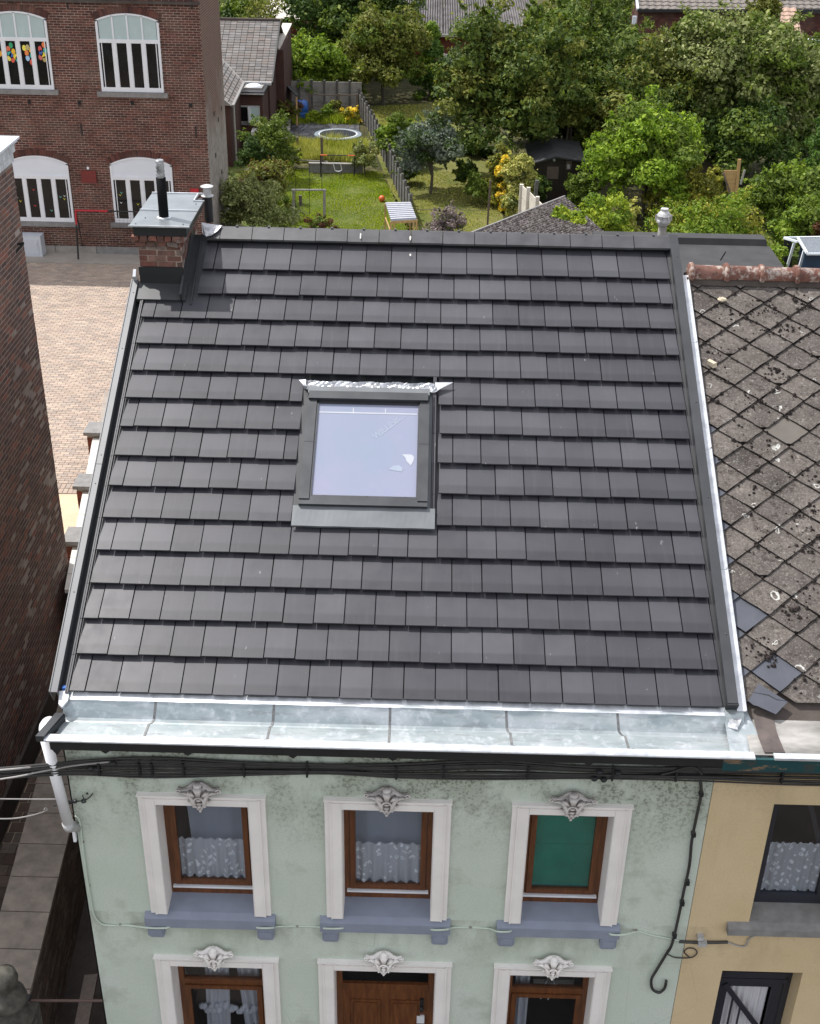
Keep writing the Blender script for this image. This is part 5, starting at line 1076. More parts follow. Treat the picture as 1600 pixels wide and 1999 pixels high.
# weathered side wall
side = NT('weathered_side_wall'); z = side.axis(2); n = side.noise(1.2, 6, (1, .6, .35)); c1 = side.ramp(side.noise(3, 5), (.3, (.16, .095, .078)), (.7, (.24, .16, .135))); c2 = side.ramp(side.noise(5, 6), (.3, (.22, .195, .175)), (.7, (.36, .32, .29)))
f = side.ramp(side.math('ADD', side.math('MULTIPLY_ADD', z, -.20, -.28), n), (.50, 0.), (.72, 1.)); br = side.n('TexBrick'); gx = side.n('CombineXYZ'); side.put(gx.inputs[0], side.axis(1)); side.put(gx.inputs[1], z); side.put(br.inputs['Vector'], gx.outputs[0]); br.inputs['Scale'].default_value = 1; br.inputs['Brick Width'].default_value = .22; br.inputs['Row Height'].default_value = .076; br.inputs['Mortar Size'].default_value = .012; side.put(br.inputs['Color1'], (.15, .075, .058)); side.put(br.inputs['Color2'], (.105, .06, .05)); side.put(br.inputs['Mortar'], (.27, .22, .19)); c1 = side.mix(.35, br.outputs['Color'], c1)
side.fin(side.mix(f, c1, c2), .95, 0, side.noise(12, 6, (1, 1, 4)), .8, .02, .1)
mb = MB(); mb.box((XS1 - .012, SYY + .02, G), (XS1 + .004, SBY, 3.1)); mb.build('side_wall', side.m, sc)
pass
for p_ in ((419, 222), (427, 233), (433, 212), (422, 303), (434, 335)):
    p = PX(*p_, XS1 + .02); MB().box((XS1, p.y - .12, p.z - .07), (XS1 + .012, p.y + .06, p.z + .07)).build('broken_patch', M['dark_void'], sc)
# football goal, cabinet
q = lambda x_, y_, Y=SYY - 1.0: PY(x_, y_, Y)
gl = thing('football_goal', PZ(152, 508), 'black steel football goal with red taped crossbar ends against the school wall', 'goal')
tl = q(147.5, 411, PZ(153, 508).y); bl_ = PZ(153, 508); tr_ = tl + Vector((3.1, 0, 0)); br_ = bl_ + Vector((3.0, 0, 0))
MB().tube([bl_, bl_ + (tl - bl_) * .72], .028, 8).build('post', M['black'], gl); MB().tube([bl_ + (tl - bl_) * .72, tl], .030, 8).build('post', M['red_paint'], gl)
MB().tube([br_, tr_], .035, 8).build('post', M['black'], gl); MB().tube([tl, tl + (tr_ - tl) * .33], .030, 8).build('crossbar', M['red_paint'], gl); MB().tube([tl + (tr_ - tl) * .33, tl + (tr_ - tl) * .66], .022, 8).build('crossbar', M['black'], gl); MB().tube([tl + (tr_ - tl) * .66, tr_], .030, 8).build('crossbar', M['red_paint'], gl)
bk = Vector((0, .75, 0)); MB().tube([tl, bl_ + bk, br_ + bk, tr_], .022, 6).build('rear_frame', M['black'], gl); MB().tube([bl_, bl_ + bk], .022, 6).build('rear_frame', M['black'], gl); 
mb = MB()
for k in range(26):
    u = k / 25; mb.bar(bl_ + bk + Vector((3.0 * u, 0, .02)), tl + Vector((3.1 * u, .02, 0)), .004, .004)
for k in range(14):
    v = k / 14; a_ = (bl_ + bk).lerp(tl, v); mb.bar(a_, a_ + Vector((3.05, 0, 0)), .004, .004)
tag(mb.build('net', M['cable'], gl), kind='stuff')
cbn = thing('meter_cabinet', PZ(55, 502), 'pale grey utility cabinet standing at the foot of the school wall', 'cabinet')
a_, b_ = q(30, 498, SYY - .45), q(78, 462, SYY - .45); MB().box((a_.x, SYY - .45, G + .02), (b_.x, SYY - .02, b_.z)).build('body', M['white_cab'], cbn); MB().box((a_.x + .08, SYY - .465, G + .1), (b_.x - .10, SYY - .45, b_.z - .1)).build('door', M['white_cab'], cbn); MB().box((b_.x - .14, SYY - .475, b_.z - .3), (b_.x - .12, SYY - .465, b_.z - .2)).build('latch', M['vent_grey'], cbn)
# ------------------------------------------------------------------ vegetation
def leaf_mesh(name, P, Nn, size, mat, rng, parent, asp=.55):
    n = len(P); t = rng.normal(size=(n, 3)); t -= Nn * (t * Nn).sum(1)[:, None]; t /= np.linalg.norm(t, axis=1)[:, None] + 1e-9
    b = np.cross(Nn, t); s = (size * np.clip(rng.lognormal(-.08, .38, n), .4, 2.0))[:, None]
    o = np.array(org(parent)); c = P - o
    V = np.empty((n, 4, 3)); V[:, 0] = c - t * s * .5; V[:, 1] = c + b * s * asp * .5 + Nn * s * .06; V[:, 2] = c + t * s * .5; V[:, 3] = c - b * s * asp * .5 + Nn * s * .06
    me = bpy.data.meshes.new(name); me.vertices.add(4 * n); me.vertices.foreach_set('co', V.reshape(-1).astype(np.float32))
    me.loops.add(4 * n); me.loops.foreach_set('vertex_index', np.arange(4 * n, dtype=np.int32))
    me.polygons.add(n); me.polygons.foreach_set('loop_start', np.arange(0, 4 * n, 4, dtype=np.int32)); me.polygons.foreach_set('loop_total', np.full(n, 4, dtype=np.int32))
    me.materials.append(mat); me.update(calc_edges=True); me.validate()
    ob = bpy.data.objects.new(name, me); COL.objects.link(ob); ob.parent = parent; return ob
def plant(name, label, cat, base, top, wpx, mat, n=9000, leaf=.11, shape='round', ch=.85, dep=1.0, K=None, seed=None, group=None, Y=None, lean=0, inner=.35, cr=.20, mat2=None, basex=None, parts=('crown', 'trunk'), limbs=7):
    bx_, by_ = base; B = PZ(bx_, by_); Y = B.y if Y is None else Y
    if abs(Y - B.y) > .01: q = PY(bx_, by_, Y); B = Vector((q.x, Y, G))
    d = (B - CAM).dot(CZ); h = PY(bx_ + lean, top, Y).z - G; w_ = wpx * d / F_PX
    rng = np.random.default_rng(seed if seed is not None else abs(hash((bx_, by_, top))) % 99991)
    r = thing(name, B, label, cat, group)
    rx_, ry_, rz_ = w_ / 2, w_ / 2 * dep, h * ch / 2; cz_ = G + h - rz_; cxx = B.x + lean * d / F_PX * .5
    K = K or int(26 + n / 420)
    # clump centres on a lumpy shell
    u = rng.normal(size=(K, 3)); u /= np.linalg.norm(u, axis=1)[:, None]; u[:, 2] = np.where(u[:, 2] < -.55, -u[:, 2], u[:, 2])
    rad = rng.uniform(.55, .93, K); rad[: int(K * inner)] *= rng.uniform(.25, .75, int(K * inner))
    ph_ = np.arctan2(u[:, 1], u[:, 0]); a1, a2_, a3_ = rng.uniform(0, 6.28, 3)
    rad = rad * (1 + .20 * np.sin(2.1 * ph_ + a1) * np.cos(2.6 * u[:, 2] + a2_) + .14 * np.sin(5 * ph_ + a3_ + 3 * u[:, 2]))
    if shape == 'cone': 
        zz = rng.uniform(-1, 1, K); f = (1 - (zz + 1) / 2) ** .75; ang_ = rng.uniform(0, 2 * math.pi, K); C_ = np.stack([np.cos(ang_) * f * rad, np.sin(ang_) * f * rad, zz * .95], 1)
    elif shape == 'column':
        zz = rng.uniform(-1, 1, K); f = np.sqrt(np.clip(1 - np.abs(zz) ** 3.2, 0, 1)); ang_ = rng.uniform(0, 2 * math.pi, K); C_ = np.stack([np.cos(ang_) * f * rad * .9, np.sin(ang_) * f * rad * .9, zz * .92], 1)
    elif shape == 'mound':
        u[:, 2] = np.abs(u[:, 2]) * 2 - 1 + .0; C_ = u * rad[:, None]; C_[:, 2] = np.clip(C_[:, 2], -1, 1)
    else: C_ = u * rad[:, None]
    cen = C_ * np.array([rx_, ry_, rz_]) + np.array([cxx, Y, cz_])
    rmean = (rx_ + ry_ + rz_) / 3; crr = cr * rmean * rng.uniform(.6, 1.5, K)
    wts = crr ** 2; idx = rng.choice(K, n, p=wts / wts.sum())
    q = rng.normal(size=(n, 3)); q /= np.linalg.norm(q, axis=1)[:, None]; rr_ = rng.uniform(.25, 1, n) ** .5
    off = q * (crr[idx] * rr_)[:, None] * np.array([1.25, 1.25, .75]); off[:, 2] -= .25 * crr[idx] * ((q[:, 0] ** 2 + q[:, 1] ** 2))
    P = cen[idx] + off
    ns = int(n * .05); ax_ = rng.normal(size=(ns, 3)); ax_ /= np.linalg.norm(ax_, axis=1)[:, None]; ii = rng.choice(K, ns)   # stray sprays
    P[:ns] = cen[ii] + ax_ * (crr[ii] * rng.uniform(1, 1.3, ns))[:, None]
    nsp = int(K * (1.3 if shape == 'round' else .5)); per = max(1, int(n * .16 / nsp)); m_ = nsp * per      # twiggy sprays that break the outline
    sc_ = rng.choice(K, nsp); ctr = np.array([cxx, Y, cz_]); dv = (cen[sc_] - ctr) / np.array([rx_, ry_, rz_]); dv /= np.linalg.norm(dv, axis=1)[:, None] + 1e-9; dv += rng.normal(size=(nsp, 3)) * .38 + np.array([0, 0, .18]); dv /= np.linalg.norm(dv, axis=1)[:, None]
    tt_ = rng.uniform(.5, 1.0, (nsp, per)); ll = crr[sc_] * rng.uniform(1.2, 2.1, nsp)
    SP = cen[sc_][:, None, :] + dv[:, None, :] * (tt_ * ll[:, None])[:, :, None] + rng.normal(size=(nsp, per, 3)) * (.10 * crr[sc_])[:, None, None]; SP[:, :, 2] -= (tt_ ** 2 * ll[:, None]) * .22
    P[ns:ns + m_] = SP.reshape(-1, 3)
    P[:, 2] = np.maximum(P[:, 2], G + .05)
    N_ = q * .8 + rng.normal(size=(n, 3)) * .55 + np.array([0, -.1, .45]); N_ /= np.linalg.norm(N_, axis=1)[:, None]
    if mat2 is not None:
        sel = rng.random(K) < .3; m2 = sel[idx]
        leaf_mesh(parts[0], P[~m2], N_[~m2], leaf, mat, rng, r); leaf_mesh(parts[0], P[m2], N_[m2], leaf, mat2, rng, r)
    else: leaf_mesh(parts[0], P, N_, leaf, mat, rng, r)
    if h > 1.2 and limbs:
        mb = MB(); tr = max(.03, h * .022); rr = random.Random(int(h * 1000)); tp = Vector((cxx, Y, cz_ + rz_ * .3))
        mb.tube(catmull([B, B + Vector((rr.uniform(-.1, .1), 0, h * .25)), tp.lerp(B, .35), tp], 3), [tr * (1 - .07 * i) for i in range(10)][:10], 7)
        for k in range(limbs):
            t_ = cen[rr.randrange(K)]; st = B.lerp(tp, rr.uniform(.3, .75)); e = Vector(t_); md = st.lerp(e, .5) + Vector((0, 0, .06 * h))
            mb.tube(catmull([st, md, e], 3), [tr * .5, tr * .45, tr * .38, tr * .32, tr * .26, tr * .2, tr * .12][:7], 5)
        mb.build(parts[1], M['bark'], r)
    return r

# lawns and beds
def gpoly(name, pix, mat, z=0, kind='structure', Z=G):
    P = [PZ(a, b, G) for a, b in pix]; mb = MB(); mb.poly([(p.x, p.y, G + z) for p in P]); o = mb.build(name, mat, recalc=False)
    for pl in o.data.polygons:
        if pl.normal.z < 0: o.data.flip_normals(); break
    return tag(o, kind=kind)
gpoly('lawn', [(520, 560), (470, 430), (555, 330), (600, 320), (705, 336), (745, 345), (800, 430), (840, 560)], M['lawn'], .004)
gpoly('side_lawn', [(440, 420), (445, 290), (500, 280), (480, 330), (462, 400), (455, 425)], M['lawn'], .004)
gpoly('neighbour_lawn', [(790, 440), (742, 320), (700, 208), (860, 200), (960, 330), (985, 440), (985, 520), (830, 520)], M['lawn_dry'], .004)
gpoly('rear_lawn', [(1180, 540), (1430, 420), (1530, 420), (1640, 520), (1560, 600)], M['lawn'], .004)
gpoly('far_grass', [(545, 110), (545, 88), (700, 88), (700, 110)], M['lawn_dry'], .006)
gpoly('garden_bed', [(560, 345), (556, 240), (708, 238), (722, 345)], M['earth'], .006)
gpoly('gravel_path', [(1440, 478), (1480, 474), (1500, 480), (1500, 492), (1450, 492)], M['concrete'], .008)
MB().bar(PZ(463, 400), PZ(487, 330), .35, .06).build('garden_path_edge', M['concrete']); tag(bpy.data.objects['garden_path_edge'], kind='structure')
def blades(name, region, n, hgt, mat, kind='stuff', wd=.035, seed=1, dens=None):
    rng = np.random.default_rng(seed); A_, B_, C_, D_ = [np.array(PZ(*p)) for p in region]
    u = rng.random(n); v = rng.random(n); P = (A_ * ((1 - u) * (1 - v))[:, None] + B_ * (u * (1 - v))[:, None] + C_ * (u * v)[:, None] + D_ * ((1 - u) * v)[:, None])
    hh = hgt * rng.uniform(.4, 1.2, n) * (.6 + .4 * np.sin(P[:, 0] * 2.3 + 1) * np.cos(P[:, 1] * 1.7)); an = rng.uniform(0, math.pi, n); dx = np.stack([np.cos(an), np.sin(an), 0 * an], 1) * (wd * .5)
    ln = np.stack([rng.normal(size=n), rng.normal(size=n), 0 * an], 1) * (hh * .28)[:, None]; up = np.stack([0 * an, 0 * an, hh], 1)
    V = np.stack([P - dx, P + dx, P + ln + up], 1).reshape(-1, 3); me = bpy.data.meshes.new(name); m_ = 3 * n
    me.vertices.add(m_); me.vertices.foreach_set('co', V.reshape(-1).astype(np.float32)); me.loops.add(m_); me.loops.foreach_set('vertex_index', np.arange(m_, dtype=np.int32))
    me.polygons.add(n); me.polygons.foreach_set('loop_start', np.arange(0, m_, 3, dtype=np.int32)); me.polygons.foreach_set('loop_total', np.full(n, 3, dtype=np.int32)); me.materials.append(mat); me.update(calc_edges=True)
    ob = bpy.data.objects.new(name, me); COL.objects.link(ob); return tag(ob, kind=kind)
blades('tall_grass', [(560, 318), (712, 322), (712, 285), (565, 285)], 16000, .7, L['hay'], seed=3, wd=.045); blades('tall_grass', [(630, 318), (712, 322), (712, 285), (635, 290)], 2500, .7, L['lime'], seed=5, wd=.05)
blades('short_grass', [(520, 470), (800, 470), (745, 336), (560, 330)], 26000, .09, L['lime'], seed=6, wd=.05); blades('short_grass', [(795, 470), (985, 470), (960, 340), (745, 330)], 9000, .08, L['hay'], seed=7, wd=.05)
blades('short_grass', [(720, 250), (830, 250), (830, 205), (705, 208)], 4000, .10, L['hay'], seed=8, wd=.06)
blades('weeds', [(570, 245), (700, 245), (700, 232), (570, 232)], 2500, .5, L['lime'], seed=9, wd=.06)
blades('clover_flowers', [(640, 460), (770, 460), (730, 385), (640, 385)], 3500, .06, M['stone_bit'], seed=12, wd=.04)
# the trees and shrubs, nearest first
plant('shrub', 'silver-green bushy shrub just beyond the left end of the dark ridge', 'shrub', (497, 470), 352, 158, L['silver'], 19000, .085, ch=1, seed=1, cr=.2)
plant('shrub', 'low dark red-leaved shrub under the rusty frame on the lawn', 'shrub', (625, 462), 418, 70, L['red'], 3500, .07, ch=1, shape='mound', seed=2, mat2=L['mid'])
plant('shrub', 'reddish green shrub in the middle of the row left of the lawn', 'shrub', (520, 400), 308, 105, L['olive'], 13000, .085, ch=1, seed=3, mat2=L['red'])
plant('shrub', 'tall dark green shrub in the row left of the lawn, nearest the trampoline', 'shrub', (527, 352), 228, 96, L['mid'], 19000, .085, ch=1, seed=4, mat2=L['silver'])
plant('shrub', 'dark green shrub between the red-tinged one and the house wall', 'shrub', (498, 365), 266, 72, L['dark'], 10000, .085, ch=1, seed=41)
plant('shrub', 'low weedy bush spilling onto the lawn below the reddish shrub', 'shrub', (562, 430), 385, 52, L['mid'], 5000, .08, 'mound', 1, seed=61, mat2=L['olive'], limbs=0)
plant('shrub', 'loose green bush between the tall dark shrub and the tall grass', 'shrub', (565, 330), 282, 46, L['olive'], 4500, .085, ch=1, seed=62, mat2=L['lime'])
plant('shrub', 'leafy bush under the blue-grey tree against the concrete fence', 'shrub', (795, 358), 312, 50, L['bright'], 4500, .10, ch=1, seed=63, mat2=L['mid'])
plant('shrub', 'shaded shrub at the foot of the cherry tree, right of the blue-grey tree', 'shrub', (905, 372), 318, 58, L['dark'], 6000, .10, ch=1, seed=64, mat2=L['mid'])
plant('columnar_shrub', 'narrow upright green shrub beside the window with the open casement', 'shrub', (541, 240), 151, 44, L['mid'], 8000, .10, 'column', 1, seed=5, mat2=L['bright'])
plant('shrub', 'sprawling dusty shrub at the foot of the upright green one', 'shrub', (565, 246), 195, 45, L['olive'], 3000, .09, ch=1, seed=6, mat2=L['red'])
plant('shrub', 'grey-green willowy bush between the goal net and the slatted concrete fence', 'shrub', (713, 342), 272, 62, L['silver'], 7000, .07, ch=1, seed=7, mat2=L['olive'])
plant('garden_plant', 'yellow-flowering clump at the end of the vegetable bed', 'plant', (682, 240), 205, 46, L['yellowgreen'], 3500, .09, 'mound', 1, seed=8, mat2=L['gold'], limbs=0)
plant('garden_plant', 'fresh green leafy plant in the middle of the vegetable bed', 'plant', (640, 240), 205, 30, L['bright'], 2500, .10, 'mound', 1, seed=9, limbs=0)
plant('garden_plant', 'pale low plant right of the blue barrel', 'plant', (612, 240), 212, 30, L['lime'], 1800, .10, 'mound', 1, seed=10, limbs=0)
plant('fig_shrub', 'large-leaved plant against the concrete back wall', 'plant', (617, 212), 172, 34, L['lime'], 700, .22, 'mound', 1, seed=11, limbs=0)
plant('climber', 'dark climber on the right half of the concrete back wall', 'plant', (690, 215), 178, 42, L['dark'], 3000, .10, 'mound', 1, seed=12, limbs=0)
plant('climber', 'flowering bush with pale heads on the trellis by the back wall', 'plant', (655, 232), 188, 34, L['olive'], 2200, .09, 'mound', 1, seed=13, limbs=0)
plant('hazel_tree', 'bright green broadleaf tree behind the concrete back wall', 'tree', (622, 196), 74, 155, L['bright'], 24000, 0.15, ch=.95, seed=14, mat2=L['bright'], Y=54.5)
plant('walnut_tree', 'huge dark green tree at the top, left of the corrugated roof', 'tree', (685, 170), -75, 265, L['dark'], 36000, 0.2, ch=1, seed=15, Y=61, mat2=L['mid'])
plant('oak_tree', 'olive-green tree with pale shoots standing behind the end of the concrete fence', 'tree', (748, 205), 16, 165, L['olive'], 34000, 0.15, ch=1, seed=16, mat2=L['mid'])
plant('cypress', 'bright green pointed conifer before the corrugated roof', 'tree', (838, 190), 44, 78, L['conif'], 15000, 0.13, 'cone', .97, seed=17, mat2=L['bright'])
plant('shrub', 'bright green rounded bush behind the concrete fence', 'shrub', (790, 322), 230, 108, L['bright'], 13000, 0.115, ch=1, seed=18, mat2=L['mid'])
plant('blue_spruce', 'blue-grey small tree with a dark shaded trunk on the dry lawn', 'tree', (840, 378), 225, 135, L['blue'], 18000, 0.1, ch=0.92, seed=19, mat2=L['dark'])
plant('lavender', 'grey-purple lavender mound beside the white-topped cold frame', 'plant', (866, 470), 408, 108, L['purple'], 9000, .07, 'mound', 1, seed=20, limbs=0, mat2=L['silver'])
plant('shrub', 'small green bush left of the golden conifer', 'shrub', (935, 400), 338, 56, L['mid'], 5000, .09, ch=1, seed=21)
plant('conifer', 'dark olive column close behind the golden conifer', 'tree', (972, 405), 280, 58, L['olive'], 11000, .09, 'column', 1, seed=22, mat2=L['yellowgreen'])
plant('conifer', 'narrow golden-yellow conifer left of its silvery neighbour', 'tree', (985, 425), 302, 40, L['gold'], 9000, .075, 'column', 1, seed=23, mat2=L['yellowgreen'], Y=36.4)
plant('conifer', 'silvery pale green conifer above the pale concrete fence', 'tree', (1012, 432), 300, 72, L['hay'], 22000, .085, 'column', 1, seed=24, mat2=L['silver'], Y=35.5)
plant('laurel', 'dark glossy bush between the pale concrete fence and the shed', 'shrub', (1045, 408), 340, 52, L['dark'], 5500, .10, ch=1, seed=25, mat2=L['mid'])
plant('laurel', 'green bush just right of the dark shed door', 'shrub', (1125, 420), 340, 80, L['mid'], 7500, 0.11, ch=1, seed=26)
L['maple'] = leafmat('leaf_maple', [(.040, .085, .010), (.105, .190, .018), (.23, .33, .042)], .34)
plant('maple', 'bright lime-topped broadleaf tree right of the dark shed', 'tree', (1250, 450), 205, 206, L['maple'], 46000, 0.13, ch=.98, seed=27, mat2=L['mid'], Y=36)
plant('juniper', 'bright green dome-shaped juniper behind the mossy shed roof', 'shrub', (1172, 482), 384, 118, L['lime'], 24000, .095, ch=1, seed=28, mat2=L['bright'], Y=29.5)
plant('vine', 'lime-green vine spilling over the mossy corrugated roof', 'plant', (1105, 475), 398, 80, L['lime'], 4200, .10, 'mound', .35, seed=29, Y=28.0, limbs=0, mat2=L['bright'])
plant('grass_clump', 'pale feathery grass tuft right of the juniper dome', 'plant', (1222, 470), 388, 42, L['hay'], 3000, .10, ch=1, seed=30, Y=30.5, limbs=0)
plant('shrub', 'yellow-green bush directly behind the round flue cowl', 'shrub', (1360, 505), 385, 235, L['bright'], 27000, 0.095, 'mound', 1, seed=31, Y=31.5, mat2=L['yellowgreen'])
plant('shrub', 'arching olive bush in front of the bright maple, under the tan boards', 'shrub', (1322, 452), 335, 172, L['yellowgreen'], 22000, 0.1, 'mound', 1, seed=32, mat2=L['olive'], Y=35.5)
plant('shrub', 'long bramble shoot bush left of the tan boards', 'shrub', (1388, 405), 318, 44, L['yellowgreen'], 2200, .09, ch=1, seed=33, cr=.14)
plant('shrub', 'mid green thicket at the right, below the tall willow', 'shrub', (1530, 440), 318, 190, L['mid'], 28000, 0.12, 'mound', 1, seed=34, mat2=L['bright'])
plant('shrub', 'bright green bush above the small blue shed', 'shrub', (1565, 490), 388, 150, L['bright'], 18000, .10, 'mound', 1, seed=35, Y=31.5, mat2=L['mid'])
plant('shrub', 'low light green bush beside the gravel patch', 'shrub', (1490, 540), 462, 90, L['bright'], 7000, .10, 'mound', 1, seed=36, Y=28.5, limbs=0, mat2=L['lime'])
plant('shrub', 'rust-red bush at the right edge above the blue shed', 'shrub', (1597, 470), 415, 36, L['red'], 1800, .09, ch=1, seed=37, Y=30.6, limbs=0)
L['grove'] = leafmat('leaf_grove', [(.015, .032, .008), (.042, .073, .015), (.100, .140, .032)])
plant('cherry_tree', 'wide cherry tree with drooping boughs over the dry lawn, left of the dark grove', 'tree', (992, 350), 20, 292, L['grove'], 62000, 0.155, ch=0.95, seed=42, mat2=L['olive'], K=190, cr=.15, limbs=14)
plant('cherry_tree', 'olive-green tree in the middle of the grove above the dark shed', 'tree', (1105, 322), 2, 290, L['grove'], 60000, 0.155, ch=0.97, seed=43, mat2=L['mid'], Y=45.5, K=150, cr=.15, limbs=14)
plant('dense_tree', 'dense dark green tree behind the bright maple', 'tree', (1230, 340), 62, 260, L['grove'], 46000, 0.155, ch=1, seed=44, mat2=L['olive'], Y=43)
plant('willow', 'tall silvery windblown tree with its top below the tiled roof', 'tree', (1400, 352), 18, 245, L['silver'], 56000, 0.15, ch=1, seed=45, mat2=L['mid'], Y=42.5)
plant('willow', 'broad silvery-green tree at the right edge', 'tree', (1530, 352), 84, 230, L['silver'], 42000, 0.15, ch=1, seed=46, mat2=L['mid'], Y=43)
plant('dense_tree', 'dark tree in the shadow below the two silvery ones', 'tree', (1440, 362), 190, 240, L['dark'], 26000, 0.14, ch=1, seed=47, Y=41.2, mat2=L['mid'])
plant('conifer', 'dark blue-green conifer at the right edge of the gardens', 'tree', (1592, 345), 220, 62, L['conif'], 9000, .10, 'column', 1, seed=48, Y=39)
plant('poplar', 'slim tree rising past the eaves of the tiled building', 'tree', (1470, 190), -50, 110, L['olive'], 14000, .15, ch=.97, seed=49, Y=58, cr=.14)
plant('dense_tree', 'dark green tree beyond the right end of the willows', 'tree', (1570, 200), 68, 110, L['dark'], 13000, .14, ch=1, seed=50, Y=55, mat2=L['mid'])
plant('dense_tree', 'olive tree between the two brick buildings at the back', 'tree', (1110, 160), -35, 190, L['olive'], 18000, .16, ch=1, seed=51, Y=60, mat2=L['mid'])
plant('dense_tree', 'dark bushy tree behind the slate-roofed annex', 'tree', (465, 110), -45, 110, L['mid'], 12000, .17, ch=1, seed=52, Y=64, mat2=L['dark'])
plant('bare_tree', 'half-bare branching tree over the slate-roofed annex', 'tree', (512, 100), -30, 110, L['olive'], 2600, .14, ch=1, seed=53, Y=58, limbs=26, cr=.2)
plant('flowering_bush', 'magenta flowering bush between the hazel and the oak', 'shrub', (671, 125), 92, 24, L['magenta'], 1500, .12, ch=1, seed=54, Y=57, limbs=0)
plant('hedge', 'dark hedge closing the rear of the dry lawn', 'hedge', (880, 195), 110, 130, L['dark'], 12000, .13, ch=1, seed=55, Y=57)
plant('hedge', 'dark undergrowth under the grove behind the shed', 'hedge', (1120, 325), 215, 330, L['dark'], 30000, 0.16, ch=1, seed=56, Y=47.5, dep=.3, limbs=0)
plant('hedge', 'unlit undergrowth at the foot of the cherry tree', 'hedge', (905, 332), 262, 150, L['dark'], 16000, 0.14, ch=1, seed=57, Y=45, dep=.4, limbs=0)
tag(plant('treeline', None, None, (760, 40), -45, 2300, L['dark'], 26000, .5, ch=1, seed=58, Y=125, dep=.12, limbs=0, K=160, cr=.10), 'distant mass of trees closing the view at the very top', 'woods')

# ------------------------------------------------------------------ concrete slatted fence
fn = thing('concrete_fence', PZ(790, 395), 'grey concrete fence of posts and ribbed panels dividing the two lawns', 'fence')
f0, f1 = PZ(801, 440), PZ(701, 222); np_ = 21; n_f = (f1 - f0).normalized(); perp = Vector((n_f.y, -n_f.x, 0))
pm = MB(); pm.box((-.05, -.05, 0), (.05, .05, 1.12)); pm.add([(-.05, -.05, 1.12), (.05, -.05, 1.12), (.05, .05, 1.12), (-.05, .05, 1.12), (0, 0, 1.17)], [(0, 1, 4), (1, 2, 4), (2, 3, 4), (3, 0, 4)]); pme = loose_mesh(pm, 'fence_post', M['concrete_post'])
for i in range(np_):
    t = i / (np_ - 1); p = f0.lerp(f1, t); p.x += .22 * math.sin(t * math.pi) * .6
    inst(pme, 'fence_post', p, fn, (0, 0, math.atan2(n_f.y, n_f.x)))
    if i < np_ - 1 and i != 11:
        t2 = (i + 1) / (np_ - 1); p2 = f0.lerp(f1, t2); p2.x += .22 * math.sin(t2 * math.pi) * .6
        for k in range(3): MB().bar(p + Vector((0, 0, .18 + .30 * k)), p2 + Vector((0, 0, .18 + .30 * k)), .035, .28).build('fence_panel', M['concrete_post'], fn)
bw = thing('back_wall', PZ(650, 222), 'grey concrete panel wall at the end of the vegetable garden', 'wall')
for i in range(6):
    a_, b_ = PY(560 + i * 24.5, 215, 52.3), PY(560 + (i + 1) * 24.5 - 1, 215, 52.3)
    for k in range(3): MB().box((a_.x, 52.3, G + k * .48), (b_.x, 52.36, G + (k + 1) * .48 - .015)).build('wall_panel', M['concrete'], bw)
    MB().box((a_.x - .05, 52.24, G), (a_.x + .05, 52.42, G + 1.5)).build('wall_post', M['concrete_post'], bw)
# trellis and barrel
bp = PZ(589, 233); ba = MB(); ba.lathe(bp, [(.27, 0), (.30, .06), (.31, .30), (.31, .34), (.29, .36), (.31, .38), (.31, .62), (.29, .78), (.20, .86), (.0, .87)], 18); ob = ba.build('barrel', M['blue'], smooth=True, loc=bp); tag(ob, 'blue plastic rain barrel by the vegetable garden', 'barrel'); MB().lathe(bp, [(.06, .86), (.06, .89), (0, .892)], 10).build('lid', M['black'], ob)
tr = thing('trellis', PZ(650, 236), 'dark wooden trellis of posts and two rails before the back wall', 'trellis'); Yt = PZ(650, 232).y
for x_ in (604, 662, 697): q = PY(x_, 232, Yt); MB().box((q.x - .04, Yt - .04, G), (q.x + .04, Yt + .04, G + 1.15)).build('post', M['wood_old'], tr)
for zz in (.55, 1.05): MB().box((PY(604, 200, Yt).x, Yt - .03, G + zz), (PY(697, 200, Yt).x, Yt + .0, G + zz + .05)).build('rail', M['wood_old'], tr)
lean = thing('lean_to', PZ(575, 225), 'small dark lean-to roof beside the back wall', 'shed'); a_, b_, c_, d_ = PY(558, 168, 50.5), PY(579, 190, 49.0), PY(582, 186, 51.4), PY(566, 168, 52.2)
MB().extr([a_, b_, c_, d_], (0, 0, .05)).build('roof', M['felt'], lean); MB().box((b_.x - .05, b_.y, G), (b_.x + .02, b_.y + .08, b_.z)).build('post', M['wood_pale'], lean)
# black sheeting bed and edging
mb = MB(); rr = random.Random(4); A4 = [PZ(*p) for p in ((558, 277), (703, 277), (700, 240), (574, 240))]; nx_, ny_ = 24, 14
vs = []
for j_ in range(ny_ + 1):
    for i in range(nx_ + 1):
        u, v = i / nx_, j_ / ny_; p = A4[0] * ((1 - u) * (1 - v)) + A4[1] * (u * (1 - v)) + A4[2] * (u * v) + A4[3] * ((1 - u) * v); vs.append((p.x, p.y, G + .03 + rr.uniform(0, .05) + (.05 if j_ % 5 == 0 else 0)))
mb.add(vs, [(j_ * (nx_ + 1) + i, j_ * (nx_ + 1) + i + 1, (j_ + 1) * (nx_ + 1) + i + 1, (j_ + 1) * (nx_ + 1) + i) for j_ in range(ny_) for i in range(nx_)]); tag(mb.build('ground_sheet', M['plastic_black'], loc=A4[0]), 'wrinkled black weed sheeting spread over the bed behind the trampoline', 'sheeting')
for k in range(5): p = PZ(557 + k * 1.2, 276 - k * 8.5); MB().box((p.x - .28, p.y, G), (p.x + .10, p.y + .75, G + .05)).build('paving_slab', M['concrete_pale']); 
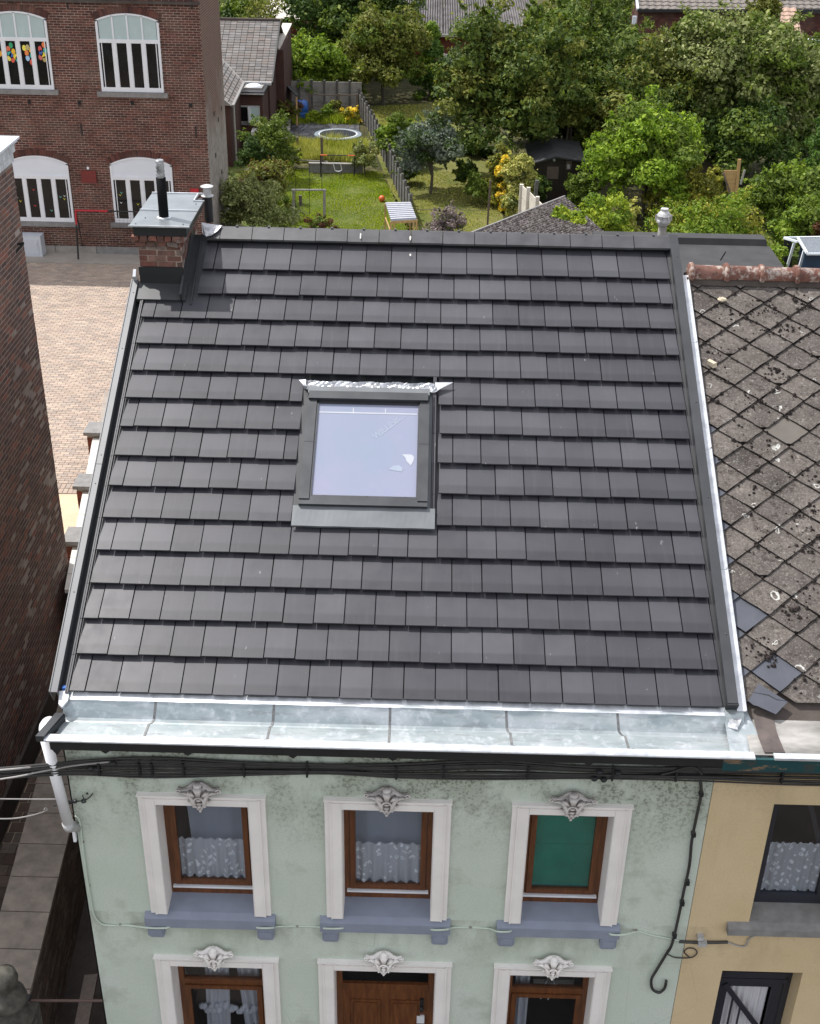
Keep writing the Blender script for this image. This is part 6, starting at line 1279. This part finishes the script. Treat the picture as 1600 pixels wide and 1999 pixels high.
for o in [o for o in bpy.data.objects if o.name.startswith('paving_slab')]: tag(o, 'pale square paving slab in the row left of the black sheeting', 'slab', 'slabs beside the black sheeting')
# trampoline
tp_ = (PZ(613, 263, G + .35) + PZ(706, 263, G + .35)) / 2; rt = (PZ(706, 263, G + .35) - PZ(613, 263, G + .35)).length / 2
tt = thing('trampoline', Vector((tp_.x, tp_.y, G)), 'round black trampoline with a pale blue-grey edge pad in the tall grass', 'trampoline'); cc_ = Vector((tp_.x, tp_.y, G + .35))
MB().lathe(cc_, [(rt * .76, 0), (rt * .76, .012), (.0, .014)], 40).build('mat', simple('trampoline_mat', (.03, .034, .04), .95, 0, .1, spec=.05), tt)
pd = MB(); pd.tube([cc_ + Vector((0, 0, z)) for z in (-.02, 0, .03, .035, .036)], [rt * .99, rt, rt * .99, rt * .80, rt * .79], 40, cap=False); pd.build('edge_pad', simple('faded_blue_pad', (.16, .20, .235), .6, 0, .15), tt)
pd = MB(); pd.tube([cc_ + Vector((0, 0, z)) for z in (.037, .042, .043)], [rt * .82, rt * .81, rt * .77], 40, cap=False); pd.build('inner_ring', M['white_frame'], tt)
for k in range(6): t = k * math.pi / 3 + .3; MB().tube([cc_ + Vector((rt * .93 * math.cos(t), rt * .93 * math.sin(t), 0)), cc_ + Vector((rt * .93 * math.cos(t), rt * .93 * math.sin(t), -.35))], .025, 6).build('leg', M['vent_grey'], tt)
# low garden retaining wall
rw = thing('low_wall', PZ(655, 337), 'low dark concrete wall with a pale top edge behind the small goal', 'wall'); a_, b_ = PZ(603, 337), PZ(708, 339)
MB().bar(a_ + Vector((0, 0, .17)), b_ + Vector((0, 0, .17)), .15, .36).build('wall', M['stone_grey'], rw); MB().bar(a_ + Vector((0, 0, .375)), b_ + Vector((0, 0, .375)), .20, .05).build('coping', M['concrete'], rw)
# small goal
g2 = thing('small_goal', PZ(659, 347), 'small practice goal with orange corners and a white target ring', 'goal'); Yg = PZ(659, 347).y; q = lambda x_, y_: PY(x_, y_, Yg)
a_, b_, c_, d_ = q(626, 346), q(625, 303), q(692, 304), q(691, 348)
MB().tube([a_, b_], .022, 6).build('post', M['black'], g2); MB().tube([d_, c_], .022, 6).build('post', M['black'], g2)
MB().tube([b_, b_.lerp(c_, .2)], .028, 6).build('crossbar', M['orange'], g2); MB().tube([b_.lerp(c_, .2), b_.lerp(c_, .8)], .022, 6).build('crossbar', M['black'], g2); MB().tube([b_.lerp(c_, .8), c_], .028, 6).build('crossbar', M['orange'], g2)
bk = Vector((0, .7, 0)); MB().tube([b_, a_ + bk, d_ + bk, c_], .014, 5).build('rear_frame', M['black'], g2); MB().tube([a_, a_ + bk], .016, 5).build('rear_frame', M['black'], g2); MB().tube([d_, d_ + bk], .016, 5).build('rear_frame', M['black'], g2)
mb = MB()
for k in range(15): u = k / 14; mb.bar((a_ + bk).lerp(d_ + bk, u), b_.lerp(c_, u), .004, .004)
for k in range(10): v = k / 10; mb.bar((a_ + bk).lerp(b_, v), (d_ + bk).lerp(c_, v), .004, .004)
tag(mb.build('net', M['cable'], g2), kind='stuff')
MB().tube([q(650, 319), q(664, 319), q(667, 332), q(662, 335), q(654, 334), q(650, 319)], .018, 6).build('target_ring', M['white_frame'], g2)
# frame with hanging feeder on the lawn
fr = thing('washing_frame', PZ(603, 440), 'weathered timber goal-shaped frame with dangling wires on the near lawn', 'frame'); Yf = PZ(603, 440).y; q = lambda x_, y_: PY(x_, y_, Yf)
for x_ in (573, 633): MB().bar(q(x_, 452), q(x_, 372), .09, .09, (0, 1, 0)).build('post', M['concrete'], fr)
MB().bar(q(569, 371), q(636, 371), .05, .05).build('crossbar', M['cable_grey'], fr)
for x_, y0_, y1_ in ((577, 340, 425), (603.5, 320, 420), (628, 318, 372)): MB().tube([q(x_, y0_), q(x_, y1_)], .010, 5).build('hanging_rod', M['black'], fr)
fd = MB().tube([q(586, 382), q(587, 402)], .06, 8); tag(fd.build('bird_feeder', M['bark'], loc=q(586, 402)), 'dark cylindrical bird feeder hanging left in the timber frame', 'feeder')
for x_, y0_, y1_, Yp in ((581, 268, 310, 44), (629, 268, 345, 42)):
    pp = PY(x_, y1_, Yp); po = MB().box((pp.x - .05, Yp - .05, G), (pp.x + .05, Yp + .05, PY(x_, y0_, Yp).z)); tag(po.build('garden_post', M['wood_old'], loc=(pp.x, Yp, G)), 'thin grey post standing in the tall grass ' + ('left, beside the shrubs' if x_ < 600 else 'right, behind the goal corner'), 'post')
MB().bar(PY(570, 312, 42), PY(640, 316, 42), .05, .04).build('rail_pole', M['concrete']); tag(bpy.data.objects['rail_pole'], 'thin pale horizontal pole at the edge of the tall grass', 'pole')
bl2 = PZ(745, 394) + Vector((0, 0, .12)); tag(MB().ball(bl2, .12, 14).build('ball', M['orange'], smooth=True, loc=bl2 - Vector((0, 0, .12))), 'orange ball on the grass above the white-topped cold frame', 'ball')
# cold frame
cf = thing('cold_frame', PZ(785, 470), 'timber stand with a sloping white corrugated top close behind the ridge', 'cold frame'); zt = -4.95; M['slat_white'] = simple('milky_sheet', (.36, .37, .41), .5, 0, .1)
c1, c2, c3, c4 = PZ(752, 397, zt), PZ(801, 396, zt), PZ(813, 428, zt - .12), PZ(763, 431, zt - .12)
n_ = 9
for k in range(n_):
    u0, u1 = k / n_, (k + .62) / n_; mb = MB(); P = [c1.lerp(c4, u0), c2.lerp(c3, u0), c2.lerp(c3, u1), c1.lerp(c4, u1)]; mb.extr(P, (0, 0, .03)); mb.build('roof_slat', M['slat_white'], cf)
mb = MB(); mb.extr([c1, c2, c3, c4], (0, 0, -.02)); mb.build('roof_sheet', simple('translucent_sheet', (.16, .18, .22), .4, 0, .05), cf)
for c_, zz in ((c1, 0), (c2, 0), (c3, 0), (c4, 0), (c4.lerp(c3, .12), 0), (c4.lerp(c3, .88), 0)): MB().box((c_.x - .03, c_.y - .03, G), (c_.x + .03, c_.y + .03, c_.z - .02)).build('leg', M['wood_pale'], cf)
MB().bar(c4 - Vector((0, 0, .06)), c3 - Vector((0, 0, .06)), .04, .08).build('front_rail', M['wood_pale'], cf); MB().bar(c1 - Vector((0, 0, .5)), c4 - Vector((0, 0, .4)), .03, .05).build('side_rail', M['wood_pale'], cf)
MB().bar(c4 - Vector((0, 0, .45)), c3 - Vector((0, 0, .45)), .03, .05).build('lower_rail', M['wood_pale'], cf)
# mossy corrugated roof shed
Zs = -3.6; P1, P2, P4 = PZ(905, 462, Zs), PZ(1102, 385, Zs), PZ(1205, 478, Zs - .25); e1 = (P2 - P1); e2 = (P4 - P2); ms = thing('low_shed', Vector((6.5, 27, G)), 'long low shed with a moss-covered corrugated roof right behind the ridge', 'shed')
def corrug(parent, P1, e1, e2, nw, amp, mat, name='corrugated_sheet', seg=6, along=1):
    mb = MB(); nrm = e1.cross(e2).normalized(); nrm = nrm if nrm.z > 0 else -nrm; vs = []; n_ = nw * seg
    for i in range(n_ + 1):
        o_ = nrm * (amp * math.sin(2 * math.pi * i / seg))
        for j_ in range(along + 1): vs.append(P1 + e2 * (i / n_) + e1 * (j_ / along) + o_ + nrm * (.02 * (j_ % 2)))
    k_ = along + 1; mb.add(vs, [(i * k_ + j_, (i + 1) * k_ + j_, (i + 1) * k_ + j_ + 1, i * k_ + j_ + 1) for i in range(n_) for j_ in range(along)]); return mb.build(name, mat, parent, recalc=False)
corrug(ms, P1, e1, e2, 30, .022, M['moss_sheet']); mb = MB(); mb.extr([P1 - Vector((0, 0, .06)), P2 - Vector((0, 0, .06)), P2 + e2 - Vector((0, 0, .06)), P1 + e2 - Vector((0, 0, .06))], (0, 0, -.08)); mb.build('roof_deck', M['wood_old'], ms)
MB().bar(P1 + Vector((0, 0, .0)), P2, .05, .10).build('edge_board', M['stone_grey'], ms)
mb = MB(); i1 = P1.lerp(P2 + e2, .06); mb.extr([Vector((p.x, p.y, G)) for p in (P1 + (e1 + e2) * .04, P2 + (e2 - e1) * .04, P2 + e2 * .96 - e1 * .04, P1 + e2 * .96 + e1 * .04)], (0, 0, Zs - .5 - G)); mb.build('walls', M['wood_old'], ms)
# pale concrete fence near the conifers
pf = thing('pale_fence', PZ(1030, 440), 'weathered pale concrete panel fence in front of the silvery conifer', 'fence'); q0, q1 = PZ(1016, 440), PZ(1062, 470)
for x_, y0_, Yp in ((1018, 360, 32.6), (1031.5, 366, 31.8), (1049, 384, 30.8)):
    a_ = PY(x_, y0_, Yp); MB().box((a_.x - .06, Yp - .06, G), (a_.x + .06, Yp + .06, a_.z)).build('post', M['concrete_pale'], pf)
for (xa, ya, Ya), (xb, yb_, Yb_) in ((((1018, 362, 32.6)), (1031.5, 375, 31.8)), ((1032, 374, 31.8), (1049, 392, 30.8)), ((1050, 392, 30.8), (1060, 402, 30.2))):
    a_, b_ = PY(xa, ya, Ya), PY(xb, yb_, Yb_)
    for k in range(3): MB().extr([(a_.x, a_.y, a_.z - .42 * k), (b_.x, b_.y, b_.z - .42 * k), (b_.x, b_.y, b_.z - .42 * k - .40), (a_.x, a_.y, a_.z - .42 * k - .40)], (.02, .05, 0)).build('panel', M['concrete_pale'], pf)
a_ = PY(1048, 352, 33.5); tag(MB().bar((a_.x - .06, 33.5, G), (a_.x, 33.5, a_.z), .12, .12, (0, 1, 0)).build('garden_post', M['concrete_post'], loc=(a_.x, 33.5, G)), 'grey post standing behind the pale concrete fence', 'post')
a_ = PY(957, 352, 34.8); tag(MB().bar((a_.x - .03, 34.8, G), (a_.x, 34.8, a_.z), .07, .07, (0, 1, 0)).build('garden_post', M['wood_old'], loc=(a_.x, 34.8, G)), 'dark wooden post at the right end of the dry lawn', 'post')
MB().tube([PY(800, 409, 34.8), PY(957, 411, 34.8)], .010, 5).build('fence_wire', M['wood_old']); tag(bpy.data.objects['fence_wire'], 'thin horizontal wire stretched across the dry lawn above the lavender', 'wire')
# dark shed
sd_ = thing('garden_shed', PZ(1075, 398), 'dark-stained wooden garden shed with a shallow felt gable roof under the trees', 'shed'); Ys = 38.0; q = lambda x_, y_, Y_=Ys: PY(x_, y_, Y_)
a_, b_, c_ = q(1036, 316), q(1083, 304), q(1142, 312)
fx0, fx1 = q(1038, 330).x, q(1138, 330).x; pk = q(1083, 305)
mb = MB(); mb.extr([(fx0, Ys, G), (fx1, Ys, G), (fx1, Ys, q(1138, 314).z), (pk.x, Ys, pk.z), (fx0, Ys, q(1038, 318).z)], (0, 2.6, 0)); mb.build('walls', M['shed'], sd_)
for (p_, r_) in ((q(1033, 320), pk), (pk, q(1143, 315))):
    mb = MB(); mb.hexa([p_ + Vector((0, -.3, .01)), r_ + Vector((0, -.3, .01)), r_ + Vector((0, 2.7, .01)), p_ + Vector((0, 2.7, .01)), p_ + Vector((0, -.3, .07)), r_ + Vector((0, -.3, .07)), r_ + Vector((0, 2.7, .07)), p_ + Vector((0, 2.7, .07))]); mb.build('roof_slope', M['felt'], sd_)
MB().box((q(1066, 350).x, Ys - .03, q(1066, 349).z), (q(1089, 350).x, Ys, q(1066, 325).z)).build('shutter', M['wood_old'], sd_)
w__ = MB().box((q(1102, 350).x, Ys - .03, q(1102, 331).z), (q(1113, 350).x, Ys, q(1102, 314).z)).build('window', M['wood_old'], sd_); MB().box((q(1104.5, 350).x, Ys - .05, q(1102, 329).z), (q(1110, 350).x, Ys - .03, q(1102, 320).z)).build('pane', M['vent_grey'], w__)
p = q(1081, 311); MB().ball(p + Vector((0, -.1, 0)), .06, 8).build('lamp', M['white_frame'], sd_)
for k in range(11): x_ = fx0 + (fx1 - fx0) * k / 11; MB().box((x_ + .01, Ys - .012, G), (x_ + (fx1 - fx0) / 11 - .01, Ys, q(1083, 322).z)).build('board', M['shed'], sd_)
# tan board panel and poles
tb = thing('board_screen', PZ(1425, 380), 'tan wooden board screen with slanting poles in the right-hand garden', 'screen'); Yb2 = 34.6; q = lambda x_, y_: PY(x_, y_, Yb2)
for k in range(5): mb = MB(); mb.extr([q(1412 + k * 1.6, 333 + k * 8.6), q(1438, 333 + k * 8.6), q(1437, 341 + k * 8.6), q(1413.5 + k * 1.6, 341 + k * 8.6)], (0, .04, 0)); mb.build('board', M['wood_tan'], tb)
MB().bar(q(1436, 378), q(1443, 311), .10, .08, (0, 1, 0)).build('post', M['wood_tan'], tb); MB().bar(q(1425, 378), q(1411, 338), .06, .05, (0, 1, 0)).build('pole', M['wood_old'], tb); MB().bar(q(1445, 360), q(1453, 332), .06, .06, (0, 1, 0)).build('pole', M['concrete'], tb)
mb = MB(); a_, b_ = PY(1358, 328, 41), PY(1396, 310, 41); mb.box((a_.x, 41, G), (b_.x, 41.1, b_.z)); tag(mb.build('board_fence', M['wood_old'], loc=(a_.x, 41, G)), 'short weathered fence panel behind the bramble, left of the tan boards', 'fence')
# small blue shed
bs = thing('blue_shed', PY(1570, 515, 27), 'small dark blue shed with a grey corrugated roof behind the terracotta ridge', 'shed'); q = lambda x_, y_, Y_=27: PY(x_, y_, Y_)
r0_, r1_ = q(1556, 466, 29), q(1640, 466, 29); r2_, r3_ = q(1574, 496, 26.6), q(1650, 496, 26.6)
corrug(bs, r2_, r0_ - r2_, r1_ - r0_, 16, .012, simple('grey_blue_sheet', (.16, .18, .21), .5, .2, .1), 'roof_sheet')
MB().bar(r0_ + Vector((0, 0, .03)), r2_ + Vector((0, 0, .03)), .06, .06).build('roof_edge', M['white_panel'], bs); MB().bar(q(1530, 465, 29.2), r1_ + Vector((0, 0, .05)), .06, .07).build('roof_edge', M['white_panel'], bs); MB().bar(q(1530, 465, 29.2), q(1556, 472, 28.4), .06, .06).build('roof_edge', M['white_panel'], bs)
MB().bar(r2_, r3_, .05, .06).build('roof_edge', M['white_panel'], bs)
mb = MB(); mb.box((r2_.x + .0, 26.75, G), (r3_.x, 26.85, r2_.z - .02)); mb.build('front_wall', M['blue_sheet'], bs); mb = MB(); mb.extr([q(1530, 468, 29.1), q(1545, 468, 29.1), q(1545, 560, 29.1), q(1530, 560, 29.1)], (0, .05, 0)); mb.build('side_screen', M['black'], bs); MB().box((r2_.x + .5, 28.9, G), (r3_.x, 28.95, r0_.z)).build('rear_wall', M['blue_sheet'], bs)
for x_, y_, Y_ in ((1550, 474, 28.6), (1569, 490, 27.2)): a_ = q(x_, y_, Y_); MB().bar((a_.x - .15, Y_, G + .3), a_, .07, .07, (0, 1, 0)).build('post', M['white_panel'], bs)

# ------------------------------------------------------------------ annex with slate roof behind the school
ann = thing('slate_house', (-5.5, 47, G), 'brick annex with a pale weathered slate roof and white dome light beside the school', 'house')
e0, e1_ = PY(440, 161, 46.5), PY(541, 157, 46.5); rid = PY(500, 40, 50.3); er = PY(541, 157, 46.5)
X0_, X1_ = -9.5, -3.72; ze = e0.z; zr_ = rid.z; yr_ = 50.3; sl_ = math.hypot(yr_ - 46.5, zr_ - ze)
mb = MB(); mb.extr([(X0_, 46.9, G), (X0_, 54, G), (X0_, 54, ze), (X0_, yr_, zr_ - .05), (X0_, 46.9, ze)], (X1_ - X0_ - .15, 0, 0)); mb.build('walls', M['annex_red'], ann)
mb = MB(); mb.extr([(X0_, 46.5, ze), (X0_, yr_, zr_), (X0_, 54.1, ze), (X0_, 54.1, ze - .08), (X0_, yr_, zr_ - .08), (X0_, 46.5, ze - .08)], (X1_ - X0_, 0, 0)); rf = mb.build('roof', M['mortar_black'], ann)
rr = random.Random(31); rows = 24; gh = sl_ / rows; dyy, dzz = (yr_ - 46.5) / sl_, (zr_ - ze) / sl_; nn3 = Vector((0, -dzz, dyy)); sm = MB(); cnt = 0
onem = MB(); onem.add([Vector((.012, 0, 0)) + nn3 * .022, Vector((.258, 0, 0)) + nn3 * .022, Vector((.264, dyy * gh * 1.1, dzz * gh * 1.1)) + nn3 * .004, Vector((.006, dyy * gh * 1.1, dzz * gh * 1.1)) + nn3 * .004, Vector((.006, 0, 0)), Vector((.264, 0, 0))], [(0, 1, 2, 3), (4, 5, 1, 0)]); sme = loose_mesh(onem, 'slate', M['shingle'])
for r_ in range(rows):
    x_ = X1_ - .27 * (1 if r_ % 2 else .5)
    while x_ > X0_:
        if r_ % 2 == 0 and x_ > X1_ - .2: x_ = X1_ - .27
        p = Vector((x_, 46.5 + dyy * gh * r_, ze + dzz * gh * r_)) + nn3 * rr.uniform(.0, .008)
        if x_ > -6.9 and cnt < 300: inst(sme, 'slate', p, rf); cnt += 1
        else: sm.add([Vector(v.co) + p for v in sme.vertices], [tuple(pl.vertices) for pl in sme.polygons])
        x_ -= .27
tag(sm.build('slate_rows', M['shingle'], rf, recalc=False), kind='stuff')
MB().bar((X0_, yr_, zr_ + .04), (X1_, yr_, zr_ + .04), .16, .08).build('ridge', M['mortar_black'], rf); MB().bar((X0_, 46.42, ze), (X1_, 46.42, ze), .14, .12).build('gutter', M['vent_grey'], rf)
MB().extr([(X1_, 46.5, ze - .1), (X1_, yr_, zr_ - .1), (X1_, yr_, zr_ + .05), (X1_, 46.5, ze + .05)], (.05, 0, 0)).build('verge', M['black'], rf)
mb = MB(); mb.extr([(-3.9, 49.4, G), (-3.50, 49.4, G), (-3.50, 49.4, PY(545, 98, 49.4).z), (-3.9, 49.4, PY(545, 98, 49.4).z)], (0, 3.5, .5)); mb.build('side_wing', M['annex_red'], ann); mb = MB(); mb.extr([(-3.9, 49.4, PY(545, 97, 49.4).z), (-3.66, 49.4, PY(545, 97, 49.4).z), (-3.46, 53, PY(545, 97, 49.4).z + .52), (-3.9, 53, PY(545, 97, 49.4).z + .52)], (0, 0, .05)); mb.build('white_coping', M['concrete_pale'], ann)
bay = thing('annex_bay', (-4.5, 45, G), 'low flat-roofed brick bay with an open white window under the slate roof', 'extension')
wz = PY(480, 178, 45).z; xa, xb = PY(452, 220, 45).x, PY(520, 220, 45).x; xb = -3.95
MB().box((xa, 45, G), (xb, 46.9, wz - .1)).build('walls', M['annex_red'], bay); brickwork(bay, (xa, 45.0, G), (1, 0, 0), (0, -1, 0), xb - xa, 2.2, M['brick_school'], [(PY(463, 220, 45).x - xa, PY(511, 220, 45).x - xa, .95, 2.3)], 0)
MB().box((xa - .1, 44.8, wz - .12), (xb + .1, 46.9, wz)).build('flat_roof', M['black'], bay); MB().box((xa - .1, 44.78, wz - .10), (xb + .1, 44.8, wz - .05)).build('roof_edge', M['vent_grey'], bay)
dm = PY(495, 176, 45.6); mb = MB(); mb.ball(Vector((dm.x, 45.7, wz + .02)), .36, 16, (1, .9, .45)); mb.build('dome_light', M['white_panel'], bay, smooth=True); MB().box((dm.x - .38, 45.35, wz), (dm.x + .38, 46.05, wz + .06)).build('dome_kerb', M['concrete'], bay)
q = lambda x_, y_, Y_=44.98: PY(x_, y_, Y_); wn = MB().box((q(467, 240).x, 44.95, q(467, 240).z), (q(508, 240).x, 45.02, q(467, 206).z)).build('window', M['vent_grey'], bay)
MB().box((q(470, 240).x, 44.92, q(467, 236).z), (q(484, 240).x, 44.95, q(467, 209).z)).build('pane', M['glass_dark'], wn); MB().box((q(489, 240).x, 44.90, q(467, 236).z), (q(506, 240).x, 44.95, q(467, 210).z)).build('casement', M['frost'], wn); mb = MB(); mb.extr([q(485, 208), q(489, 208), q(491, 237), q(487, 237)], (0, -.3, 0)); mb.build('casement', M['white_frame'], wn); MB().box((q(464, 240).x, 44.85, q(467, 243).z), (q(510, 240).x, 45, q(467, 239).z)).build('sill', M['stone_grey'], wn)
# hipped lower roof at the left
hp = thing('hip_roof_wing', (-5.6, 43.5, G), 'low brick wing with a grey slate roof sloping to the right beside the school', 'extension')
E0, E1, E2, E3 = PY(452, 207, 41.8), PY(474, 161, 45.0), PY(437, 122, 47.0), PY(425, 190, 41.9)
E2 = Vector((E1.x - 1.3, 46.9, E1.z + .75)); E3 = Vector((E0.x - 1.3, 42.6, E0.z + .75)); E4 = Vector((E0.x - 1.3, 41.8, E0.z))
nslt = 9
for k in range(nslt):
    for j_ in range(7):
        u0, u1 = k / nslt, (k + 1) / nslt - .012; v0, v1 = j_ / 7, (j_ + 1) / 7 - .02; f_ = lambda u, v: E0.lerp(E1, u).lerp(E3.lerp(E2, u), v)
        lf = Vector((.02, 0, .03)); mb = MB(); mb.add([f_(u0, v0) + lf, f_(u1, v0) + lf, f_(u1, v1 + .03), f_(u0, v1 + .03), f_(u0, v0), f_(u1, v0)], [(0, 1, 2, 3), (4, 5, 1, 0)]); mb.build('slate', M['shingle'], hp, recalc=False)
mb = MB(); mb.poly([E0 - Vector((0, 0, .02)), E1 - Vector((0, 0, .02)), E2 - Vector((0, 0, .02)), E3 - Vector((0, 0, .02))]); mb.poly([E0, E3, E4]); mb.build('roof_deck', M['mortar_black'], hp, recalc=False); MB().bar(E0 + Vector((.05, 0, 0)), E1 + Vector((.05, 0, 0)), .10, .08).build('gutter', M['stone_grey'], hp); MB().bar(E0, E3, .07, .05).build('hip', M['stone_grey'], hp); MB().bar(E1, E2, .07, .05).build('valley', M['stone_grey'], hp)
MB().box((E4.x - 1, 41.95, G), (E0.x - .1, 46.9, E0.z - .02)).build('walls', M['annex_red'], hp)
MB().tube([Vector((E0.x + .02, 42.2, E0.z)), Vector((E0.x + .02, 42.2, G))], .04, 6).build('downpipe', M['vent_grey'], hp)
p = PZ(462, 287); acb = MB().box((p.x - .18, p.y - .25, G), (p.x + .18, p.y + .2, G + .75)); tag(acb.build('outdoor_unit', M['vent_grey'], loc=p), 'grey boxy heat pump unit on the grass below the open window', 'unit')
mb = MB(); mb.bar(PZ(497, 300) + Vector((0, 0, .45)), PZ(518, 245) + Vector((0, 0, .45)), .24, .9); tag(mb.build('garden_wall', M['white_stone'], loc=PZ(505, 275)), 'pale low wall running back between the shrubs and the annex', 'wall')
# ------------------------------------------------------------------ far buildings
hb = thing('workshop', (5, 66, G), 'long workshop with a big grey corrugated roof behind the gardens', 'building')
A0_ = PY(770, 66, 64); B0_ = PY(1005, 66, 64); up2 = PY(790, -60, 80) - PY(790, 66, 64); up2.x = 0
for k in range(3): w3 = (B0_.x - A0_.x + 1.5) / 3; corrug(hb, A0_ + Vector((w3 * k + .02, 0, 0)), up2, Vector((w3 - .04, 0, 0)), 19, .075, M['corr'], 'corrugated_sheet')
MB().box((A0_.x, 64.4, G), (B0_.x + 1.5, 75, A0_.z - .15)).build('walls', M['brick_red'], hb); MB().bar(A0_ + Vector((0, -.05, -.08)), B0_ + Vector((1.5, -.05, -.08)), .12, .14).build('gutter', M['vent_grey'], hb)
an2 = thing('outhouse', (4.5, 61, G), 'low outhouse with a pale corrugated lean-to roof before the workshop', 'shed'); a_, b_ = PY(865, 133, 60), PY(945, 131, 60); corrug(an2, a_, Vector((0, 1.5, .45)), Vector((b_.x - a_.x, 0, 0)), 12, .03, M['corr'], 'corrugated_sheet'); MB().box((a_.x, 60.2, G), (b_.x, 62, a_.z - .05)).build('walls', M['brick_red'], an2)
mb = MB(); mb.box((PY(1018, 60, 62).x, 62, G), (PY(1065, 60, 62).x, 62.3, PY(1018, 30, 62).z)); tag(mb.build('white_gable', M['concrete_pale'], loc=(7, 62, G)), 'pale rendered wall glimpsed through the cherry tree', 'wall')
t1 = thing('brick_terrace', (15, 66, G), 'dark red brick building with a ribbed tile roof at the upper right', 'building')
def tiled(parent, xa, xb, ye, Ye, rise, rows, colw, mat):
    a_, b_ = PY(xa, ye, Ye), PY(xb, ye, Ye); sl = rise; nrm = Vector((0, -.5, .87)); sm = MB(); step = Vector((0, .30, .16))
    for r_ in range(rows):
        o_ = a_ + step * r_; mb = MB(); n_ = int((b_.x - a_.x) / .1); vs = []
        for i in range(n_ + 1): w_ = nrm * (.03 * math.sin(i * 1.57)); vs += [o_ + Vector((i * .1, 0, 0)) + w_ + nrm * .04, o_ + Vector((i * .1, 0, 0)) + step * 1.1 + w_, o_ + Vector((i * .1, 0, 0)) + w_ - nrm * .02]
        mb.add(vs, [(i * 3, (i + 1) * 3, (i + 1) * 3 + 1, i * 3 + 1) for i in range(n_)] + [(i * 3 + 2, (i + 1) * 3 + 2, (i + 1) * 3, i * 3) for i in range(n_)]); mb.build('tile_course', mat, parent, recalc=False)
    return a_, b_
rtile = simple('grey_brown_tiles', (.17, .15, .135), .85, 0, .25, 4)
a_, b_ = tiled(t1, 1244, 1720, 18, 66, 1, 14, 1, rtile); MB().box((a_.x + .1, 66.3, G), (b_.x, 72, a_.z - .1)).build('walls', M['brick_school'], t1); MB().bar(a_ + Vector((0, -.05, -.08)), b_ + Vector((0, -.05, -.08)), .12, .16).build('gutter', M['black'], t1); MB().bar(a_ + Vector((.0, -.1, 0)), a_ + Vector((0, 4, 2.1)), .12, .12).build('white_verge', M['white_panel'], t1)
brickwork(t1, (a_.x + .1, 66.3, G), (1, 0, 0), (0, -1, 0), 12, 2.6, M['brick_school'], (), 0, seed=3)
t2 = thing('brick_house_far', (11.5, 70, G), 'plain dark red brick gable glimpsed above the grove', 'house'); MB().box((PY(1130, 0, 70).x, 70, G), (PY(1232, 0, 70).x, 76, 0)).build('walls', M['brick_school'], t2)
w_ = MB().box((PY(1126, 0, 70).x - .15, 69.9, G), (PY(1130, 0, 70).x, 70, 0)).build('corner_strip', M['white_panel'], t2)
t3 = thing('tiled_porch', (22, 60, G), 'small pink-tan tiled roof with white edging at the right', 'shed'); tiled(t3, 1530, 1568, 78, 62, 1, 8, 1, simple('pink_tiles', (.38, .26, .20), .85, 0, .25, 9)); MB().box((PY(1530, 78, 62).x, 62.2, G), (PY(1568, 78, 62).x, 65, PY(1530, 79, 62).z)).build('walls', M['concrete'], t3)
mb = MB(); a_, b_ = PY(1562, 76, 61), PY(1700, 76, 61); mb.box((a_.x, 61, G), (b_.x, 61.4, PY(1560, 82, 61).z)); mb.build('wall', M['concrete'], t3); MB().box((a_.x, 60.9, PY(1560, 86, 61).z), (b_.x, 61.5, PY(1560, 78, 61).z)).build('white_coping', M['white_panel'], t3)
wo = thing('garden_ornament', PY(1592, 198, 45), 'white box-like vent housing poking out at the right edge', 'housing'); a_, b_ = PY(1580, 196, 45), PY(1612, 176, 45); mb = MB(); mb.box((a_.x, 45, a_.z), (b_.x, 45.6, b_.z - .08)); mb.ball(((a_.x + b_.x) / 2, 45.3, b_.z - .1), .22, 10, (1.3, 1, .6)); mb.build('housing', M['white_panel'], wo); MB().box((a_.x + .16, 44.97, a_.z + .03), (a_.x + .36, 45, b_.z - .12)).build('opening', M['stone_grey'], wo); MB().box((a_.x, 45.02, G), (b_.x, 45.5, a_.z)).build('pedestal', M['concrete'], wo)
fl = thing('flat_roof_building', (-5, 66, G), 'low building with a pale flat roof behind the slate-roofed annex', 'building'); a_, b_ = PY(505, 38, 62), PY(585, 36, 62); MB().box((a_.x, 62, G), (b_.x, 76, a_.z)).build('walls', M['brick_red'], fl); MB().box((a_.x - .1, 61.9, a_.z), (b_.x + .1, 76, a_.z + .08)).build('roof', M['concrete_pale'], fl); MB().box((a_.x, 61.85, a_.z - .12), (b_.x, 61.95, a_.z)).build('edge', M['wood_tan'], fl)
w5 = MB().box((PY(1235, 30, 60).x, 60, PY(1235, 48, 60).z), (PY(1243, 30, 60).x, 60.1, PY(1235, 32, 60).z)); tag(w5.build('white_cloth', M['white_panel'], loc=PY(1239, 48, 60)), 'bright white cloth hanging by the corner of the tiled building', 'cloth')
